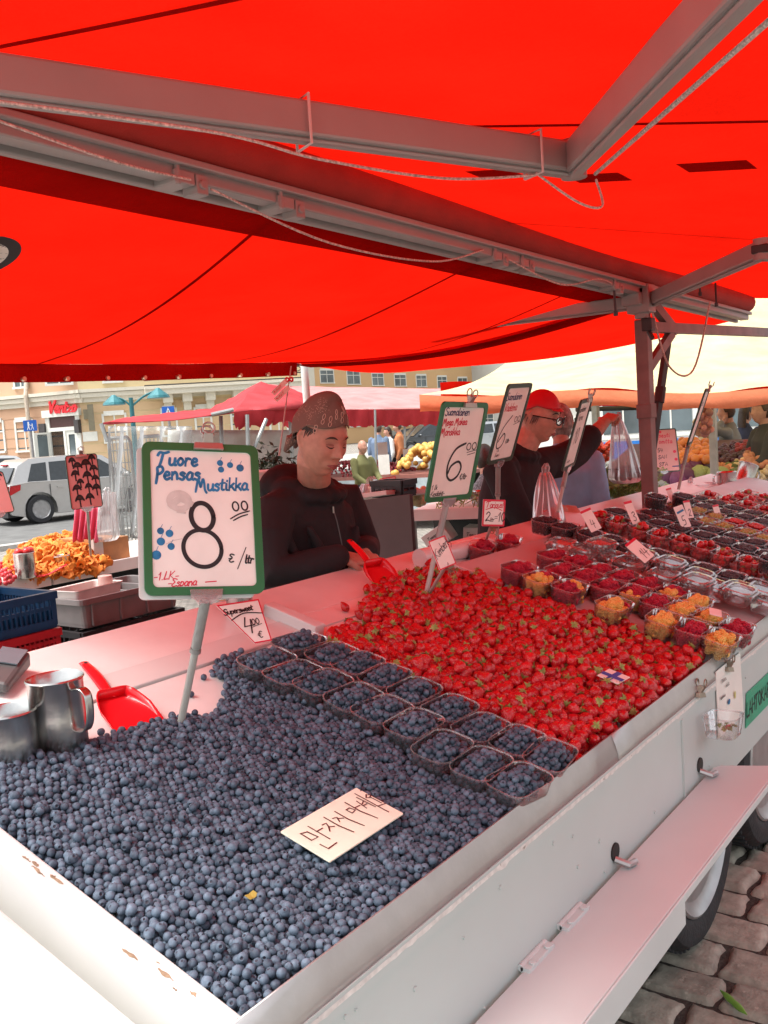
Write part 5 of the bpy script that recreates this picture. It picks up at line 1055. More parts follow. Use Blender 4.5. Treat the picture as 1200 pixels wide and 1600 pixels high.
board('green framed strawberry price board with red Mansikka lettering and a big 6', (691, 627), (763, 629), (661, 786), 2.72, .232, .305, at_t(664, 936, .03), T, fr=1, fb=1, clip=.56)
T = [(INKN, 'Suomalainen', .09, .80, .09, .0034, 0, .1, .0), (INKR, 'Vadelma', .12, .66, .10, .0034, 0, .1, .03), (INKK, 'line', [(.52, .60), (.28, .46), (.17, .30), (.22, .20), (.38, .22), (.44, .32), (.36, .38), (.2, .28)], .005), (INKK, 'line', [(.70 + .05 * math.cos(a), .545 + .035 * math.sin(a)) for a in np.linspace(0, 2 * PI, 10)], .003), (INKK, 'line', [(.83 + .05 * math.cos(a), .55 + .035 * math.sin(a)) for a in np.linspace(0, 2 * PI, 10)], .003), (INKK, 'line', [(.66, .48), (.9, .51)], .003), (INKK, '€/ltr', .52, .25, .05, .0024, 0, .15, .02), (INKK, '1 lk', .25, .15, .035, .0016), (INKK, '-Suomi-', .2, .09, .04, .0016)]
board('raspberry price board in a dark frame with red Vadelma lettering', (794, 600), (832, 598), (766, 725), 3.35, .225, .305, at_t(777, 838, .0), T, DARKF, fr=1, fb=1, clip=None)
T = [(INKK, 'Suomalainen', .08, .82, .08, .003, 0, .1, .0), (INKK, 'Herne', .2, .70, .09, .003), (INKK, '10', .3, .36, .22, .006), (INKK, '-Suomi-', .2, .1, .05, .002)]
board('price board seen nearly edge-on beside the raised arm of the second seller', (908, 625), (926, 620), (879, 736), 3.75, .21, .30, at_d(871, 800, 3.86), T, DARKF, fr=1, fb=1, clip=.6)
board('dark framed price board seen fully edge-on, right of the brown post', (1103, 607), (1109, 607), (1071, 694), 4.7, .21, .30, at_d(1060, 765, 4.9), [(INKK, 'Marjat', .1, .7, .1, .003)], DARKF, fr=1, clip=.6)
# red framed card notes
def note(label, pts, d, texts, border=REDBORD, bw=.006, pole=None, fr=1, name='price_card', bend=0, w_=None, h_=None, group=None, tri=False, th=.0012):
    M = quadframe(pts[0], pts[1], pts[2], d, w_, h_, fr, -1); rt = local_thing(name, label, 'sign', group)
    out = [(-w_ / 2, h_ / 2), (w_ / 2, h_ / 2), (w_ * .45, -h_ / 2), (w_ * .05, -h_ / 2)] if tri else rrect(w_, h_, .003, 2)
    c = np.mean(out, 0); inn = [(c[0] + (x - c[0]) * (1 - 2.4 * bw / w_), c[1] + (y - c[1]) * (1 - 2.4 * bw / h_)) for x, y in out]
    m = MB(); m.prism(out, -th, 0, M); cd = m.build('card', PAPER, rt)
    if border: m = MB(); ring_prism(m, out, inn, .0002, .0006, M); m.build('border', border, cd)
    inks = {}
    for t in texts:
        mb = inks.setdefault(t[0].name, (MB(), t[0]))[0]
        if t[1] == 'line': ribbon(mb, [((u - .5) * w_, (v - .5) * h_) for u, v in smooth_line(t[2], 4)], t[3], .0009, M)
        else: write(mb, t[1], (t[2] - .5) * w_, (t[3] - .5) * h_, t[4] * h_, t[5], M, .0008, ang=t[6] if len(t) > 6 else 0, slant=t[7] if len(t) > 7 else .1, sp=t[8] if len(t) > 8 else .08)
    for mb, ink in inks.values(): mb.build('lettering', ink, cd)
    if pole is not None:
        bot = M @ Vector((0, -h_ / 2, -.004)); m = MB(); m.tube([bot + Vector((0, 0, .01)), pole], .0055, 10); m.build('pole', GREYPOLE, rt, smooth=True); m = MB(); bulldog(m, M @ Matrix.Translation((0, -h_ / 2 - .004, .002)) @ Matrix.Rotation(PI, 4, 'Z'), .45); m.build('clip', RUST, rt)
    return M, rt
note('tapering red bordered card reading Supersweet 4.00 in the blueberry punnets', ((338, 946), (404, 936), (362, 1012)), 2.06, [(INKK, 'Supersweet', .10, .74, .13, .0028, .04, .1, .0), (INKK, 'line', [(.22, .60), (.55, .72), (.95, .66)], .003), (INKK, '4', .44, .26, .36, .0042), (INKK, '00', .64, .42, .14, .0022), (INKK, 'line', [(.62, .37), (.86, .42)], .002), (INKK, '€', .68, .10, .15, .0022)], w_=.098, h_=.112, tri=True, bw=.003)
note('small white card reading Kimberly on a pole in the strawberries', ((669, 846), (695, 836), (663, 888)), 2.55, [(INKK, 'Kimberly', .10, .36, .30, .0022, .35, .1, .0)], w_=.078, h_=.085, bw=.003, pole=at_t(668, 932, .02))
note('red bordered offer card reading Tarjous 2 ltr 10 euro', ((755, 780), (790, 781), (747, 824)), 3.0, [(INKR, 'Tarjous!!', .14, .70, .22, .0026, .0, .1, .0), (INKR, 'line', [(.14, .62), (.5, .70), (.86, .60)], .0025), (INKK, '2', .14, .2, .34, .0030), (INKK, 'ltr', .36, .18, .14, .0020), (INKK, '=', .54, .24, .24, .0022), (INKK, '10', .68, .2, .34, .0030)], w_=.082, h_=.086, bw=.005, pole=at_t(757, 850, .0))
for i, (a, b, c, d, w_, h_, tx, lb, bd) in enumerate((
    ((976, 852), (991, 840), (1000, 884), 3.2, .065, .09, '14', 'tilted white card with a red top edge stuck among the shiny lids', True),
    ((1052, 793), (1066, 788), (1050, 826), 4.0, .06, .10, '5', 'white card with a small blue flag among the dark punnets', False),
    ((974, 785), (986, 782), (974, 818), 3.9, .05, .10, '3', 'red topped card above the small strawberry punnets', True),
    ((906, 800), (922, 793), (905, 832), 3.6, .06, .09, '4', 'narrow white card between the first two blackcurrant punnets', True),
    ((1067, 783), (1077, 782), (1066, 808), 4.2, .045, .08, '2', 'small card behind the white flag card', True),
    ((1113, 790), (1122, 788), (1114, 817), 4.4, .045, .085, '3', 'small red topped card in the gooseberry row', True),
    ((1040, 764), (1048, 762), (1041, 786), 4.5, .045, .08, '6', 'small white card at the foot of the brown post', True))):
    M, rt = note(lb, (a, b, c), d, [(INKK, tx, .3, .12, .4, .0034)] + ([] if bd else [(INKB, 'line', [(.2, .72), (.8, .76)], .012)]), border=None, w_=w_, h_=h_)
    if bd: m = MB(); m.bx(-w_ / 2, w_ / 2, h_ * .40, h_ * .5 + .0005, .0003, .0012, M); m.build('red_edge', REDBORD, rt)
# hand-written card on the blueberries (strokes as written), flag card on the strawberries
kc = [at_t(442, 1297, .053), at_t(560, 1229, .053), at_t(628, 1272, .053), at_t(511, 1349, .053)]
kx = (kc[1] - kc[0]); ky = (kc[0] - kc[3]); M = frame(sum(kc, Vector()) / 4, kx, ky); kw, kh = kx.length, ky.length
rt = local_thing('korean_card', 'cream hand-lettered card lying on the loose blueberries', 'sign'); m = MB(); m.prism(rrect(kw, kh, .002, 2), -.003, 0, M); cd = m.build('card', CARD, rt, bevel=.0006)
def kp(x, y):  # crop pixels of the card -> local, by inverse bilinear
    A, B, C, D_ = (65, 510), (765, 108), (1137, 345), (470, 805); u = v = .5
    for _ in range(12):
        px = (1 - u) * (1 - v) * A[0] + u * (1 - v) * B[0] + u * v * C[0] + (1 - u) * v * D_[0]; py = (1 - u) * (1 - v) * A[1] + u * (1 - v) * B[1] + u * v * C[1] + (1 - u) * v * D_[1]
        j = np.array([[(1 - v) * (B[0] - A[0]) + v * (C[0] - D_[0]), (1 - u) * (D_[0] - A[0]) + u * (C[0] - B[0])], [(1 - v) * (B[1] - A[1]) + v * (C[1] - D_[1]), (1 - u) * (D_[1] - A[1]) + u * (C[1] - B[1])]]); du = np.linalg.solve(j, [x - px, y - py]); u += du[0]; v += du[1]
    return ((u - .5) * kw, (.5 - v) * kh)
mb = MB()
for st in (((235, 545), (325, 610), (380, 580), (290, 530), (235, 545)), ((300, 480), (475, 600)), ((370, 530), (420, 500)), ((395, 650), (460, 690), (530, 638)), ((420, 470), (455, 455), (475, 490), (480, 530)), ((475, 490), (520, 485)), ((440, 398), (560, 480), (680, 538)), ((515, 410), (550, 400), (570, 440)), ((560, 410), (605, 408)), ((540, 345), (650, 420), (775, 478)), ((640, 330), (690, 360), (720, 330), (670, 310), (640, 330)), ((640, 258), (760, 340), (900, 404)), ((725, 305), (765, 285)), ((745, 245), (820, 310)), ((790, 270), (805, 240)), ((800, 285), (830, 268)), ((750, 208), (900, 295)), ((742, 172), (1005, 340)), ((840, 180), (880, 180), (870, 205), (835, 210), (840, 180)), ((870, 200), (960, 255)), ((895, 190), (985, 245)), ((930, 285), (1000, 258))):
    ribbon(mb, [kp(*q) for q in st], .0032, .0008, M)
mb.build('lettering', mat('brown ink', (.09, .02, .015), .6), cd)
fc = [at_t(941, 1054, .082), at_t(960, 1044, .082), at_t(977, 1058, .082), at_t(957, 1070, .082)]; fx = fc[2] - fc[3]; fy = fc[0] - fc[3]; M = frame(sum(fc, Vector()) / 4, fc[1] - fc[0], fc[0] - fc[3]); fw_, fh_ = (fc[1] - fc[0]).length, (fc[0] - fc[3]).length
rt = local_thing('flag_card', 'small white card with a blue cross lying on the strawberries', 'sign'); m = MB(); m.bx(-fw_ / 2, fw_ / 2, -fh_ / 2, fh_ / 2, -.002, 0, M); cd = m.build('card', PAPER, rt)
m = MB(); m.bx(-fw_ / 2, fw_ / 2, -fh_ * .12, fh_ * .12, .0002, .0008, M); m.bx(-fw_ * .22, fw_ * .04, -fh_ / 2, fh_ / 2, .0009, .0014, M); m.build('blue_cross', mat('flag blue', (.02, .07, .38), .5), cd)
m = MB(); c = at_t(1118, 957, HZ + HB + .03); M = frame(c, EX * .9 + EY * .3, EY); m.prism(rrect(.07, .035, .003), 0, .0015, M); tag(m.build('price_slip', PAPER), 'blank white slip lying on the yellow raspberries', 'sign')
# notice clipped to the rail with a hanging empty punnet
def railclip(px, py, s=.8, label='', par=None):
    c = at_y(px, py, YS - .006); M = mat4(c, (1, 0, 0), (0, 0, 1), (0, -1, 0)); m = MB(); bulldog(m, M @ Matrix.Rotation(-.25, 4, 'Z'), s); o = m.build('clip', RUST if False else mat('dull clip metal', (.32, .26, .2), .35, .9, var=.2), None, bevel=.0006); tag(o, label, 'clip')
railclip(1093, 1085, .9, 'metal bulldog clip holding the hanging punnet to the rail'); railclip(1138, 1045, .9, 'metal bulldog clip holding the paper notice to the rail')
a = at_y(1119, 1066, YS - .004); bq = at_y(1157, 1032, YS - .004); cq = at_y(1120, 1155, YS - .004); M = mat4((a.x, YS - .004, a.z), (1, 0, 0), (0, 0, 1), (0, -1, 0)); wn = bq.x - a.x; hn = a.z - cq.z
rt = local_thing('notice', 'white paper notice clipped to the side of the trailer', 'sign'); m = MB(); m.add([(0, .03, -.001), (wn, .03, -.001), (wn, -hn, -.001), (0, -hn, -.001), (0, .03, 0), (wn, .03, 0), (wn, -hn, .004), (0, -hn, .004)], [(0, 1, 2, 3), (7, 6, 5, 4), (0, 4, 5, 1), (3, 2, 6, 7), (0, 3, 7, 4), (1, 5, 6, 2)], M); cd = m.build('paper', PAPER, rt)
m = MB(); write(m, 'Pakattu', wn * .14, -.012, .011, .0016, M, .0052, slant=0); write(m, 'meillä', wn * .3, -.034, .011, .0016, M, .0052, slant=0); write(m, 'kaksivuosi', wn * .08, -.056, .010, .0015, M, .0052, slant=0, sp=.05); m.build('lettering', INKK, cd)
m = MB(); disc(m, wn * .4, -.082, .012, .008, .0055, M); m.build('blue_mark', INKB, cd); m = MB(); disc(m, wn * .65, -.078, .008, .012, .0056, M); m.build('yellow_mark', mat('pale yellow print', (.6, .55, .2), .6), cd)
c = at_y(1130, 1133, .765); r = punnet(Matrix.Translation((c.x - .0, .765, c.z - .03)) @ Matrix.Rotation(.08, 4, 'Z') @ Matrix.Rotation(.12, 4, 'Y'), 'empty clear punnet hanging outside the rail with a few strawberry hulls', 'hanging punnet'); r['group'] = ''; del r['group']
for i in range(9):
    M_ = TR(np.array((c.x + .02 + RNG.uniform(-.03, .03), .765 + RNG.uniform(-.018, .018), c.z - .018 + RNG.uniform(-.003, .006))), rnd_rot(None, 1.5), .024); o = join('strawberry_hull', [(PS[i % 6][1], M_)], PROD); tag(o, 'cut off green strawberry hull in the hanging punnet', 'strawberry hull', 'hulls in the hanging punnet')
o = join('strawberry_scrap', [(PS[1][0], TR(np.array((c.x + .03, .76, c.z - .014)), rnd_rot(None, 2), .018))], PROD); tag(o, 'small red strawberry piece among the hulls in the hanging punnet', 'strawberry')
# ------------------------------------------------------------------ tools on the counter
def jug(base, r, h, label, rot, group=None, hs=1):
    rt = thing('steel_jug', label, 'jug', base, group); M = Matrix.Translation(base); m = MB(); m.lathe([(0, .002), (r * .96, .002), (r, .008), (r * .985, h * .5), (r, h - .004), (r + .003, h), (r + .0015, h + .003), (r - .0015, h), (r - .003, h * .5), (r - .003, .006), (0, .005)], 40, M); m.build('body', STEEL, rt, smooth=True, angle=60)
    m = MB(); d = Vector((math.cos(rot), math.sin(rot), 0)); P = [base + d * (r + e) + Vector((0, 0, h * k)) for e, k in ((-.001, .88), (.020, .90), (.034, .80), (.034, .52), (.022, .36), (-.001, .34))]; s_ = Vector((-d.y, d.x, 0)); P = [Vector(q) for q in smooth_line(P, 5)]
    m.grid([[tuple(q + s_ * w_) for w_ in (-.009, -.004, .004, .009)] for q in P]); m.build('handle', STEEL, rt, smooth=True, thick=.002, angle=60); return rt
jb = at_t(97, 1176, 0); jug(jb, .0505, .143, 'tall steel measuring jug standing in the back of the blueberries', math.atan2(-.9, .1))
jb2 = at_t(18, 1194, 0); jug(jb2, .051, .098, 'short steel measuring jug cut by the left picture edge', math.atan2(.5, .6))
jb3 = at_t(376, 962, 0); jug(jb3, .036, .14, 'steel jug half hidden behind the blueberry price board', 2.6)
def scoop(label, handle_end, neck, pan, tipw, wn_, up, depth=.02, name='scoop'):
    """flat plastic shovel: handle, then a pan with low side walls"""
    h0, n0 = Vector(handle_end), Vector(neck); rt = thing(name, label, 'scoop', n0); d = (n0 - h0).normalized(); u = Vector(up); u = (u - d * u.dot(d)).normalized(); s_ = d.cross(u); L = (n0 - h0).length
    m = MB(); rows = []
    for t in np.linspace(0, 1, 12): w_ = .0105 + .003 * math.sin(t * PI) ; z = .004 + .010 * math.sin(PI * t) * .6; rows.append([tuple(h0 + d * L * t + s_ * (w_ * k) + u * (z - abs(k) ** 3 * .004)) for k in (-1, -.6, 0, .6, 1)])
    m.grid(rows); hd_ = m.build('handle', REDP, rt, smooth=True, thick=.004)
    m = MB(); m.tube([h0 + d * .012 + u * .0055, h0 + d * .012 + u * .008], .004, 10); m.build('hang_hole', INKK, hd_)
    m = MB(); rows = []; PL = (Vector(pan) - n0).length; dp = (Vector(pan) - n0).normalized(); sp_ = dp.cross(u).normalized(); up_ = sp_.cross(dp)
    for t in np.linspace(0, 1, 12):
        w_ = lerp(wn_, tipw, min(1, t * 2.2) ** .6); wall = depth * (1 - t) ** .8 if t > .02 else depth; rows.append([tuple(n0 + dp * PL * t + sp_ * (k * w_) + up_ * z) for k, z in ((-1.08, wall + .001), (-1.0, wall * .4), (-.94, .002), (0, .001), (.94, .002), (1.0, wall * .4), (1.08, wall + .001))])
    m.grid(rows); back_ = [[rows[0][i] for i in range(7)], [tuple(n0 - dp * .006 + sp_ * (k * wn_ * .9) + up_ * (depth * .95)) for k in (-1, -.7, -.4, 0, .4, .7, 1)]]; m.grid(back_); m.build('pan', REDP, rt, smooth=True, thick=.0025, angle=70)
    return rt
scoop('red plastic scoop lying behind the blueberries', at_t(131, 1037, .014), at_t(174, 1092, .016), at_t(222, 1140, .008), .052, .030, EZ, .024)
# card reader at the left edge, paper roll, blue rag
c = at_t(8, 1056, .012); rt = thing('card_reader', 'grey card payment terminal at the left edge of the counter', 'card reader', c); M = frame(c, EX * .8 + EY * .6, EY); m = MB(); m.hexa([M @ Vector(q) for q in ((-.08, -.035, 0), (.06, -.035, 0), (.06, .035, 0), (-.08, .035, 0), (-.08, -.033, .022), (.055, -.033, .038), (.055, .033, .038), (-.08, .033, .022))]); m.build('body', mat('charcoal plastic', (.08, .08, .08), .4), rt, bevel=.008)
m = MB(); m.hexa([M @ Vector(q) for q in ((-.01, -.027, .033), (.05, -.027, .040), (.05, .027, .040), (-.01, .027, .033), (-.01, -.027, .036), (.05, -.027, .043), (.05, .027, .043), (-.01, .027, .036))]); m.build('screen', mat('grey blue screen', (.12, .16, .18), .15), rt)
a, b = at_t(655, 872, .03), at_t(762, 852, .03); m = MB(); m.tube([a, b], .032, 20); o = m.build('paper_roll', mat('white wrapping roll', (.75, .72, .7), .25, coat=.4), None, smooth=True); tag(o, 'roll of white wrapping paper lying on the counter behind the strawberries', 'paper roll')
m = MB(); c = Vector((1.98, .42, GZ + .012)); cc = at_z(1146, 1566, GZ + .012); dd = (at_z(1165, 1585, GZ + .012) - at_z(1125, 1548, GZ + .012)).normalized(); P = [cc + dd * t for t in np.linspace(-.055, .055, 9)]; m.tube(P, [(.0015, .0015), (.005, .004), (.008, .005), (.0085, .005), (.0075, .005), (.0085, .005), (.008, .005), (.005, .004), (.001, .001)], 10); o = m.build('pea_pod', mat('pea pod green', (.16, .34, .05), .4, var=.2), None, smooth=True); tag(o, 'green pea pod dropped on the cobbles', 'pea pod')

m = MB(); c = at_t(393, 1400, .043); m.grid([[c + EX * (.009 * a) + EY * (.006 * b) + EZ * (.002 * a * a) for a in (-1, 0, 1)] for b in (-1, 0, 1)]); tag(m.build('leaf_scrap', mat('dry yellow leaf', (.34, .26, .05), .6), None, thick=.0008), 'small yellowish leaf scrap lying among the loose blueberries', 'leaf')
# ------------------------------------------------------------------ people
SKIN = mat('skin', (.50, .255, .18), .5, var=.12, scale=45, bump=.08, bscale=220, sss=.12, dist=.002)
SKIN2 = mat('darker skin', (.34, .17, .11), .5, var=.10, scale=30)
HAIRD = mat('dark brown hair', (.035, .02, .014), .5, var=.4, scale=80)
BLACKC_ = mat('black sweatshirt cloth', (.014, .012, .014), .85, var=.3, scale=6, bump=.35, bscale=26, dist=.012)
LIPS = mat('lips', (.30, .065, .06), .45); BROW = mat('eyebrow hair', (.05, .028, .02), .7); LASH = mat('lash line', (.03, .015, .012), .6); LID = mat('eyelid', (.30, .13, .095), .5)
def remesh(mb, name, mats, parent, voxel, smooth_it=4, label=None):
    me = bpy.data.meshes.new('tmp'); me.from_pydata([tuple(v) for v in mb.v], [], mb.f); o = bpy.data.objects.new('tmp', me); COL.objects.link(o)
    md = o.modifiers.new('r', 'REMESH'); md.mode = 'VOXEL'; md.voxel_size = voxel; md.use_smooth_shade = True
    if smooth_it: m2 = o.modifiers.new('s', 'SMOOTH'); m2.iterations = smooth_it; m2.factor = .5
    dg = bpy.context.evaluated_depsgraph_get(); ev = bpy.data.meshes.new_from_object(o.evaluated_get(dg)); bpy.data.objects.remove(o)
    off = Vector((0, 0, 0)); p = parent
    while p is not None: off += p.location; p = p.parent
    ev.transform(Matrix.Translation(-off)); ev.materials.clear(); ev.materials.append(mats); ev.polygons.foreach_set('use_smooth', [True] * len(ev.polygons))
    q = bpy.data.objects.new(name, ev); COL.objects.link(q); q.parent = parent
    if label: q['label'] = label
    return q
def limb(mb, pts, rad, n=14, flat=None):
    pts = [Vector(p) for p in pts]; mb.tube(pts, [r if isinstance(r, tuple) else (r, r) for r in rad], n, sq=flat)
    for p, r in ((pts[0], rad[0]), (pts[-1], rad[-1])): r = min(r) if isinstance(r, tuple) else r; mb.ball(p, r * .99, n=n, m=8)
def g2(v, c, s): return math.exp(-((v - c) / s) ** 2)
def head_pt(th, ph, fat=1.0, age=1.0):
    """th azimuth (0 = face), ph elevation; local x = right, y = face, z = up"""
    sx, sy, sz = math.sin(th) * math.cos(ph), math.cos(th) * math.cos(ph), math.sin(ph)
    x = .0735 * sx * fat; y = .094 * sy; z = .118 * sz
    if z < 0: k = -z / .118; x *= 1 - .22 * k ** 1.6; y = y * (1 - .10 * k) + .012 * k
    if sy > 0: y *= .93; 
    if sy < 0 and z < -.02: y *= 1 - .35 * min(1, (-z - .02) / .08)
    if sy > .05:
        ax = abs(x); w_ = min(1, (sy - .05) / .35)
        dn = 0
        rz = 0 if z > .022 else (min(1, (.022 - z) / .046) if z > -.026 else max(0, 1 - (-.026 - z) / .010)); dn += .027 * rz * g2(ax, 0, .0085 + .004 * rz)
        dn += .011 * g2(ax, .0145, .0065) * g2(z, -.028, .008)
        dn += -.013 * g2(ax, .031, .016) * g2(z, .012, .012) + .0085 * g2(ax, .031, .0115) * g2(z, .008, .0085)
        dn += .0055 * g2(ax, .028, .022) * g2(z, .031, .008) + .006 * g2(ax, .044, .018) * g2(z, -.018, .02) - .004 * g2(ax, .036, .012) * g2(z, -.052, .016)
        dn += .0085 * g2(ax, 0, .021) * (g2(z, -.0555, .0045) + 1.05 * g2(z, -.0675, .0055)) - .003 * g2(ax, 0, .024) * g2(z, -.0612, .0022) + .004 * g2(ax, 0, .03) * g2(z, -.06, .016)
        dn += .010 * g2(ax, 0, .020) * g2(z, -.098, .014) - .004 * g2(ax, 0, .02) * g2(z, -.080, .007)
        y += dn * w_
    return x, y, z
def head_mesh(mb, M, fat=1.0, nu=96, nv=72):
    rows = []
    for i in range(nv + 1):
        ph = -PI / 2 + PI * i / nv; rows.append([M @ Vector(head_pt(2 * PI * j / nu, ph, fat)) for j in range(nu)])
    mb.grid(rows, closed=True)
    for s in (-1, 1):  # ears
        e = MB(); 
        P = [(s * .071, -.012, .028), (s * .078, -.022, .024), (s * .081, -.026, .006), (s * .078, -.020, -.012), (s * .073, -.010, -.024), (s * .070, -.002, -.026)]; mb.tube([M @ Vector(q) for q in P], [.006, .007, .0075, .007, .007, .005], 8); mb.ball(M @ Vector((s * .071, -.010, .002)), .016, (.5, .8, 1.2), n=10, m=8)
def face_local(x, z, fat=1.0):
    best = None
    ph = math.asin(max(-.98, min(.98, z / .118))); 
    for t in np.linspace(-1.2, 1.2, 121):
        p = head_pt(t, ph, fat)
        if best is None or abs(p[0] - x) < abs(best[0] - x): best = p
    return Vector((x, best[1], z))
def face_line(mb, M, pts, wd, off, fat=1.0):
    P = [face_local(x, z, fat) + Vector((0, off, 0)) for x, z in smooth_line(pts, 5)]; V = []; n = len(P)
    rows = []
    for i, p in enumerate(P):
        k = math.sin(PI * (i + .6) / (n + .2)); rows.append([M @ (p + Vector((0, 0, wd * k / 2))), M @ (p - Vector((0, 0, wd * k / 2)))])
    mb.grid(rows)
def face_parts(body, M, fat=1.0, closed=True, browc=BROW):
    m = MB()
    for s in (-1, 1): face_line(m, M, [(s * .014, .030), (s * .026, .0355), (s * .040, .034), (s * .050, .026)], .0075, .0035, fat)
    m.build('eyebrows', browc, body, smooth=True)
    m = MB()
    for s in (-1, 1): face_line(m, M, [(s * .018, .005), (s * .026, .0012), (s * .035, .0010), (s * .045, .006)], .0046, .0020, fat)
    m.build('eyelashes', LASH, body, smooth=True)
    m = MB()
    for s in (-1, 1): face_line(m, M, [(s * .019, .008), (s * .031, .009), (s * .044, .009)], .011, .0010, fat)
    m.build('eyelids', LID, body, smooth=True)
    m = MB(); face_line(m, M, [(-.024, -.0615), (-.008, -.0575), (0, -.0585), (.008, -.0575), (.024, -.0615)], .0075, .0012, fat); face_line(m, M, [(-.022, -.0625), (0, -.067), (.022, -.0625)], .0085, .0012, fat); m.build('lips', LIPS, body, smooth=True)
    m = MB(); face_line(m, M, [(-.024, -.0622), (0, -.0612), (.024, -.0622)], .0016, .0024, fat); m.build('mouth_line', LASH, body)
def hand(mb, W, D_, N, s=1, curl=(.5, .6, .7, .8), length=1.0, thumb=.5, spread=.08):
    """W wrist, D_ along the hand, N back-of-hand normal; s = +1 when the thumb lies on D x N side"""
    W = Vector(W); D_ = Vector(D_).normalized(); N = Vector(N); N = (N - D_ * N.dot(D_)).normalized(); S = D_.cross(N) * s
    c = W + D_ * .048 * length; V = Matrix((( S.x, D_.x, N.x, c.x), (S.y, D_.y, N.y, c.y), (S.z, D_.z, N.z, c.z), (0, 0, 0, 1)))
    mb.ball((0, 0, 0), 1, (.041, .050 * length, .0145), n=16, m=10, M=V); mb.ball((.022, -.012, -.006), 1, (.02, .032, .014), n=12, m=8, M=V)
    for i, (off, L) in enumerate(((.028, .072), (.0095, .080), (-.0095, .074), (-.027, .058))):
        p = c + S * off + D_ * .038 * length; a = curl[i]; ang = .15 * a; P = [p - D_ * .02, p]; fl = L * length
        for seg, k in ((.45, .9), (.31, 1.1), (.24, .7)): ang += a * k; d = (D_ * math.cos(ang) - N * math.sin(ang) + S * (off * spread * 18 * (1 - min(1, ang)))).normalized(); P.append(P[-1] + d * fl * seg)
        limb(mb, P, [.0095, .0098, .0088, .008, .0068], 8)
    p = c + S * .030 - D_ * .026; P = [p, p + (S * .7 + D_ * .6 - N * .35 * thumb) * .030, p + (S * .75 + D_ * 1.25 - N * 1.1 * thumb) * .042, p + (S * .5 + D_ * 1.75 - N * 1.6 * thumb) * .050]; limb(mb, P, [.0135, .0115, .0105, .008], 8)

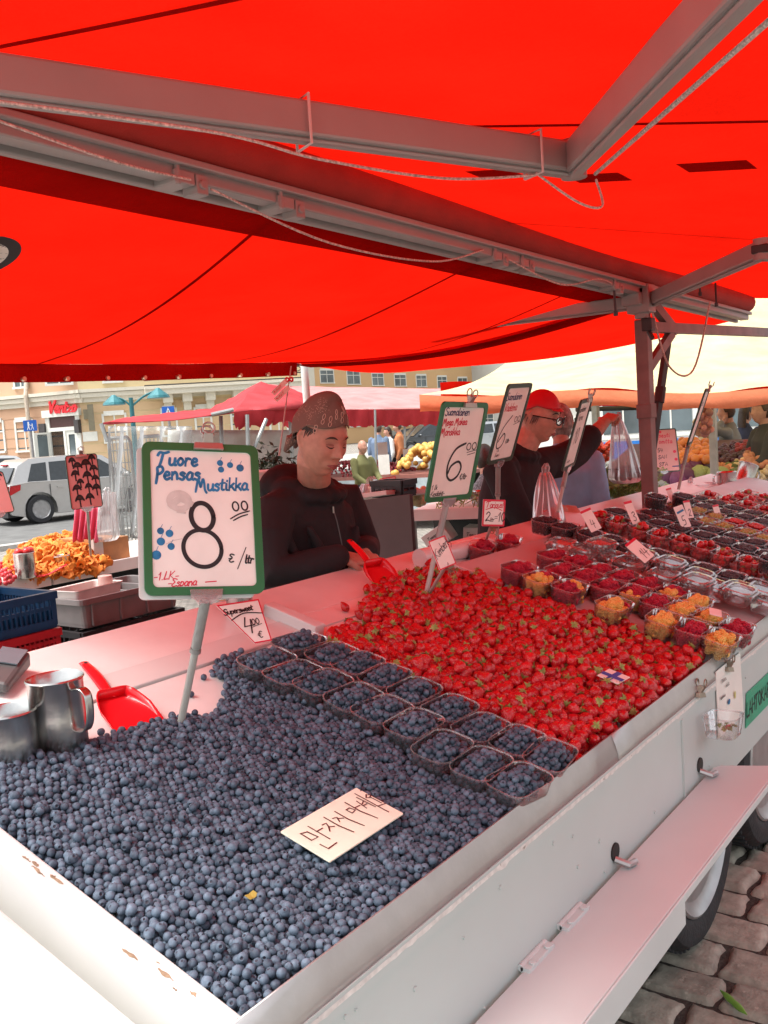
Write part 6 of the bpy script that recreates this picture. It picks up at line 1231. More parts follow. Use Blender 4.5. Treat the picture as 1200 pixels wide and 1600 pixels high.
# --- the seller in the patterned headscarf
def seller_one():
    F = Vector((-.17, -1, -.40)).normalized(); up = Vector((.06, .12, 1)); xr = F.cross(up).normalized(); up = xr.cross(F)
    hc = Vector((2.392, 2.005, 1.645)); M = mat4(hc, xr, F, up)
    nb = Vector((2.47, 2.12, 1.48)); Rs, Re, Rw = Vector((2.285, 2.14, 1.435)), Vector((2.185, 2.07, 1.245)), Vector((2.372, 1.945, 1.262)); Ls, Le, Lw = Vector((2.685, 2.17, 1.425)), Vector((2.70, 2.10, 1.235)), Vector((2.535, 1.965, 1.252))
    rt = thing('person', 'seller in black hooded sweatshirt and patterned brown headscarf looking down over the counter', 'person', (2.47, 2.16, .1))
    b = MB(); head_mesh(b, M, 1.04); limb(b, [nb + Vector((0, .0, -.06)), nb, hc + up * -.075 - F * .02, hc - F * .02], [.066, .058, .056, .058], 16)
    limb(b, [(2.485, 2.17, 1.0), (2.48, 2.17, 1.2), (2.48, 2.15, 1.38), nb], [(.16, .11), (.16, .11), (.17, .10), (.07, .06)], 20, flat=(1, 0, 0))
    limb(b, [Rs, Re, Rw], [.05, .038, .027]); limb(b, [Ls, Le, Lw], [.05, .038, .027])
    hand(b, Rw, (.95, -.10, -.25), (-.1, -.45, .9), 1, (.55, .65, .75, .8), 1.05, .8); hand(b, Lw, (-.55, -.55, -.25), (-.2, -.75, .6), -1, (1.0, 1.05, 1.1, 1.15), 1.0, .7)
    limb(b, [(2.40, 2.17, .95), (2.40, 2.18, .5), (2.40, 2.18, .15)], [.085, .06, .05]); limb(b, [(2.57, 2.17, .95), (2.57, 2.18, .5), (2.57, 2.18, .15)], [.085, .06, .05])
    body = remesh(b, 'body', SKIN, rt, .0032, 1); face_parts(body, M, 1.04)
    # sweatshirt with hood, cuffs, zip
    c = MB(); limb(c, [(2.485, 2.175, .98), (2.485, 2.175, 1.12), (2.475, 2.165, 1.28), (2.47, 2.15, 1.40), (2.47, 2.13, 1.462)], [(.205, .150), (.21, .155), (.205, .145), (.19, .12), (.10, .085)], 24, flat=(1, 0, 0))
    limb(c, [Rs + Vector((.05, 0, -.01)), Rs + Vector((-.005, 0, -.02)), (Rs + Re) / 2 + Vector((-.018, .0, 0)), Re + Vector((-.005, .005, -.01)), (Re + Rw) / 2 + Vector((0, 0, -.012)), Rw + Vector((-.012, .005, 0))], [.072, .074, .068, .064, .056, .043], 16)
    limb(c, [Ls + Vector((-.05, 0, -.01)), Ls, (Ls + Le) / 2, Le, (Le + Lw) / 2, Lw + Vector((.014, .01, 0))], [.072, .074, .068, .062, .054, .043], 16)
    for a in np.linspace(0, 2 * PI, 17)[:-1]:   # hood lying round the neck
        p = nb + Vector((.102 * math.cos(a) * (1.02 if math.cos(a) < 0 else .95), .085 * math.sin(a) + .01, .012 + .038 * math.sin(a) - .012 * abs(math.cos(a)))); c.ball(p, .034 + .013 * max(0, math.sin(a)), (1.1, 1, .8), n=10, m=7)
    c.ball(nb + Vector((-.03, .10, .01)), .095, (1.35, .7, .85), n=14, m=10); c.ball(nb + Vector((-.10, .04, .005)), .055, (1.0, 1.1, .8), n=12, m=8)
    for k, (p, q) in enumerate((((2.33, 2.035, 1.36), (2.40, 2.01, 1.20)), ((2.26, 2.06, 1.33), (2.30, 2.05, 1.18)), ((2.56, 2.02, 1.33), (2.50, 2.0, 1.16)), ((2.22, 2.05, 1.30), (2.14, 2.06, 1.27)), ((2.24, 2.03, 1.22), (2.30, 1.99, 1.21)))): limb(c, [p, (Vector(p) + Vector(q)) / 2, q], [.012, .02, .010], 8)
    sw = remesh(c, 'hooded_sweatshirt', BLACKC_, rt, .0065, 5)
    bv = BVHTree.FromObject(sw, bpy.context.evaluated_depsgraph_get()); rl = rt.location
    def front(x, z, o=.002): h = bv.ray_cast(Vector((x, 1.3, z)) - rl, Vector((0, 1, 0))); return (h[0] + rl + Vector((0, -o, 0))) if h[0] is not None else Vector((x, 2.0, z))
    m = MB(); P = [front(2.46 + .02 * math.sin((1.44 - z) * 6), z) for z in np.linspace(1.41, 1.12, 14)]; m.grid([[p + Vector((-.003, 0, 0)), p + Vector((.003, 0, 0))] for p in P]); m.build('zip', mat('dull zip metal', (.10, .09, .09), .4, .7), sw)
    m = MB(); p = front(2.462, 1.405, .004); m.cb(p, .006, .004, .022); m.build('zip_pull', CHROME, sw)
    # headscarf
    def scarf(th, ph):
        x, y, z = head_pt(th, ph, 1.04); k = 1.085; n = 1 + .02 * math.sin(5 * th + 3 * ph) * math.cos(ph) ; x, y, z = x * k * n, (y if y < .06 else .06 + (y - .06) * .75) * k * n, z * k
        if z > .02:
            z += .030 * min(1, (z - .02) / .07) * (g2(x, -.0, .07)) * (1.15 if y < .03 else .55) + .008 * math.sin(60 * x + 30 * y) * min(1, (z - .02) / .06)
        if y < -.03: y -= .018 * min(1, (-.03 - y) / .04) * (1 + .4 * math.sin(40 * z))
        return M @ Vector((x, y, z))
    m = MB(); rows = []
    for j in range(57):
        th = 2 * PI * j / 56; zl = .047 + .012 * math.cos(th) if math.cos(th) > 0 else .047 + .085 * math.cos(th); zl = min(zl, .06); p0 = math.asin(max(-.9, min(.9, zl / .122)))
        rows.append([scarf(th, lerp(p0, PI / 2 - .001, t)) for t in np.linspace(0, 1, 22)])
    m.grid(rows); sf = m.build('headscarf', None, rt, smooth=True, angle=180, thick=.003)
    SM = bpy.data.materials.new('patterned headscarf'); SM.use_nodes = True; t = SM.node_tree; N = t.nodes; L = t.links; b_ = N['Principled BSDF']; tc = N.new('ShaderNodeTexCoord')
    def dots(scale, cut, col_, base_out, wob):
        v = N.new('ShaderNodeTexVoronoi'); v.inputs['Scale'].default_value = scale; L.new(tc.outputs['Object'], v.inputs['Vector']); r = N.new('ShaderNodeValToRGB'); e = r.color_ramp.elements; e[0].position = cut * .55; e[0].color = (0, 0, 0, 1); e[1].position = cut * .7; e[1].color = (1, 1, 1, 1); e2 = r.color_ramp.elements.new(cut); e2.color = (1, 1, 1, 1); e3 = r.color_ramp.elements.new(cut + .05); e3.color = (0, 0, 0, 1)
        L.new(v.outputs['Distance'], r.inputs[0]); nz = N.new('ShaderNodeTexNoise'); nz.inputs['Scale'].default_value = wob; L.new(tc.outputs['Object'], nz.inputs[0]); rr_ = N.new('ShaderNodeValToRGB'); rr_.color_ramp.elements[0].position = .48; rr_.color_ramp.elements[1].position = .56; L.new(nz.outputs['Fac'], rr_.inputs[0])
        mu = N.new('ShaderNodeMath'); mu.operation = 'MULTIPLY'; L.new(r.outputs[0], mu.inputs[0]); L.new(rr_.outputs[0], mu.inputs[1]); mx = N.new('ShaderNodeMixRGB'); L.new(mu.outputs[0], mx.inputs[0]); 
        if base_out is None: mx.inputs[1].default_value = (.17, .115, .09, 1)
        else: L.new(base_out, mx.inputs[1])
        mx.inputs[2].default_value = (*col_, 1); return mx.outputs[0]
    L.new(dots(170, .28, (.48, .36, .28), None, 13), b_.inputs['Base Color']); b_.inputs['Roughness'].default_value = .85; sf.data.materials.append(SM)
    # printed figure-eight motifs on the plain band
    m = MB()
    for th, zz, r_ in ((.35, .088, .005), (-.10, .094, .005), (.62, .075, .006), (.05, .078, .006), (-.42, .074, .006), (.95, .080, .006), (1.15, .050, .006), (-.75, .088, .005)):
        for dz in (-r_, r_):
            P = [scarf(th + r_ / .09 * math.cos(a), math.asin(min(.95, (zz + dz + r_ * math.sin(a)) / .122))) + (M.to_3x3() @ Vector((math.sin(th), math.cos(th), 0))) * .003 for a in np.linspace(0, 2 * PI, 11)]; m.tube(P, .0011, 4, cap=False)
    m.build('printed_motif', mat('pale scarf print', (.6, .45, .36), .8), sf)
    m = MB(); limb(m, [M @ Vector((0, -.105, -.03)), M @ Vector((-.01, -.135, -.04)), M @ Vector((-.02, -.145, -.075))], [.014, .026, .008], 10); limb(m, [M @ Vector((0, -.105, -.03)), M @ Vector((.02, -.13, -.045)), M @ Vector((.03, -.135, -.085))], [.012, .02, .006], 10); m.build('scarf_knot', SM, sf, smooth=True)
    m = MB(); rr = random.Random(2)
    for i in range(70):
        th = rr.choice((rr.uniform(1.15, 1.75), rr.uniform(-1.75, -1.15), rr.uniform(2.2, 4.0))); z0 = .050 + .085 * math.cos(th) if math.cos(th) < 0 else .045; p = head_pt(th, math.asin(max(-.8, z0 / .122)), 1.04); q = Vector(p) * 1.04; e = q + Vector((rr.uniform(-.008, .008), rr.uniform(-.016, .004), -rr.uniform(.012, .045))); m.tube([M @ q, M @ ((q + e) / 2 + Vector((0, -.003, 0))), M @ e], [.0024, .002, .0006], 4)
    for i in range(0):
        x = rr.uniform(-.05, .05); p = face_local(x, .052, 1.04) + Vector((0, .008, 0)); e = p + Vector((rr.uniform(-.010, .010), .002, -rr.uniform(.008, .018))); m.tube([M @ p, M @ e], [.0014, .0004], 4)
    m.build('hair', HAIRD, rt, smooth=True)
    return rt
seller_one()
scoop('red plastic scoop held in the right hand of the seller with the headscarf', at_y(546, 845, 1.935), at_t(580, 886, .045), at_t(609, 917, .012), .052, .036, EZ, .03)

# --- the second seller: red cap, glasses, raised arm
def seller_two():
    F = Vector((.16, -1, -.30)).normalized(); up = Vector((.0, -.1, 1)); xr = F.cross(up).normalized(); up = xr.cross(F)
    hc = Vector((4.075, 2.06, 1.668)); M = mat4(hc, xr, F, up) @ Matrix.Scale(1.03, 4)
    nb = Vector((4.04, 2.15, 1.50)); Rs, Re, Rw = Vector((3.83, 2.16, 1.44)), Vector((3.85, 2.05, 1.20)), Vector((4.03, 1.95, 1.225)); Ls, Le, Lw = Vector((4.23, 2.13, 1.45)), Vector((4.47, 2.06, 1.49)), Vector((4.665, 1.99, 1.615))
    rt = thing('person', 'seller in red cap, black glasses and black top raising one arm', 'person', (4.04, 2.17, .05))
    b = MB(); head_mesh(b, M, 1.08); limb(b, [nb + Vector((0, 0, -.05)), nb, hc - up * .075 - F * .02, hc - F * .02], [.068, .062, .060, .06], 16)
    limb(b, [(4.03, 2.2, 1.0), (4.03, 2.2, 1.2), (4.03, 2.18, 1.38), nb], [(.17, .12), (.17, .12), (.18, .11), (.07, .06)], 20, flat=(1, 0, 0))
    limb(b, [Rs, Re, Rw], [.05, .04, .029]); limb(b, [Ls, Le, (Le + Lw) / 2 + Vector((0, 0, -.008)), Lw], [.052, .046, .045, .030])
    hand(b, Lw, (.8, -.15, .35), (-.3, -.2, .9), -1, (.75, .8, .9, 1.0), 1.05, .9); hand(b, Rw, (.75, -.5, -.1), (.0, -.6, .7), 1, (.9, 1.0, 1.0, 1.1), 1.0, .7)
    for x in (3.94, 4.12): limb(b, [(x, 2.2, .95), (x, 2.2, .5), (x, 2.2, .1)], [.09, .065, .05])
    body = remesh(b, 'body', SKIN, rt, .004, 1); face_parts(body, M, 1.08)
    c = MB(); limb(c, [(4.03, 2.2, .95), (4.03, 2.2, 1.12), (4.03, 2.195, 1.30), (4.04, 2.18, 1.42), (4.04, 2.16, 1.485)], [(.235, .165), (.235, .165), (.225, .15), (.20, .125), (.095, .085)], 24, flat=(1, 0, 0))
    limb(c, [Rs + Vector((.05, 0, 0)), Rs, (Rs + Re) / 2 + Vector((-.02, 0, 0)), Re, (Re + Rw) / 2], [.078, .08, .072, .066, .055], 16)
    limb(c, [Ls + Vector((-.08, 0, -.03)), Ls + Vector((.0, 0, -.015)), (Ls + Le) / 2 + Vector((0, 0, -.03)), Le + Vector((.0, 0, -.01)), lerp(Le, Lw, .42)], [.085, .085, .085, .076, .070], 16)
    for a in np.linspace(0, 2 * PI, 15)[:-1]: c.ball(nb + Vector((.078 * math.cos(a), .07 * math.sin(a), .0 + .02 * math.sin(a))), .024, n=8, m=6)
    remesh(c, 'black_top', BLACKC_, rt, .0075, 5)
    m = MB(); rows = []
    for j in range(49):
        th = 2 * PI * j / 48; zl = .050 if math.cos(th) > 0 else .05 + .055 * math.cos(th); p0 = math.asin(zl / .125); r_ = []
        for t in np.linspace(0, 1, 14):
            x, y, z = head_pt(th, lerp(p0, PI / 2 - .001, t), 1.08); x, y, z = x * 1.07, (min(y, .075)) * 1.07, z * 1.08 + .002 * math.sin(5 * th) * (t < .15); r_.append(M @ Vector((x, y, z)))
        rows.append(r_)
    m.grid(rows); cp = m.build('cap', mat('red cap cloth', (.55, .01, .02), .6, var=.1, scale=20), rt, smooth=True, angle=180, thick=.003)
    m = MB(); m.grid([[M @ Vector((x, .068 + t * .035 * (1 - (x / .07) ** 2), .053 - t * .006)) for x in np.linspace(-.062, .062, 13)] for t in (0, .5, 1)]); m.build('brim', MATS['red cap cloth'], cp, smooth=True, thick=.004)
    m = MB()
    for s in (-1, 1):
        P = [M @ Vector((s * .034 + .024 * math.copysign(abs(math.cos(a)) ** .8, math.cos(a)), .110 - abs(math.cos(a) * s + .0) * .0 - (s * .034 + .024 * math.cos(a)) ** 2 * 3.2, .004 + .019 * math.copysign(abs(math.sin(a)) ** .8, math.sin(a)))) for a in np.linspace(0, 2 * PI, 25)]; m.tube(P, .0026, 6, cap=False)
        m.tube([M @ Vector((s * .058, .098, .010)), M @ Vector((s * .078, .05, .010)), M @ Vector((s * .082, -.01, .008))], .0026, 6)
    m.tube([M @ Vector((-.010, .110, .006)), M @ Vector((0, .114, .009)), M @ Vector((.010, .110, .006))], .0026, 6); gl = m.build('glasses', mat('black glossy frame', (.01, .01, .011), .2), rt, smooth=True)
    m = MB()
    for s in (-1, 1): m.add([M @ Vector((s * .034 + .022 * math.cos(a), .1095 - (s * .034 + .022 * math.cos(a)) ** 2 * 3.2, .004 + .018 * math.sin(a))) for a in np.linspace(0, 2 * PI, 17)[:-1]], [tuple(range(16))])
    m.build('lenses', clearfilm('spectacle lens', (.95, .95, .95), .25, .02), gl)
    m = MB(); rr = random.Random(4)
    for i in range(60): th = rr.choice((rr.uniform(1.3, 2.6), rr.uniform(-2.6, -1.3))); p = Vector(head_pt(th, .05, 1.08)) * 1.03; e = p + Vector((0, -.008, -rr.uniform(.02, .045))); m.tube([M @ p, M @ e], [.0024, .0008], 4)
    m.build('hair', mat('grey brown hair', (.12, .08, .06), .6), rt)
seller_two()
# carrier bags: one hanging from the raised hand, one standing on the counter
def bag(name, label, top, bot, w0, w1, dp, knot=True):
    top, bot = Vector(top), Vector(bot); rt = thing(name, label, 'carrier bag', top); m = MB(); rows = []; H = top.z - bot.z; rr = random.Random(int(top.x * 100))
    ph = [rr.uniform(0, 6) for _ in range(4)]
    for t in np.linspace(0, 1, 26):
        k = lerp(w0, w1, min(1, t * 1.12) ** .75) * (1 if t < .94 else 1 - (t - .94) * 4); c = top.lerp(bot, t); r_ = []
        for j in range(56): a = 2 * PI * j / 56; f = 1 + (.16 * (1 - t) + .03) * math.sin(9 * a + ph[0]) + (.08 * (1 - t) + .03) * math.sin(17 * a + ph[1] + 4 * t) + .05 * math.sin(4 * a + ph[2] + 5 * t); r_.append((c.x + k * f * math.cos(a), c.y + k * dp * f * math.sin(a), c.z))
        rows.append(r_)
    m.grid(rows, closed=True); k = len(m.v); m.v += [tuple(q) for q in rows[-1]]; m.f.append(tuple(range(k, k + 56))); m.m.append(0); m.build('film', BAGM, rt, smooth=True, angle=180)
    m = MB()
    for s in (-1, 1): m.tube([top + Vector((s * .01, 0, -.01)), top + Vector((s * .022, -.005, .02)), top + Vector((s * .008, -.008, .035))], [.012, .009, .006], 8)
    m.build('handle', BAGM, rt, smooth=True); return rt
bag('carrier_bag', 'thin white carrier bag with a dark punnet hanging from the raised hand', (4.80, 1.97, 1.625), (4.83, 1.95, 1.285), .022, .105, .75)
M = Matrix.Translation((4.83, 1.95, 1.292)) @ Matrix.Rotation(-.5, 4, 'Z') @ Matrix.Scale(1.3, 4); punnet(M, 'dark punnet of berries inside the hanging carrier bag', None); 
L_ = []
for kk, p in fill(M, 'k', .012, 1, .008): L_.append((PK[0][0], TR(p, rnd_rot(EZ, 2), .0088)))
o = join('berries_in_bag', L_, PROD); tag(o, 'dark berries in the punnet inside the hanging bag', 'berries', None, 'stuff')
bag('carrier_bag', 'thin white carrier bag of strawberries standing at the back of the counter', (3.70, 1.86, 1.43), (3.68, 1.84, 1.195), .02, .085, .8)
L_ = [(PS[i % 6][0], TR(np.array((3.68 + RNG.uniform(-.05, .05), 1.84 + RNG.uniform(-.035, .035), 1.21 + RNG.uniform(0, .05))), rnd_rot(None, 3), .028)) for i in range(26)]
o = join('strawberries_in_bag', L_, PROD); tag(o, 'red strawberries at the bottom of the standing bag', 'strawberries', None, 'stuff')

# --- people in the background
def person(base, H, face, top, bottom, hair, label, pose='stand', skin=None, hairstyle='short', extra=None, group='people among the farther stalls'):
    base = Vector(base); f = Vector((face[0], face[1], 0)).normalized(); r = f.cross(Vector((0, 0, 1))); k = H / 1.75
    def P(x, y, z): return base + r * (x * k) + f * (y * k) + Vector((0, 0, z * k))
    rt = thing('person', label, 'person', base, group); b = MB(); hc = P(0, .03, 1.63); M = mat4(hc, r, f, Vector((0, 0, 1))) @ Matrix.Scale(k, 4)
    head_mesh(b, M, 1.0, 40, 30); limb(b, [P(0, -.01, 1.42), P(0, .0, 1.55)], [.055 * k, .05 * k], 10)
    limb(b, [P(0, 0, .92), P(0, 0, 1.15), P(0, -.01, 1.36), P(0, -.01, 1.45)], [(.14 * k, .10 * k), (.13 * k, .095 * k), (.16 * k, .10 * k), (.07 * k, .06 * k)], 14, flat=r)
    arms = {'stand': (((-.19, 0, 1.40), (-.23, -.02, 1.12), (-.21, .08, .88)), ((.19, 0, 1.40), (.23, -.02, 1.12), (.21, .08, .88))), 'neck': (((-.19, 0, 1.40), (-.34, .14, 1.44), (-.10, .06, 1.52)), ((.19, 0, 1.40), (.30, .16, 1.38), (.08, .08, 1.50))), 'reach': (((-.19, 0, 1.40), (-.22, .10, 1.16), (-.12, .34, 1.02)), ((.19, 0, 1.40), (.24, .08, 1.16), (.16, .32, 1.0)))}[pose]
    legs = (((-.09, 0, .92), (-.10, .02, .50), (-.10, -.02, .08)), ((.09, 0, .92), (.10, .03, .50), (.12, .04, .08)))
    for a in arms: limb(b, [P(*q) for q in a], [.045 * k, .036 * k, .026 * k], 10); w_ = P(*a[2]); d = (P(*a[2]) - P(*a[1])).normalized(); hand(b, w_, d, f + Vector((0, 0, .3)), 1, (.3, .4, .4, .5), k)
    for l in legs: limb(b, [P(*q) for q in l], [.085 * k, .06 * k, .045 * k], 10); q = P(*l[2]); limb(b, [q + Vector((0, 0, -.03 * k)), q + f * .14 * k + Vector((0, 0, -.05 * k))], [.045 * k, .035 * k], 8)
    body = remesh(b, 'body', skin or SKIN, rt, .013 * k, 2)
    c = MB(); limb(c, [P(0, 0, .86), P(0, 0, 1.1), P(0, -.005, 1.34), P(0, -.01, 1.46)], [(.185 * k, .135 * k), (.175 * k, .125 * k), (.19 * k, .125 * k), (.085 * k, .075 * k)], 16, flat=r)
    for a in arms: q = [P(*t) for t in a]; limb(c, [q[0], q[1], lerp(q[1], q[2], .85)], [.068 * k, .058 * k, .045 * k], 10)
    remesh(c, 'top', top, rt, .016 * k, 4)
    c = MB()
    for l in legs: limb(c, [P(l[0][0], 0, .95)] + [P(*q) for q in l], [.11 * k, .11 * k, .082 * k, .068 * k], 12)
    c.ball(P(0, 0, .92), .14 * k, (1.15, 1, .7)); remesh(c, 'trousers', bottom, rt, .018 * k, 3)
    if hair is not None:
        m = MB(); rows = []
        for j in range(25):
            th = 2 * PI * j / 24; zl = .055 if math.cos(th) > .2 else (.0 if math.cos(th) > -.3 else (-.06 if hairstyle == 'short' else -.11)); p0 = math.asin(max(-.95, zl / .122)); rows.append([M @ (Vector(head_pt(th, lerp(p0, PI / 2 - .001, t))) * (1.09 + .012 * math.sin(7 * th + 5 * t))) for t in np.linspace(0, 1, 9)])
        m.grid(rows); m.build('hair' if hairstyle != 'cap' else 'cap', hair, rt, smooth=True, angle=180, thick=.01 * k)
        if hairstyle == 'long': m = MB(); limb(m, [M @ Vector((0, -.07, .0)), M @ Vector((0, -.09, -.13)), M @ Vector((.01, -.085, -.24))], [(.06 * k, .035 * k), (.065 * k, .03 * k), (.04 * k, .02 * k)], 12, flat=r); m.build('hair', hair, rt, smooth=True)
    return rt
def cloth(n, c): return mat(n, c, .85, var=.15, scale=8, bump=.2, bscale=20, dist=.01)
vr = ray(600, 700); toward = (-vr.x, -vr.y); away = (vr.x, vr.y); rgt = (vr.y, -vr.x); lft = (-vr.y, vr.x)
NAVY = cloth('navy cloth', (.02, .025, .06)); DENIM = cloth('dark denim', (.03, .04, .07)); BLK = cloth('black cloth', (.015, .015, .017)); GRY = cloth('grey marl cloth', (.20, .20, .205)); WHT = cloth('white cloth', (.7, .7, .68)); BEIGE = cloth('beige trousers', (.48, .42, .33)); PALEBLUE = cloth('pale blue shirt', (.26, .44, .62)); SLATE = cloth('slate blue jacket', (.13, .18, .27)); ORG = cloth('orange jacket', (.45, .16, .06)); VEST = cloth('olive vest', (.16, .16, .06)); YLW = cloth('pale yellow jacket', (.66, .62, .40)); DGR = cloth('dark grey jacket', (.05, .05, .05))
BRN = mat('brown hair', (.07, .04, .025), .6, var=.3, scale=60); GREYH = mat('grey cap cloth', (.25, .23, .2), .8, var=.6, scale=40)
def stand_at(px, py_head, d, H): q = at_d(px, py_head, d); return Vector((q.x, q.y, q.z - H + .02))
person(stand_at(874, 638, 5.5, 1.66), 1.66, (away[0] + rgt[0] * .2, away[1] + rgt[1] * .2), PALEBLUE, BEIGE, GREYH, 'customer from behind in pale blue shirt, beige trousers and a patterned cap', 'stand', hairstyle='cap')
person(stand_at(564, 690, 13.2, 1.45), 1.45, (toward[0] + rgt[0] * .9, toward[1] + rgt[1] * .9), VEST, DENIM, None, 'bald seller in an olive vest behind the far red berries', 'reach', skin=SKIN)
person(stand_at(590, 664, 21, 1.75), 1.75, (away[0] + rgt[0] * .5, away[1] + rgt[1] * .5), SLATE, DENIM, BRN, 'shopper in a slate blue jacket seen from behind under the pink canopy', 'stand')
person(stand_at(607, 668, 22, 1.68), 1.68, (lft[0] + toward[0] * .2, lft[1] + toward[1] * .2), WHT, BLK, HAIRD, 'dark haired shopper in white top and black trousers', 'stand', hairstyle='long')
person(stand_at(622, 660, 22, 1.78), 1.78, lft, ORG, BLK, BRN, 'shopper in an orange jacket with dark trousers beside the black car', 'stand')
person(stand_at(1138, 630, 11, 1.80), 1.80, (lft[0] + away[0] * .5, lft[1] + away[1] * .5), GRY, DENIM, BRN, 'man in a grey sweater with hands behind his neck', 'neck')
person(stand_at(1163, 634, 12, 1.76), 1.76, (away[0] * .6 + rgt[0], away[1] * .6 + rgt[1]), NAVY, NAVY, HAIRD, 'woman in a navy hooded jacket beside the man in grey', 'stand', hairstyle='long')
person(stand_at(1193, 626, 9.5, 1.82), 1.82, lft, DGR, BLK, BRN, 'man in a dark grey jacket at the right edge behind the grapes', 'reach')
person(stand_at(1096, 655, 11, 1.6), 1.6, lft, YLW, BLK, mat('fair hair', (.5, .38, .2), .6), 'fair haired woman in a pale yellow jacket behind the oranges', 'reach', hairstyle='long')
person(stand_at(757, 700, 7.2, 1.6), 1.6, away, mat('striped top', (.12, .12, .13), .8, var=.9, scale=60), BLK, HAIRD, 'shopper in a striped top partly hidden behind the strawberry board', 'stand')
# ------------------------------------------------------------------ the neighbouring stalls
PINKF = fabric('faded pink awning fabric', (.74, .34, .33), (.55, .22, .22), .3); CREAMF = fabric('cream yellow awning fabric', (.80, .70, .42), (.75, .60, .30), .35); REDGLOWF = fabric('orange awning hem', (.75, .25, .13), (.75, .16, .06), .4)  # pink fabric colour lightened for the bright sky on the roof
TARPW = fabric('white tarpaulin', (.72, .74, .70), (.6, .62, .58), .3); PINKBOARD = mat('whitewashed counter board', (.70, .64, .60), .5, var=.06, scale=6); WOOD = mat('orange brown wood', (.42, .18, .06), .55, var=.3, scale=9); CARTON = mat('white printed carton', (.62, .60, .56), .6, var=.1)
GP = mat('galvanised tube', (.30, .31, .30), .4, .5, var=.15)
def crate(name, label, p, L, Wd, H, mt, bars=14, yaw=0, group=None):
    """open plastic crate with slotted walls; p = base corner frame origin at centre"""
    p = Vector(p); M = Matrix.Translation(p) @ Matrix.Rotation(yaw, 4, 'Z'); m = MB(); t = .012
    m.bx(-L / 2, L / 2, -Wd / 2, Wd / 2, 0, t, M)
    for s in (-1, 1):
        for (a0, a1, z0, z1, e) in ((-L / 2, L / 2, H - .03, H, .006), (-L / 2, L / 2, t, .035, 0), (-L / 2, L / 2, H * .52, H * .52 + .014, -.002)):
            m.bx(a0 - e, a1 + e, s * Wd / 2 - t / 2 - e, s * Wd / 2 + t / 2 + e, z0, z1, M); m.bx(s * L / 2 - t / 2 - e * .9, s * L / 2 + t / 2 + e * .9, -Wd / 2 + t / 2, Wd / 2 - t / 2, z0 + .0003, z1 - .0003, M)
        for i in range(bars + 1): x = lerp(-L / 2 + .01, L / 2 - .01, i / bars); w_ = .022 if i in (0, bars) else .007; m.bx(x - w_ / 2, x + w_ / 2, s * Wd / 2 - t / 2 + .001, s * Wd / 2 + t / 2 - .001, .035, H - .03, M)
        for i in range(int(bars * .66) + 1): y = lerp(-Wd / 2 + .014, Wd / 2 - .014, i / int(bars * .66)); m.bx(s * L / 2 - t / 2 + .001, s * L / 2 + t / 2 - .001, y - .005, y + .005, .035, H - .03, M)
        m.bx(-L / 2 + .02, L / 2 - .02, s * (Wd / 2 - t / 2 - .001), s * (Wd / 2 - t / 2 - .003), .035, H * .5, M)
    o = m.build(name, mt, None); tag(o, label, 'crate', group); return o
def tub(name, label, p, L, Wd, H, mt, yaw=0):
    M = Matrix.Translation(Vector(p)) @ Matrix.Rotation(yaw, 4, 'Z'); m = MB(); rows = [[(x * k, y * k * 1, z) for x, y in rrect(L, Wd, .03, 3)] for k, z in ((.92, .0), (.97, H - .03), (1.03, H - .03), (1.03, H), (.98, H), (.93, .015))]; m.grid(rows, closed=True); m.v, k = m.v, 0
    n = len(rows[0]); m.f.append(tuple(range(n))[::-1]); m.m.append(0); m.f.append(tuple(range(5 * n, 6 * n))); m.m.append(0)
    for x in np.linspace(-L * .4, L * .4, 4): m.bx(x - .006, x + .006, -Wd * .5, Wd * .5, .01, H - .03)
    m.v = [tuple(M @ Vector(v)) for v in m.v]; o = m.build(name, mt, None, bevel=.003); tag(o, label, 'crate'); return o
# --- stall of chanterelles on the left
st = thing('market_stall', 'chanterelle stall with a pale counter board behind the blueberry board', 'stall', (3.2, 5.7, 0))
m = MB(); m.bx(.6, 5.2, 5.22, 6.3, .84, .87); m.build('table_top', PINKBOARD, st); m = MB(); m.bx(.6, 3.46, 5.19, 5.217, .82, .90); m.bx(3.475, 5.2, 5.19, 5.217, .82, .90); m.build('edge_board', PINKBOARD, st, bevel=.003)
m = MB(); m.bx(.6, 5.2, 6.25, 6.28, .05, .84); m.build('back_panel', mat('black stall cloth', (.015, .015, .016), .9), st)
for x in (1.0, 2.4, 3.9, 5.1): m = MB(); m.bx(x - .02, x + .02, 5.3, 5.34, 0, .84); m.build('leg', DARKMETAL, st)
CH = foodmat('chanterelle', (.62, .16, .02), (.80, .30, .05), .6, .5, .3, 60)
def chant(k):
    rr = random.Random(k); m = MB(); n = 11; rows = []
    for r, z in ((.10, -.7), (.13, -.3), (.22, .05), (.48, .30), (.62, .40), (.50, .36), (.2, .22)): rows.append([(r * (1 + .22 * math.sin(3 * a + k + r * 4)) * math.cos(a), r * (1 + .2 * math.sin(2 * a + 2 * k)) * math.sin(a), z + (.10 * math.sin(4 * a + k) if r > .4 else 0)) for a in np.linspace(0, 2 * PI, n, endpoint=False)])
    m.grid(rows, closed=True); return Proto(m), None
PCH = [chant(k) for k in range(4)]; it = []
poly = [at_z(x, y, .9) for x, y in ((6, 888), (20, 866), (75, 855), (120, 846), (160, 850), (166, 880), (70, 898), (25, 905))]; poly = [(q.x, q.y) for q in poly]; pts = pack(np.array(poly), .046, 4); ed = edge_dist(pts, poly)
for (x, y), e in zip(pts, ed):
    h = .115 * (1 - math.exp(-e / .14))
    for kz in range(2): it.append((int(RNG.integers(4)), TR(np.array((x + RNG.normal(0, .01), y + RNG.normal(0, .01), .885 + max(0, h - kz * .03) + RNG.normal(0, .012))), rnd_rot(None, 2.6), .058 * RNG.uniform(.7, 1.3))))
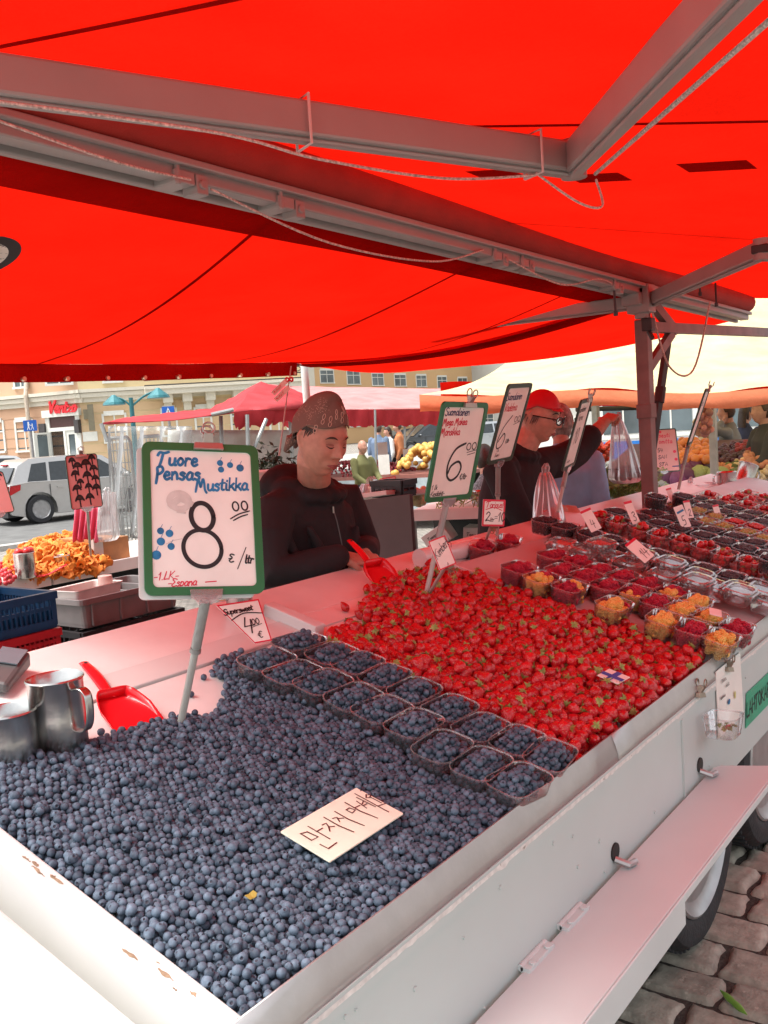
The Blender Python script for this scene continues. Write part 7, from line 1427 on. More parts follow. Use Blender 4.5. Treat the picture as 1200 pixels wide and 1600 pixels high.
scatter('chanterelle', PCH, it, [CH], 'orange chanterelle in the heap on the left stall', 'orange chanterelles at the back of the heap on the left stall', 'mushroom', 'chanterelles heaped on the left stall')
it = []
for i in range(90): q = at_z(RNG.uniform(-40, 26), RNG.uniform(880, 915), .9); it.append((0, TR(np.array((q.x, q.y, .90 + RNG.uniform(0, .05))), rnd_rot(None, 3), .016)))
PREDC = mat('small red fruit', (.55, .03, .04), .35, isl=.3); m_ = MB(); m_.ball((0, 0, 0), 1, (1, 1, .9), 9, 6); scatter('red_fruit', [(Proto(m_), None)], it, [PREDC], 'small red fruit heaped at the left edge of the chanterelle stall', '', 'fruit', 'red fruit on the left stall')
def can(base, r, h, label): jug(Vector(base), r, h, label, 1.2)
b_ = at_z(41, 903, .90); can(b_, .062, .155, 'steel can filled with red and orange tomatoes on the left stall'); TOM = mat('tomato skin', (.55, .03, .03), .25, isl=.5)
for i, (dx, dy) in enumerate(((-.035, 0), (0, .02), (.035, -.01), (.0, -.03), (.025, .03))): m = MB(); m.ball(b_ + Vector((dx, dy, .165)), .026, (1, 1, .9)); o = m.build('tomato', TOM if i != 1 else CH, None, smooth=True); tag(o, ['red tomato at the left rim of the steel can', 'orange tomato on top of the steel can', 'red tomato at the right rim of the steel can', 'red tomato at the front of the steel can', 'red tomato at the back right of the steel can'][i], 'tomato')
can(at_z(96, 889, .90), .058, .085, 'low steel can in front of the chanterelles')
a = at_z(75, 898, .905); b = at_z(104, 882, .94); m = MB(); m.bar(a, b, .02, .006); m.bar(at_z(60, 900, .9), a, .07, .008); o = m.build('scoop', REDP, None, bevel=.002); tag(o, 'small red scoop lying in front of the low steel can', 'scoop')
q = at_z(182, 876, .87); m = MB(); m.bx(q.x - .10, q.x + .12, q.y, q.y + .5, .872, 1.03); o = m.build('wooden_box', WOOD, None, bevel=.004); tag(o, 'orange brown wooden box at the right end of the chanterelles', 'box'); m = MB(); m.bx(q.x - .18, q.x - .105, q.y - .01, q.y + .03, .872, 1.05); o = m.build('carton', CARTON, None, bevel=.002); tag(o, 'narrow pale carton beside the wooden box', 'carton')
# mushroom board (dark printed mushrooms on pink) and the board cut off by the left edge
PINKP = mat('pink chart paper', (.62, .26, .24), .6, var=.05)
INKM = mat('brown mushroom print', (.07, .025, .02), .7)
def mush(u, v, s): 
    L = [(INKK, 'line', [(u - s, v), (u - s * .5, v + s * .55), (u, v + s * .7), (u + s * .5, v + s * .55), (u + s, v)], .010), (INKK, 'line', [(u - s * .7, v + s * .15), (u + s * .7, v + s * .15)], .009), (INKK, 'line', [(u, v + s * .1), (u + s * .08, v - s * .9)], .010), (INKM, 'dot', u, v + s * .38, s * .55), (INKM, 'dot', u + s * .5, v + s * .28, s * .35), (INKM, 'dot', u - s * .5, v + s * .28, s * .35)]; return L
T = []
for u, v, s in ((.2, .88, .09), (.82, .9, .10), (.35, .76, .13), (.62, .79, .15), (.84, .70, .11), (.25, .63, .11), (.62, .58, .13), (.86, .52, .10), (.38, .48, .09), (.25, .36, .12), (.62, .38, .10), (.86, .34, .12), (.3, .16, .13), (.62, .18, .12)): T += mush(u, v, s)
_p = PAPER; PAPER = PINKP
board('pink mushroom chart with dark drawings on a clipboard above the chanterelles', (101, 712), (151, 708), (113, 797), 4.9, .165, .285, at_z(142, 870, .95), T, DARKF, fr=1, clip=.5, fw=.004, sleeve=False)
board('pink chart board cut off by the left edge of the picture', (-48, 742), (4, 736), (-46, 808), 4.6, .165, .22, at_z(-15, 900, .9), T[:12], DARKF, fr=1, clip=None, fw=.004, sleeve=False)
PAPER = _p
# pink cloth and clear bag hanging by the stall
def drape(name, label, cat, px0, px1, y0, y1, d, mt, amp=.03, seed=1, th=.002):
    rr = random.Random(seed); rows = []
    for i in range(25):
        px = lerp(px0, px1, i / 24); rows.append([at_d(px, lerp(y0, y1, j / 14) + 3 * math.sin(i * .8 + seed) * (j / 14), d) + Vector((math.cos(AZ), math.sin(AZ), 0)) * (amp * math.sin(i * 1.1 + seed + .25 * j) * (.3 + j / 14)) for j in range(15)])
    m = MB(); m.grid(rows); o = m.build(name, mt, None, smooth=True, angle=180, thick=th); tag(o, label, cat); return o
drape('pink_cloth', 'pink cloth hanging behind the mushroom chart', 'cloth', 116, 153, 792, 845, 6.3, mat('pink cloth', (.65, .08, .14), .8), .03, 2)
bag('plastic_bag', 'crumpled clear plastic bag hanging right of the pink cloth', at_d(167, 770, 6.4), at_d(168, 845, 6.4), .05, .085, .7)
# crates stacked behind the sellers' aisle
p = at_y(102, 1024, 3.25); CX = p.x - .29
crate('crate', 'red plastic crate under the blue one at the left edge', (CX, 3.45, p.z), .56, .38, .115, CRATERED, 26); crate('crate', 'blue plastic crate stacked on the red crate', (CX - .005, 3.45, p.z + .118), .56, .38, .145, BLUEP, 26); crate('crate', 'black plastic crate under the red crate', (CX, 3.45, p.z - .21), .56, .38, .185, BLACKP, 14)
crate('crate', 'lowest black plastic crate under the red and blue stack', (CX, 3.45, p.z - .40), .56, .38, .185, BLACKP, 14)
p = at_y(148, 984, 3.75); tub('crate', 'grey plastic tub with a white tray in it', (p.x + .28, 4.0, p.z), .62, .42, .145, GREYP); 
for k in range(3): crate('crate', ['black plastic crate directly under the grey tub', 'black plastic crate second below the grey tub', 'black plastic crate at the bottom below the grey tub'][k], (p.x + .27, 4.0, p.z - .2 * (k + 1)), .62, .42, .19, BLACKP, 14)
m = MB(); M = Matrix.Translation((p.x + .12, 3.95, p.z + .11)) @ Matrix.Rotation(.1, 4, 'Z'); rows = [[(x * k, y * k, z) for x, y in rrect(.30, .2, .02, 3)] for k, z in ((.9, 0), (1, .07), (1.04, .07), (1.03, .074), (.97, .07), (.88, .008))]; m.grid(rows, closed=True); m.v = [tuple(M @ Vector(v)) for v in m.v]; o = m.build('tray', CARTON, None, smooth=True); tag(o, 'white plastic tray lying in the grey tub', 'tray')
m = MB(); m.lathe([(0, 0), (.035, 0), (.036, .06), (.034, .075), (0, .075)], 18, Matrix.Translation((p.x + .22, 3.93, p.z + .14))); o = m.build('pot', mat('pink pot', (.6, .4, .35), .5), None, smooth=True); tag(o, 'small pink pot standing in the white tray', 'pot')
# --- pink canopies in the middle distance, drawn tight over tube frames
def tri_roof(name, label, pts, faces, mt, poles, valance=None, val_h=.25):
    base = at_d(*pts[0]); rt = thing(name, label, 'canopy', Vector((base.x, base.y, 0))); P = [at_d(*q) for q in pts]; rows = []
    m = MB(); m.add(P, faces); o = m.build('canopy', mt, rt, smooth=True, angle=20, thick=.01); md = o.modifiers.new('sub', 'SUBSURF'); md.subdivision_type = 'SIMPLE'; md.levels = md.render_levels = 3; tx = bpy.data.textures.new('folds', 'CLOUDS'); tx.noise_scale = .7; dm = o.modifiers.new('folds', 'DISPLACE'); dm.texture = tx; dm.strength = .10; dm.mid_level = .5
    if valance:
        for a, b in valance:
            A, B = P[a], P[b]; rows = []
            for i in range(31): q = A.lerp(B, i / 30); rows.append([q + Vector((0, 0, .0)), q + Vector((.02 * math.sin(i * 1.3), .02 * math.cos(i), -val_h * .5)), q + Vector((.03 * math.sin(i * 1.3 + 1), .02, -val_h + .02 * math.sin(i * 1.7)))])
            m = MB(); m.grid(rows); m.build('valance', fabric('dull red valance', (.50, .05, .06), (.35, .03, .03), .35), rt, smooth=True, angle=180)
    for q in poles:
        m = MB(); m.tube([at_d(*q[0]), at_d(*q[1])], .02, 8); m.build('pole', GP, rt, smooth=True)
    return rt
tri_roof('stall_canopy', 'red canopy with one peak, its left corner pulled low over the clear curtain', [(158, 662, 9.0), (270, 657, 9.1), (366, 645, 9.3), (472, 634, 10.3), (408, 597, 11.6), (330, 640, 13.5), (500, 622, 14), (205, 652, 11)], [(0, 1, 7), (1, 2, 5, 7), (2, 4, 5), (2, 3, 4), (3, 6, 4), (4, 6, 5)], fabric('worn red awning fabric', (.62, .10, .11), (.5, .05, .05), .35),
         [((365, 640, 9.3), (330, 648, 9.25)), ((386, 648, 9.4), (388, 730, 9.4)), ((388, 722, 9.4), (416, 655, 9.6)), ((452, 640, 10.3), (458, 725, 10.3)), ((158, 662, 9), (168, 690, 9)), ((345, 650, 9.6), (350, 790, 9.6))], [(2, 3)], .16)
tri_roof('stall_canopy', 'long faded pink canopy with low peaks across the middle distance', [(440, 640, 15), (575, 640, 15.6), (700, 638, 16.2), (460, 604, 18.5), (560, 620, 16.6), (700, 608, 19), (420, 600, 18)], [(0, 1, 4), (1, 2, 4), (0, 4, 3), (4, 2, 5), (3, 4, 5), (0, 3, 6)], PINKF,
         [((586, 640, 15.6), (588, 745, 15.6)), ((632, 640, 16), (633, 700, 16)), ((632, 690, 16), (664, 648, 16.2)), ((530, 650, 15.6), (632, 642, 16)), ((690, 640, 16), (690, 760, 16))], [(0, 1), (1, 2)], .28)
# farther counter with red berries and yellow fruit
A, B = at_z(470, 752, .82), at_z(720, 742, .82); ux = (B - A).normalized(); uy = Vector((-ux.y, ux.x, 0)); uy = uy if uy.dot(A) > 0 else -uy
ms = thing('market_stall', 'far counter with a pale blue skirt heaped with red berries and yellow fruit', 'stall', Vector((A.x, A.y, 0))); LB = (B - A).length
M = mat4((A.x, A.y, 0), ux, uy, (0, 0, 1)); m = MB(); m.bx(0, LB, 0, 1.6, .80, .86, M); m.build('table_top', mat('rust brown board', (.25, .09, .07), .6), ms); m = MB(); m.grid([[M @ Vector((x, -.012 + .012 * math.sin(x * 9), z)) for z in (.80, .5, .25)] for x in np.linspace(0, LB, 60)]); m.build('skirt', mat('pale blue skirt', (.36, .42, .44), .7), ms, smooth=True)
m = MB(); m.bx(0, LB, 1.5, 1.6, .1, .8, M); m.build('back_panel', DARKIN, ms)
def heap_items(M, x0, x1, y0, y1, z0, hmax, d, n, protos, s):
    it = []
    for i in range(n):
        x, y = RNG.uniform(x0, x1), RNG.uniform(y0, y1); u = min(x - x0, x1 - x) / max(1e-3, (x1 - x0) / 2); v = min(y - y0, y1 - y) / max(1e-3, (y1 - y0) / 2); h = hmax * (min(1, u * 1.6) * min(1, v * 1.6)) ** .5; q = M @ Vector((x, y, z0 + h + RNG.normal(0, d * .2))); it.append((int(RNG.integers(len(protos))), TR(np.array(q), rnd_rot(None, 3), s * RNG.uniform(.85, 1.15))))
    return it
m_ = MB(); m_.ball((0, 0, 0), 1, (1, 1, .92), 10, 7); BALL = [(Proto(m_), None)]
YF = mat('yellow fruit', (.62, .36, .08), .45, isl=.25); RB_ = mat('dark red cherries', (.25, .015, .02), .3, isl=.4)
def uat(px, py): q = (at_z(px, py, .9) - A); return q.dot(ux)
u1_, u2_, u3_, u4_ = uat(535, 735), uat(585, 735), uat(628, 735), uat(700, 735)
scatter('cherries', BALL, heap_items(M, u1_ - .6, u3_, .05, 1.3, .86, .22, .03, 900, BALL, .022), [RB_], 'x', 'dark red cherries heaped on the far counter', 'cherries', None, limit=0)
scatter('yellow_fruit', BALL, heap_items(M, u3_, u4_, .1, 1.3, .86, .42, .06, 150, BALL, .055), [YF], 'yellow fruit heaped on the far counter beside the red berries', '', 'fruit', 'yellow fruit on the far counter')
for px, py, d, lb in ((573, 728, 15, 'small white price card at the left of the far cherries'), (598, 705, 17, 'tall white price card in front of the slate blue jacket'), (638, 715, 17, 'white price card right of the black trousers'), (600, 726, 15.2, 'low white price card among the far cherries')):
    c = at_d(px, py, d); m = MB(); M2 = frame(c, Vector((rgt[0], rgt[1], 0)), (0, 0, 1)); m.bx(-.09, .09, -.16, .16, -.003, .003, M2); o = m.build('price_card', PAPER, None); tag(o, lb, 'sign')
# white tarpaulin wall, clear curtain, roll cages behind the blueberry board
drape('tarpaulin', 'pale tarpaulin wall hanging behind the headscarf seller', 'tarpaulin', 262, 470, 672, 800, 12.2, TARPW, .10, 3)
drape('clear_curtain', 'clear plastic curtain hanging at the left corner of the red canopy', 'curtain', 170, 300, 666, 842, 8.8, SHEETM, .07, 5)
def rollcage(px0, px1, y0, y1, d, label):
    a, b = at_d(px0, y1, d), at_d(px1, y1, d); z1 = at_d(px0, y0, d).z; a.z = b.z = max(0, a.z); rt = thing('roll_cage', label, 'roll cage', Vector((a.x, a.y, a.z))); m = MB(); x = (b - a); m.tube([a, Vector((a.x, a.y, z1 - .05)), a + x * .12 + Vector((0, 0, z1 - a.z)), b - x * .12 + Vector((0, 0, z1 - a.z)), Vector((b.x, b.y, z1 - .05)), b], .018, 8); m.build('frame', GP, rt, smooth=True); m = MB()
    for i in range(1, 6): q = a + x * (i / 6); m.tube([q, Vector((q.x, q.y, z1 - .02))], .006, 5)
    for i in range(1, 9): z = lerp(a.z, z1, i / 9); m.tube([Vector((a.x, a.y, z)), Vector((b.x, b.y, z))], .006, 5)
    m.build('wire_mesh', GP, rt)
rollcage(186, 219, 684, 860, 9.6, 'tall grey roll cage behind the clear curtain, the left one'); rollcage(232, 268, 682, 860, 9.4, 'tall grey roll cage behind the clear curtain, next to the blueberry board')
rg = Vector((rgt[0], rgt[1], 0)).normalized()
# dark bundle of herbs and white bucket left of the headscarf seller
it = []; m_ = MB(); m_.add([(-.5, 0, 0), (0, .18, .03), (.5, 0, 0), (0, -.18, .03)], [(0, 1, 2, 3)]); LF = [(Proto(m_), None)]; c = at_d(424, 748, 5.6)
for i in range(900): p = np.array(c) + RNG.normal(0, 1, 3) * np.array((.07, .07, .075)); it.append((0, TR(p, rnd_rot(None, 3), .05)))
o = join('herb_bundle', [(LF[0][0], M_) for _, M_ in it], [mat('dark herb leaves', (.03, .05, .022), .6, isl=.5)]); tag(o, 'dark bushy bundle of herbs left of the headscarf seller', 'herbs')
m = MB(); m.lathe([(0, 0), (.10, 0), (.13, .2), (.135, .2), (.135, .21), (.12, .2), (.095, .01), (0, .01)], 24, Matrix.Translation(at_d(412, 795, 5.2))); o = m.build('bucket', CARTON, None, smooth=True); tag(o, 'white bucket below the dark herbs', 'bucket')
# --- sellers' back tables: grey panel, produce shelf with cartons
pt_ = [at_d(562, 782, 5.2), at_d(640, 772, 5.0), at_d(645, 862, 5.0), at_d(560, 900, 5.2)]; nrm = (pt_[1] - pt_[0]).cross(pt_[2] - pt_[0]).normalized(); nrm = nrm if nrm.dot(EYE - pt_[0]) < 0 else -nrm
bt = thing('side_table', 'dark grey sided table with a pale board top behind the headscarf seller', 'table', Vector((pt_[0].x, pt_[0].y, 0)))
m = MB(); q = [pt_[0], pt_[1], Vector((pt_[1].x, pt_[1].y, .1)), Vector((pt_[0].x, pt_[0].y, .1))]; m.slab(q, nrm * .03); m.build('side_panel', mat('dark grey panel', (.09, .075, .072), .6, var=.12, scale=5, wear=(.2, .17, .16), wscale=30, wcut=.74), bt, bevel=.003)
xd = (pt_[1] - pt_[0]); m = MB(); a0 = pt_[0] - xd * 1.4 + Vector((0, 0, .012)); m.slab([a0, pt_[0] + xd * .55 + Vector((0, 0, .012)), pt_[0] + xd * .55 + nrm * .5 + Vector((0, 0, .012)), a0 + nrm * .5], (0, 0, .025)); m.build('table_top', PINKBOARD, bt, bevel=.002)
zc = pt_[1].z; hd3 = math.atan2(xd.y, xd.x); cpos = at_d(616, 776, 5.25); crate('crate', 'black plastic crate on the dark grey sided table', cpos, .20, .14, .095, BLACKP, 4, hd3)
bag('plastic_bag', 'crumpled white plastic bag on the pale board beside the black crate', at_d(577, 755, 5.5), at_d(575, 786, 5.5), .05, .085, .6)
note('red bordered price card leaning behind the black crate', ((593, 748), (618, 744), (604, 772)), 5.8, [(INKK, 'Sipuli', .12, .62, .2, .003), (INKK, '50', .45, .15, .3, .004)], w_=.11, h_=.10, bw=.004)
c = at_d(652, 778, 5.6); it = [(0, TR(np.array(c) + RNG.normal(0, .022, 3), rnd_rot(None, 3), .022)) for i in range(60)]; CAULI = mat('cauliflower curd', (.62, .56, .32), .7, isl=.25); o = join('cauliflower', [(BALL[0][0], M_) for _, M_ in it], [CAULI]); tag(o, 'cauliflower head right of the black crate', 'cauliflower')
ta, tb = at_d(640, 806, 6.2), at_d(800, 800, 6.0); tb.z = ta.z; tx_ = (tb - ta); ty_ = Vector((-tx_.y, tx_.x, 0)).normalized(); ty_ = ty_ if ty_.dot(ta) > 0 else -ty_
tb_ = thing('produce_table', 'white edged produce table with cartons underneath, between the two sellers', 'table', Vector((ta.x, ta.y, 0))); m = MB(); m.slab([ta, tb, tb + ty_ * .7, ta + ty_ * .7], (0, 0, .03)); m.slab([ta - ty_ * .012 + Vector((0, 0, -.035)), tb - ty_ * .012 + Vector((0, 0, -.035)), tb - ty_ * .001 + Vector((0, 0, -.035)), ta - ty_ * .001 + Vector((0, 0, -.035))], (0, 0, .075)); m.build('table_top', PINKBOARD, tb_, bevel=.002)
m = MB(); q0 = ta + Vector((0, 0, -.42)); m.slab([q0, q0 + tx_, q0 + tx_ + ty_ * .6, q0 + ty_ * .6], (0, 0, .02)); m.build('shelf', GREYP, tb_); m = MB(); q0 = ta + ty_ * .62; m.slab([q0, q0 + tx_, q0 + tx_ + Vector((0, 0, -ta.z + .1)), q0 + Vector((0, 0, -ta.z + .1))], ty_ * .02); m.build('back_panel', DARKIN, tb_)
for t_ in (.02, .72): q0 = ta + tx_ * t_ + ty_ * .03; m = MB(); m.bar(q0 + Vector((0, 0, -.04)), Vector((q0.x, q0.y, 0.05)), .03, .03, up=(1, 0, 0)); m.build('leg', GP, tb_)
def cartonbox(c, wx, wy, wz, tilt, label):
    rt = thing('carton', label, 'carton', c); M = mat4(c, tx_.normalized(), ty_, (0, 0, 1)) @ Matrix.Rotation(tilt, 4, 'Y'); m = MB(); m.cb((0, 0, 0), wx, wy, wz, M); m.build('box', CARTON, rt, bevel=.004); m = MB(); write(m, 'Tomaatti', -wx * .3, wz * .1, wz * .16, wz * .025, M @ Matrix.Translation((0, -wy / 2 - .001, 0)) @ Matrix.Rotation(PI / 2, 4, 'X'), slant=.1); m.build('print', INKK, rt)
    m = MB(); disc(m, -wx * .38, -wz * .2, wz * .12, wz * .12, .0012, M @ Matrix.Translation((0, -wy / 2 - .001, 0)) @ Matrix.Rotation(PI / 2, 4, 'X')); m.build('mark', INKR, rt)
cartonbox(at_d(687, 838, 6.25), .17, .2, .12, -.55, 'white printed carton tilted under the produce table'); cartonbox(at_d(742, 838, 6.3), .12, .2, .14, .1, 'white printed carton standing upright under the produce table'); cartonbox(at_d(705, 866, 6.35), .3, .2, .1, -.1, 'flat brownish carton at the bottom under the produce table')
BEAN = mat('green bean', (.22, .32, .10), .5, isl=.35); m_ = MB(); m_.tube([(-1, 0, .1), (-.5, .05, 0), (0, .08, 0), (.5, .03, 0), (1, -.05, .1)], [.04, .075, .08, .075, .04], 7); BN = [(Proto(m_), None)]
Mt = mat4(ta + Vector((0, 0, .03)), tx_.normalized(), ty_, (0, 0, 1)); it = heap_items(Mt, .15, .62, .05, .5, 0, .07, .03, 150, BN, .05); scatter('green_bean', BN, it, [BEAN], 'green bean in the small pile behind the strawberry board', '', 'green bean', 'beans on the produce table')
can(at_d(752, 802, 6.3), .05, .15, 'steel can standing on the produce table left of the second seller')
# --- right: cream canopy with red glow painted into its hem over the vegetable stall
D7 = 7.6
def C(px, py, d): return at_d(px, py, d)
rt = thing('stall_canopy', 'cream yellow canopy with an orange hem over the vegetable stall', 'canopy', Vector((7.5, 2.5, 0)))
ev = [C(lerp(655, 1420, i / 40), lerp(617, 606, i / 40) + 4 * math.sin(i * .35), lerp(7.4, 8.0, i / 40)) for i in range(41)]
rid = [C(lerp(800, 1500, i / 40), lerp(560, 440, min(1, i / 22)), lerp(11.5, 12.5, i / 40)) for i in range(41)]
m = MB(); m.grid([[ev[i].lerp(rid[i], t) + Vector((0, 0, -.10 * math.sin(PI * t) + .02 * math.sin(i * .5 + 3 * t))) for t in np.linspace(0, 1, 14)] for i in range(41)]); m.build('canopy', CREAMF, rt, smooth=True, angle=180)
m = MB(); m.grid([[ev[i] + Vector((0, 0, -z)) + (ev[i] - EYE).normalized() * (-.06 * math.sin(PI * min(1, z / .18))) + Vector((0, 0, .012 * math.sin(i * .9) * (z > .1))) for z in np.linspace(-.002, .13, 8)] for i in range(41)]); m.build('hem', REDGLOWF, rt, smooth=True, angle=180)  # hem colour stands for red light reflected from the big awning
m = MB(); e2 = [C(lerp(690, 1420, i / 40), lerp(634, 622, i / 40), lerp(10.2, 10.6, i / 40)) for i in range(41)]; m.grid([[e2[i] + Vector((0, 0, z + .01 * math.sin(i))) for z in (.25, .1, -.04)] for i in range(41)]); m.build('back_valance', REDF, rt, smooth=True, angle=180)
m = MB(); m.tube([C(680, 628, 7.5), C(1420, 617, 8.1)], .022, 8); m.tube([C(900, 640, 10), C(1300, 628, 10.3)], .025, 8); m.build('frame_tube', DARKMETAL, rt, smooth=True)
for px, y0, y1, d in ((1113, 640, 800, 8.7), (930, 632, 800, 9.6), (1008, 630, 760, 9.9)):
    a = C(px, y0, d); m = MB(); m.bx(a.x - .035, a.x + .035, a.y - .03, a.y + .03, 0, a.z + .1); m.build('post', mat('aluminium post', (.42, .40, .38), .4, .4) if px == 1113 else GP, rt, bevel=.004)
vt = thing('vegetable_stall', 'vegetable counter with an aluminium edge and sloping display beyond the brown post', 'stall', (9.5, 2.4, 0))
m = MB(); m.bx(9.46, 9.52, .2, 4.3, .80, .92); m.bx(9.44, 9.459, .2, 4.3, .885, .915); m.build('edge', ALU, vt, bevel=.003); m = MB(); m.hexa([(9.53, .2, .86), (10.9, .2, 1.22), (10.9, 4.3, 1.22), (9.53, 4.3, .86), (9.53, .2, .88), (10.9, .2, 1.25), (10.9, 4.3, 1.25), (9.53, 4.3, .88)]); m.build('display_board', mat('dark display board', (.12, .05, .05), .7), vt); m = MB(); m.bx(9.5, 9.52, .2, 4.3, .05, .8); m.build('front_panel', GREYP, vt)
def slopeheap(px0, px1, y0, y1, n, s, protos, seed=0, lift=.04):
    it = []
    for i in range(n):
        px, py = RNG.uniform(px0, px1), RNG.uniform(y0, y1); r_ = ray(px, py); k = .27; z0 = .88 - k * 9.53; t = (z0 + lift + s * .5 - CAMH) / (r_.z - k * r_.x); q = EYE + r_ * t; it.append((int(RNG.integers(len(protos))), TR(np.array(q) + RNG.normal(0, s * .15, 3), rnd_rot(None, 3), s * RNG.uniform(.85, 1.15))))
    return it
def lump(mt, name, label, cat, group, it): scatter(name, BALL, it, [mt], label, '', cat, group)
lump(mat('orange skin', (.70, .22, .06), .4, isl=.2, bump=.1), 'orange', 'orange in the stacked pile under the price board', 'orange', 'oranges on the vegetable stall', slopeheap(1052, 1106, 690, 722, 60, .052, BALL, lift=.16))
lump(mat('purple cabbage', (.16, .035, .12), .5, isl=.4), 'red_cabbage', 'purple red cabbage below the oranges', 'cabbage', 'red cabbages on the vegetable stall', slopeheap(1052, 1106, 722, 748, 16, .10, BALL))
lump(mat('pale green cabbage', (.36, .40, .16), .5, isl=.3), 'green_cabbage', 'pale green cabbage at the front edge of the vegetable stall', 'cabbage', 'green cabbages on the vegetable stall', slopeheap(1088, 1130, 738, 752, 6, .085, BALL))
lump(mat('dark grapes', (.07, .012, .03), .35, isl=.5), 'plum', 'dark purple plum behind the aluminium post', 'plum', 'dark plums on the vegetable stall', slopeheap(1120, 1166, 692, 722, 110, .034, BALL, lift=.1))
lump(mat('red peach', (.30, .02, .03), .5, isl=.4), 'nectarine', 'dark red nectarine in the back row at the right', 'nectarine', 'nectarines on the vegetable stall', slopeheap(1150, 1215, 690, 706, 70, .032, BALL, lift=.12))
lump(mat('peach skin', (.62, .26, .16), .55, isl=.25), 'peach', 'pink orange peach in the right hand pile', 'peach', 'peaches on the vegetable stall', slopeheap(1160, 1215, 708, 728, 44, .045, BALL, lift=.1))
lump(mat('carrot orange', (.62, .24, .12), .55, isl=.25), 'swede', 'pale orange root vegetable right of the post', 'root vegetable', 'root vegetables on the vegetable stall', slopeheap(1118, 1150, 718, 742, 26, .05, BALL))
lump(mat('green marrow', (.10, .13, .03), .45, isl=.4), 'courgette', 'dark green squash between the peaches and the plums', 'squash', 'squashes on the vegetable stall', slopeheap(1135, 1180, 722, 745, 22, .06, BALL))
cf = []
for px, py in ((1170, 738), (1188, 728), (1182, 748), (1205, 738), (1160, 728)):
    r_ = ray(px, py); t = (.88 - .27 * 9.53 + .08 - CAMH) / (r_.z - .27 * r_.x); c = np.array(EYE + r_ * t); o = join('cauliflower', [(BALL[0][0], TR(c + RNG.normal(0, .03, 3), rnd_rot(None, 3), .032)) for i in range(40)], [mat('peachy cauliflower curd', (.66, .50, .30), .7, isl=.2)]); tag(o, 'cauliflower at the right end of the vegetable stall', 'cauliflower', 'cauliflowers on the vegetable stall')
# onion braid on the post, red price board of the vegetable stall
c = C(1106, 640, 8.5); it = []
for i in range(34): it.append((0, TR(np.array(C(1103 + RNG.normal(0, 4.5), 632 + i * 1.4, 8.5 + RNG.normal(0, .03))), rnd_rot(None, 3), .033 * RNG.uniform(.8, 1.15))))
o = join('onion_braid', [(BALL[0][0], M_) for _, M_ in it], [mat('onion skin', (.42, .15, .12), .45, isl=.4)]); tag(o, 'braid of reddish onions hanging on the aluminium post', 'onion braid')
_p = PAPER; PAPER = PINKP
board('pink tomato price board with red spots, partly behind the brown post', (1006, 672), (1056, 669), (1006, 739), 8.0, .265, .38, None, [(INKR, 'Lisesti', .30, .80, .10, .006), (INKR, 'Tomtta', .30, .66, .10, .006), (INKK, '54', .36, .46, .09, .005), (INKK, 'SAN', .36, .31, .08, .005), (INKK, 'STA', .36, .14, .08, .005), (INKR, 'dot', .88, .46, .05), (INKR, 'dot', .9, .28, .05), (INKR, 'dot', .15, .5, .05), (INKR, 'dot', .5, .93, .04), (INKN, 'line', [(.78, .12), (.95, .12)], .012)], DARKF, fr=1, clip=None, fw=.008)
PAPER = _p
# carrots, dill and pea pods behind the second seller
pc = at_d(950, 800, 6.0); ct = thing('produce_table', 'produce table with carrots, dill and pea pods behind the hanging bag', 'table', Vector((pc.x, pc.y, 0))); ca, cb_ = at_d(880, 806, 6.0), at_d(1015, 800, 5.9); cb_.z = ca.z; cx_ = (cb_ - ca).normalized(); cy_ = Vector((-cx_.y, cx_.x, 0)); cy_ = cy_ if cy_.dot(ca) > 0 else -cy_; Lc = (cb_ - ca).length
m = MB(); m.slab([ca, cb_ + cx_ * .1, cb_ + cx_ * .1 + cy_ * 1.0, ca + cy_ * 1.0], (0, 0, -.04)); m.build('table_top', PINKBOARD, ct); m = MB(); m.slab([ca + cy_ * .02 + Vector((0, 0, -.04)), cb_ + cy_ * .02 + Vector((0, 0, -.04)), Vector((cb_.x, cb_.y, .1)) + cy_ * .02, Vector((ca.x, ca.y, .1)) + cy_ * .02], cy_ * .02); m.build('front_panel', DARKIN, ct)
Mc = mat4(ca, cx_, cy_, (0, 0, 1)); it = heap_items(Mc, 0, Lc * .75, .02, .4, .0, .06, .03, 170, BN, .045); scatter('pea_pod', BN, it, [mat('pea pods', (.32, .44, .20), .5, isl=.25)], 'pale green pea pod in the heap below the hanging bag', '', 'pea pod', 'pea pods on the produce table')
m_ = MB(); m_.tube([(0, 0, -1), (0, 0, .2), (0, 0, .85), (0, 0, 1)], [.02, .13, .16, .07], 8); CAR = [(Proto(m_), None)]; it = []
for i in range(70): q = at_d(RNG.uniform(918, 950), RNG.uniform(692, 728), 6.9 + RNG.uniform(-.1, .1)); it.append((0, TR(np.array(q), rnd_rot(-cy_ + Vector((0, 0, .1)), .5), .085)))
scatter('carrot', CAR, it, [mat('carrot skin', (.62, .10, .03), .5, isl=.3)], 'orange red carrot in the bundle left of the hanging bag', '', 'carrot', 'carrots on the produce table')
it = []; m_ = MB()
for k in range(7): m_.tube([(0, 0, 0), (math.sin(k * 2.4) * .25, math.cos(k * 2.4) * .25, .55), (math.sin(k * 2.4) * .55, math.cos(k * 2.4) * .55, .9)], [.012, .01, .004], 3)
for k in range(26): a = k * 2.4; r_ = .2 + .4 * ((k * .37) % 1); m_.add([(r_ * math.cos(a), r_ * math.sin(a), .45 + .5 * ((k * .61) % 1)), (r_ * math.cos(a) + .12, r_ * math.sin(a), .5 + .5 * ((k * .61) % 1)), (r_ * math.cos(a) + .04, r_ * math.sin(a) + .1, .55 + .5 * ((k * .61) % 1))], [(0, 1, 2)])
DL = Proto(m_)
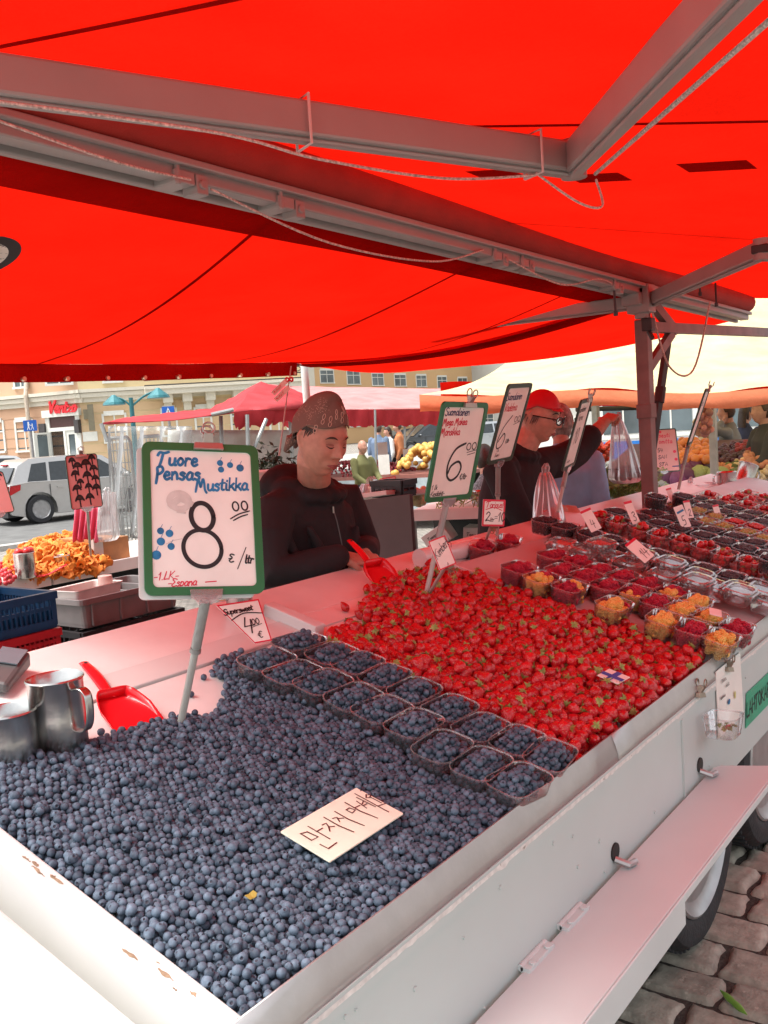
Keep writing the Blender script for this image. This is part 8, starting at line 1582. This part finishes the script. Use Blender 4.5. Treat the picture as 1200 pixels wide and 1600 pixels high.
for i in range(90): q = at_d(RNG.uniform(915, 1012), RNG.uniform(762, 790), 6.5 + RNG.uniform(-.15, .15)); it.append((DL, TR(np.array(q), rnd_rot(Vector((0, 0, 1)), .5), .17 * RNG.uniform(.7, 1.2))))
o = join('dill_bunches', it, [mat('dill green', (.14, .22, .035), .6, isl=.45)]); tag(o, 'feathery green dill standing behind the hanging bag', 'dill', None, 'stuff')
# far end of our counter: tubs and jugs
q = tl(1150, 757, HB + .02); qp = Vector(on_tray(q[0], q[1], HB)); M = Matrix.Translation(at_d(1155, 752, 5.9)); rt = jug(at_d(1136, 768, 5.8), .058, .12, 'steel jug at the far end of the counter behind the strawberries', 2.5); rt2 = jug(at_d(1158, 763, 6.0), .06, .16, 'tall steel jug tipped towards the vegetables at the far end of the counter', -.6); rt2.rotation_euler = (.25, .35, 0)
m = MB(); M = Matrix.Translation(at_d(1100, 775, 5.7)); rows = [[(x * k, y * k, z) for x, y in rrect(.17, .11, .03)] for k, z in ((.85, 0), (.98, .07), (1.04, .072), (1.04, .076), (.97, .072))]; m.grid(rows, closed=True); m.v = [tuple(M @ Vector(v)) for v in m.v]; o = m.build('clear_tub', CLEARRIM, None, smooth=True); tag(o, 'empty cloudy plastic tub behind the far blackcurrants', 'tub')
bag('plastic_bag', 'small crumpled white bag beside the cloudy tub', at_d(1078, 755, 5.7), at_d(1076, 778, 5.7), .03, .055, .8)
# string of small paper tags on a line under the awning corner
m = MB(); a, b = at_d(455, 572, 5.4), at_d(436, 712, 5.4); m.tube([a, a.lerp(b, .5), b], [.004, .004, .006], 6); rt = thing('tag_pole', 'thin rod hung with white paper tags left of the headscarf', 'tag pole', b); m.build('rod', mat('pale rod', (.5, .42, .38), .5), rt)
for px, py, an in ((437, 605, .9), (441, 615, .9)): c = at_d(px, py, 5.38); M2 = frame(c, rg, (0, 0, 1)) @ Matrix.Rotation(an - .2, 4, 'Z'); m = MB(); m.bx(-.055, .055, -.014, .014, -.001, .001, M2); tg = m.build('paper_tag', PAPER, rt); m = MB(); write(m, 'MARJAT', -.045, -.006, .012, .0025, M2, z=.0016, slant=0); m.build('lettering', INKR, tg)
c = at_d(452, 593, 5.38); m = MB(); m.tube([c + rg * (.02 * math.cos(t)) + Vector((0, 0, .012 * math.sin(2 * t))) for t in np.linspace(0, 2 * PI, 15)], .006, 6); m.build('bow', INKR, rt)
m = MB(); a = at_d(475, 566, 6.2); m.tube([(a.x, a.y, .1), (a.x, a.y, a.z + .15)], .025, 12); o = m.build('tent_pole', mat('white tent pole', (.62, .60, .56), .5), None, smooth=True); tag(o, 'white tent pole rising behind the headscarf seller', 'pole')
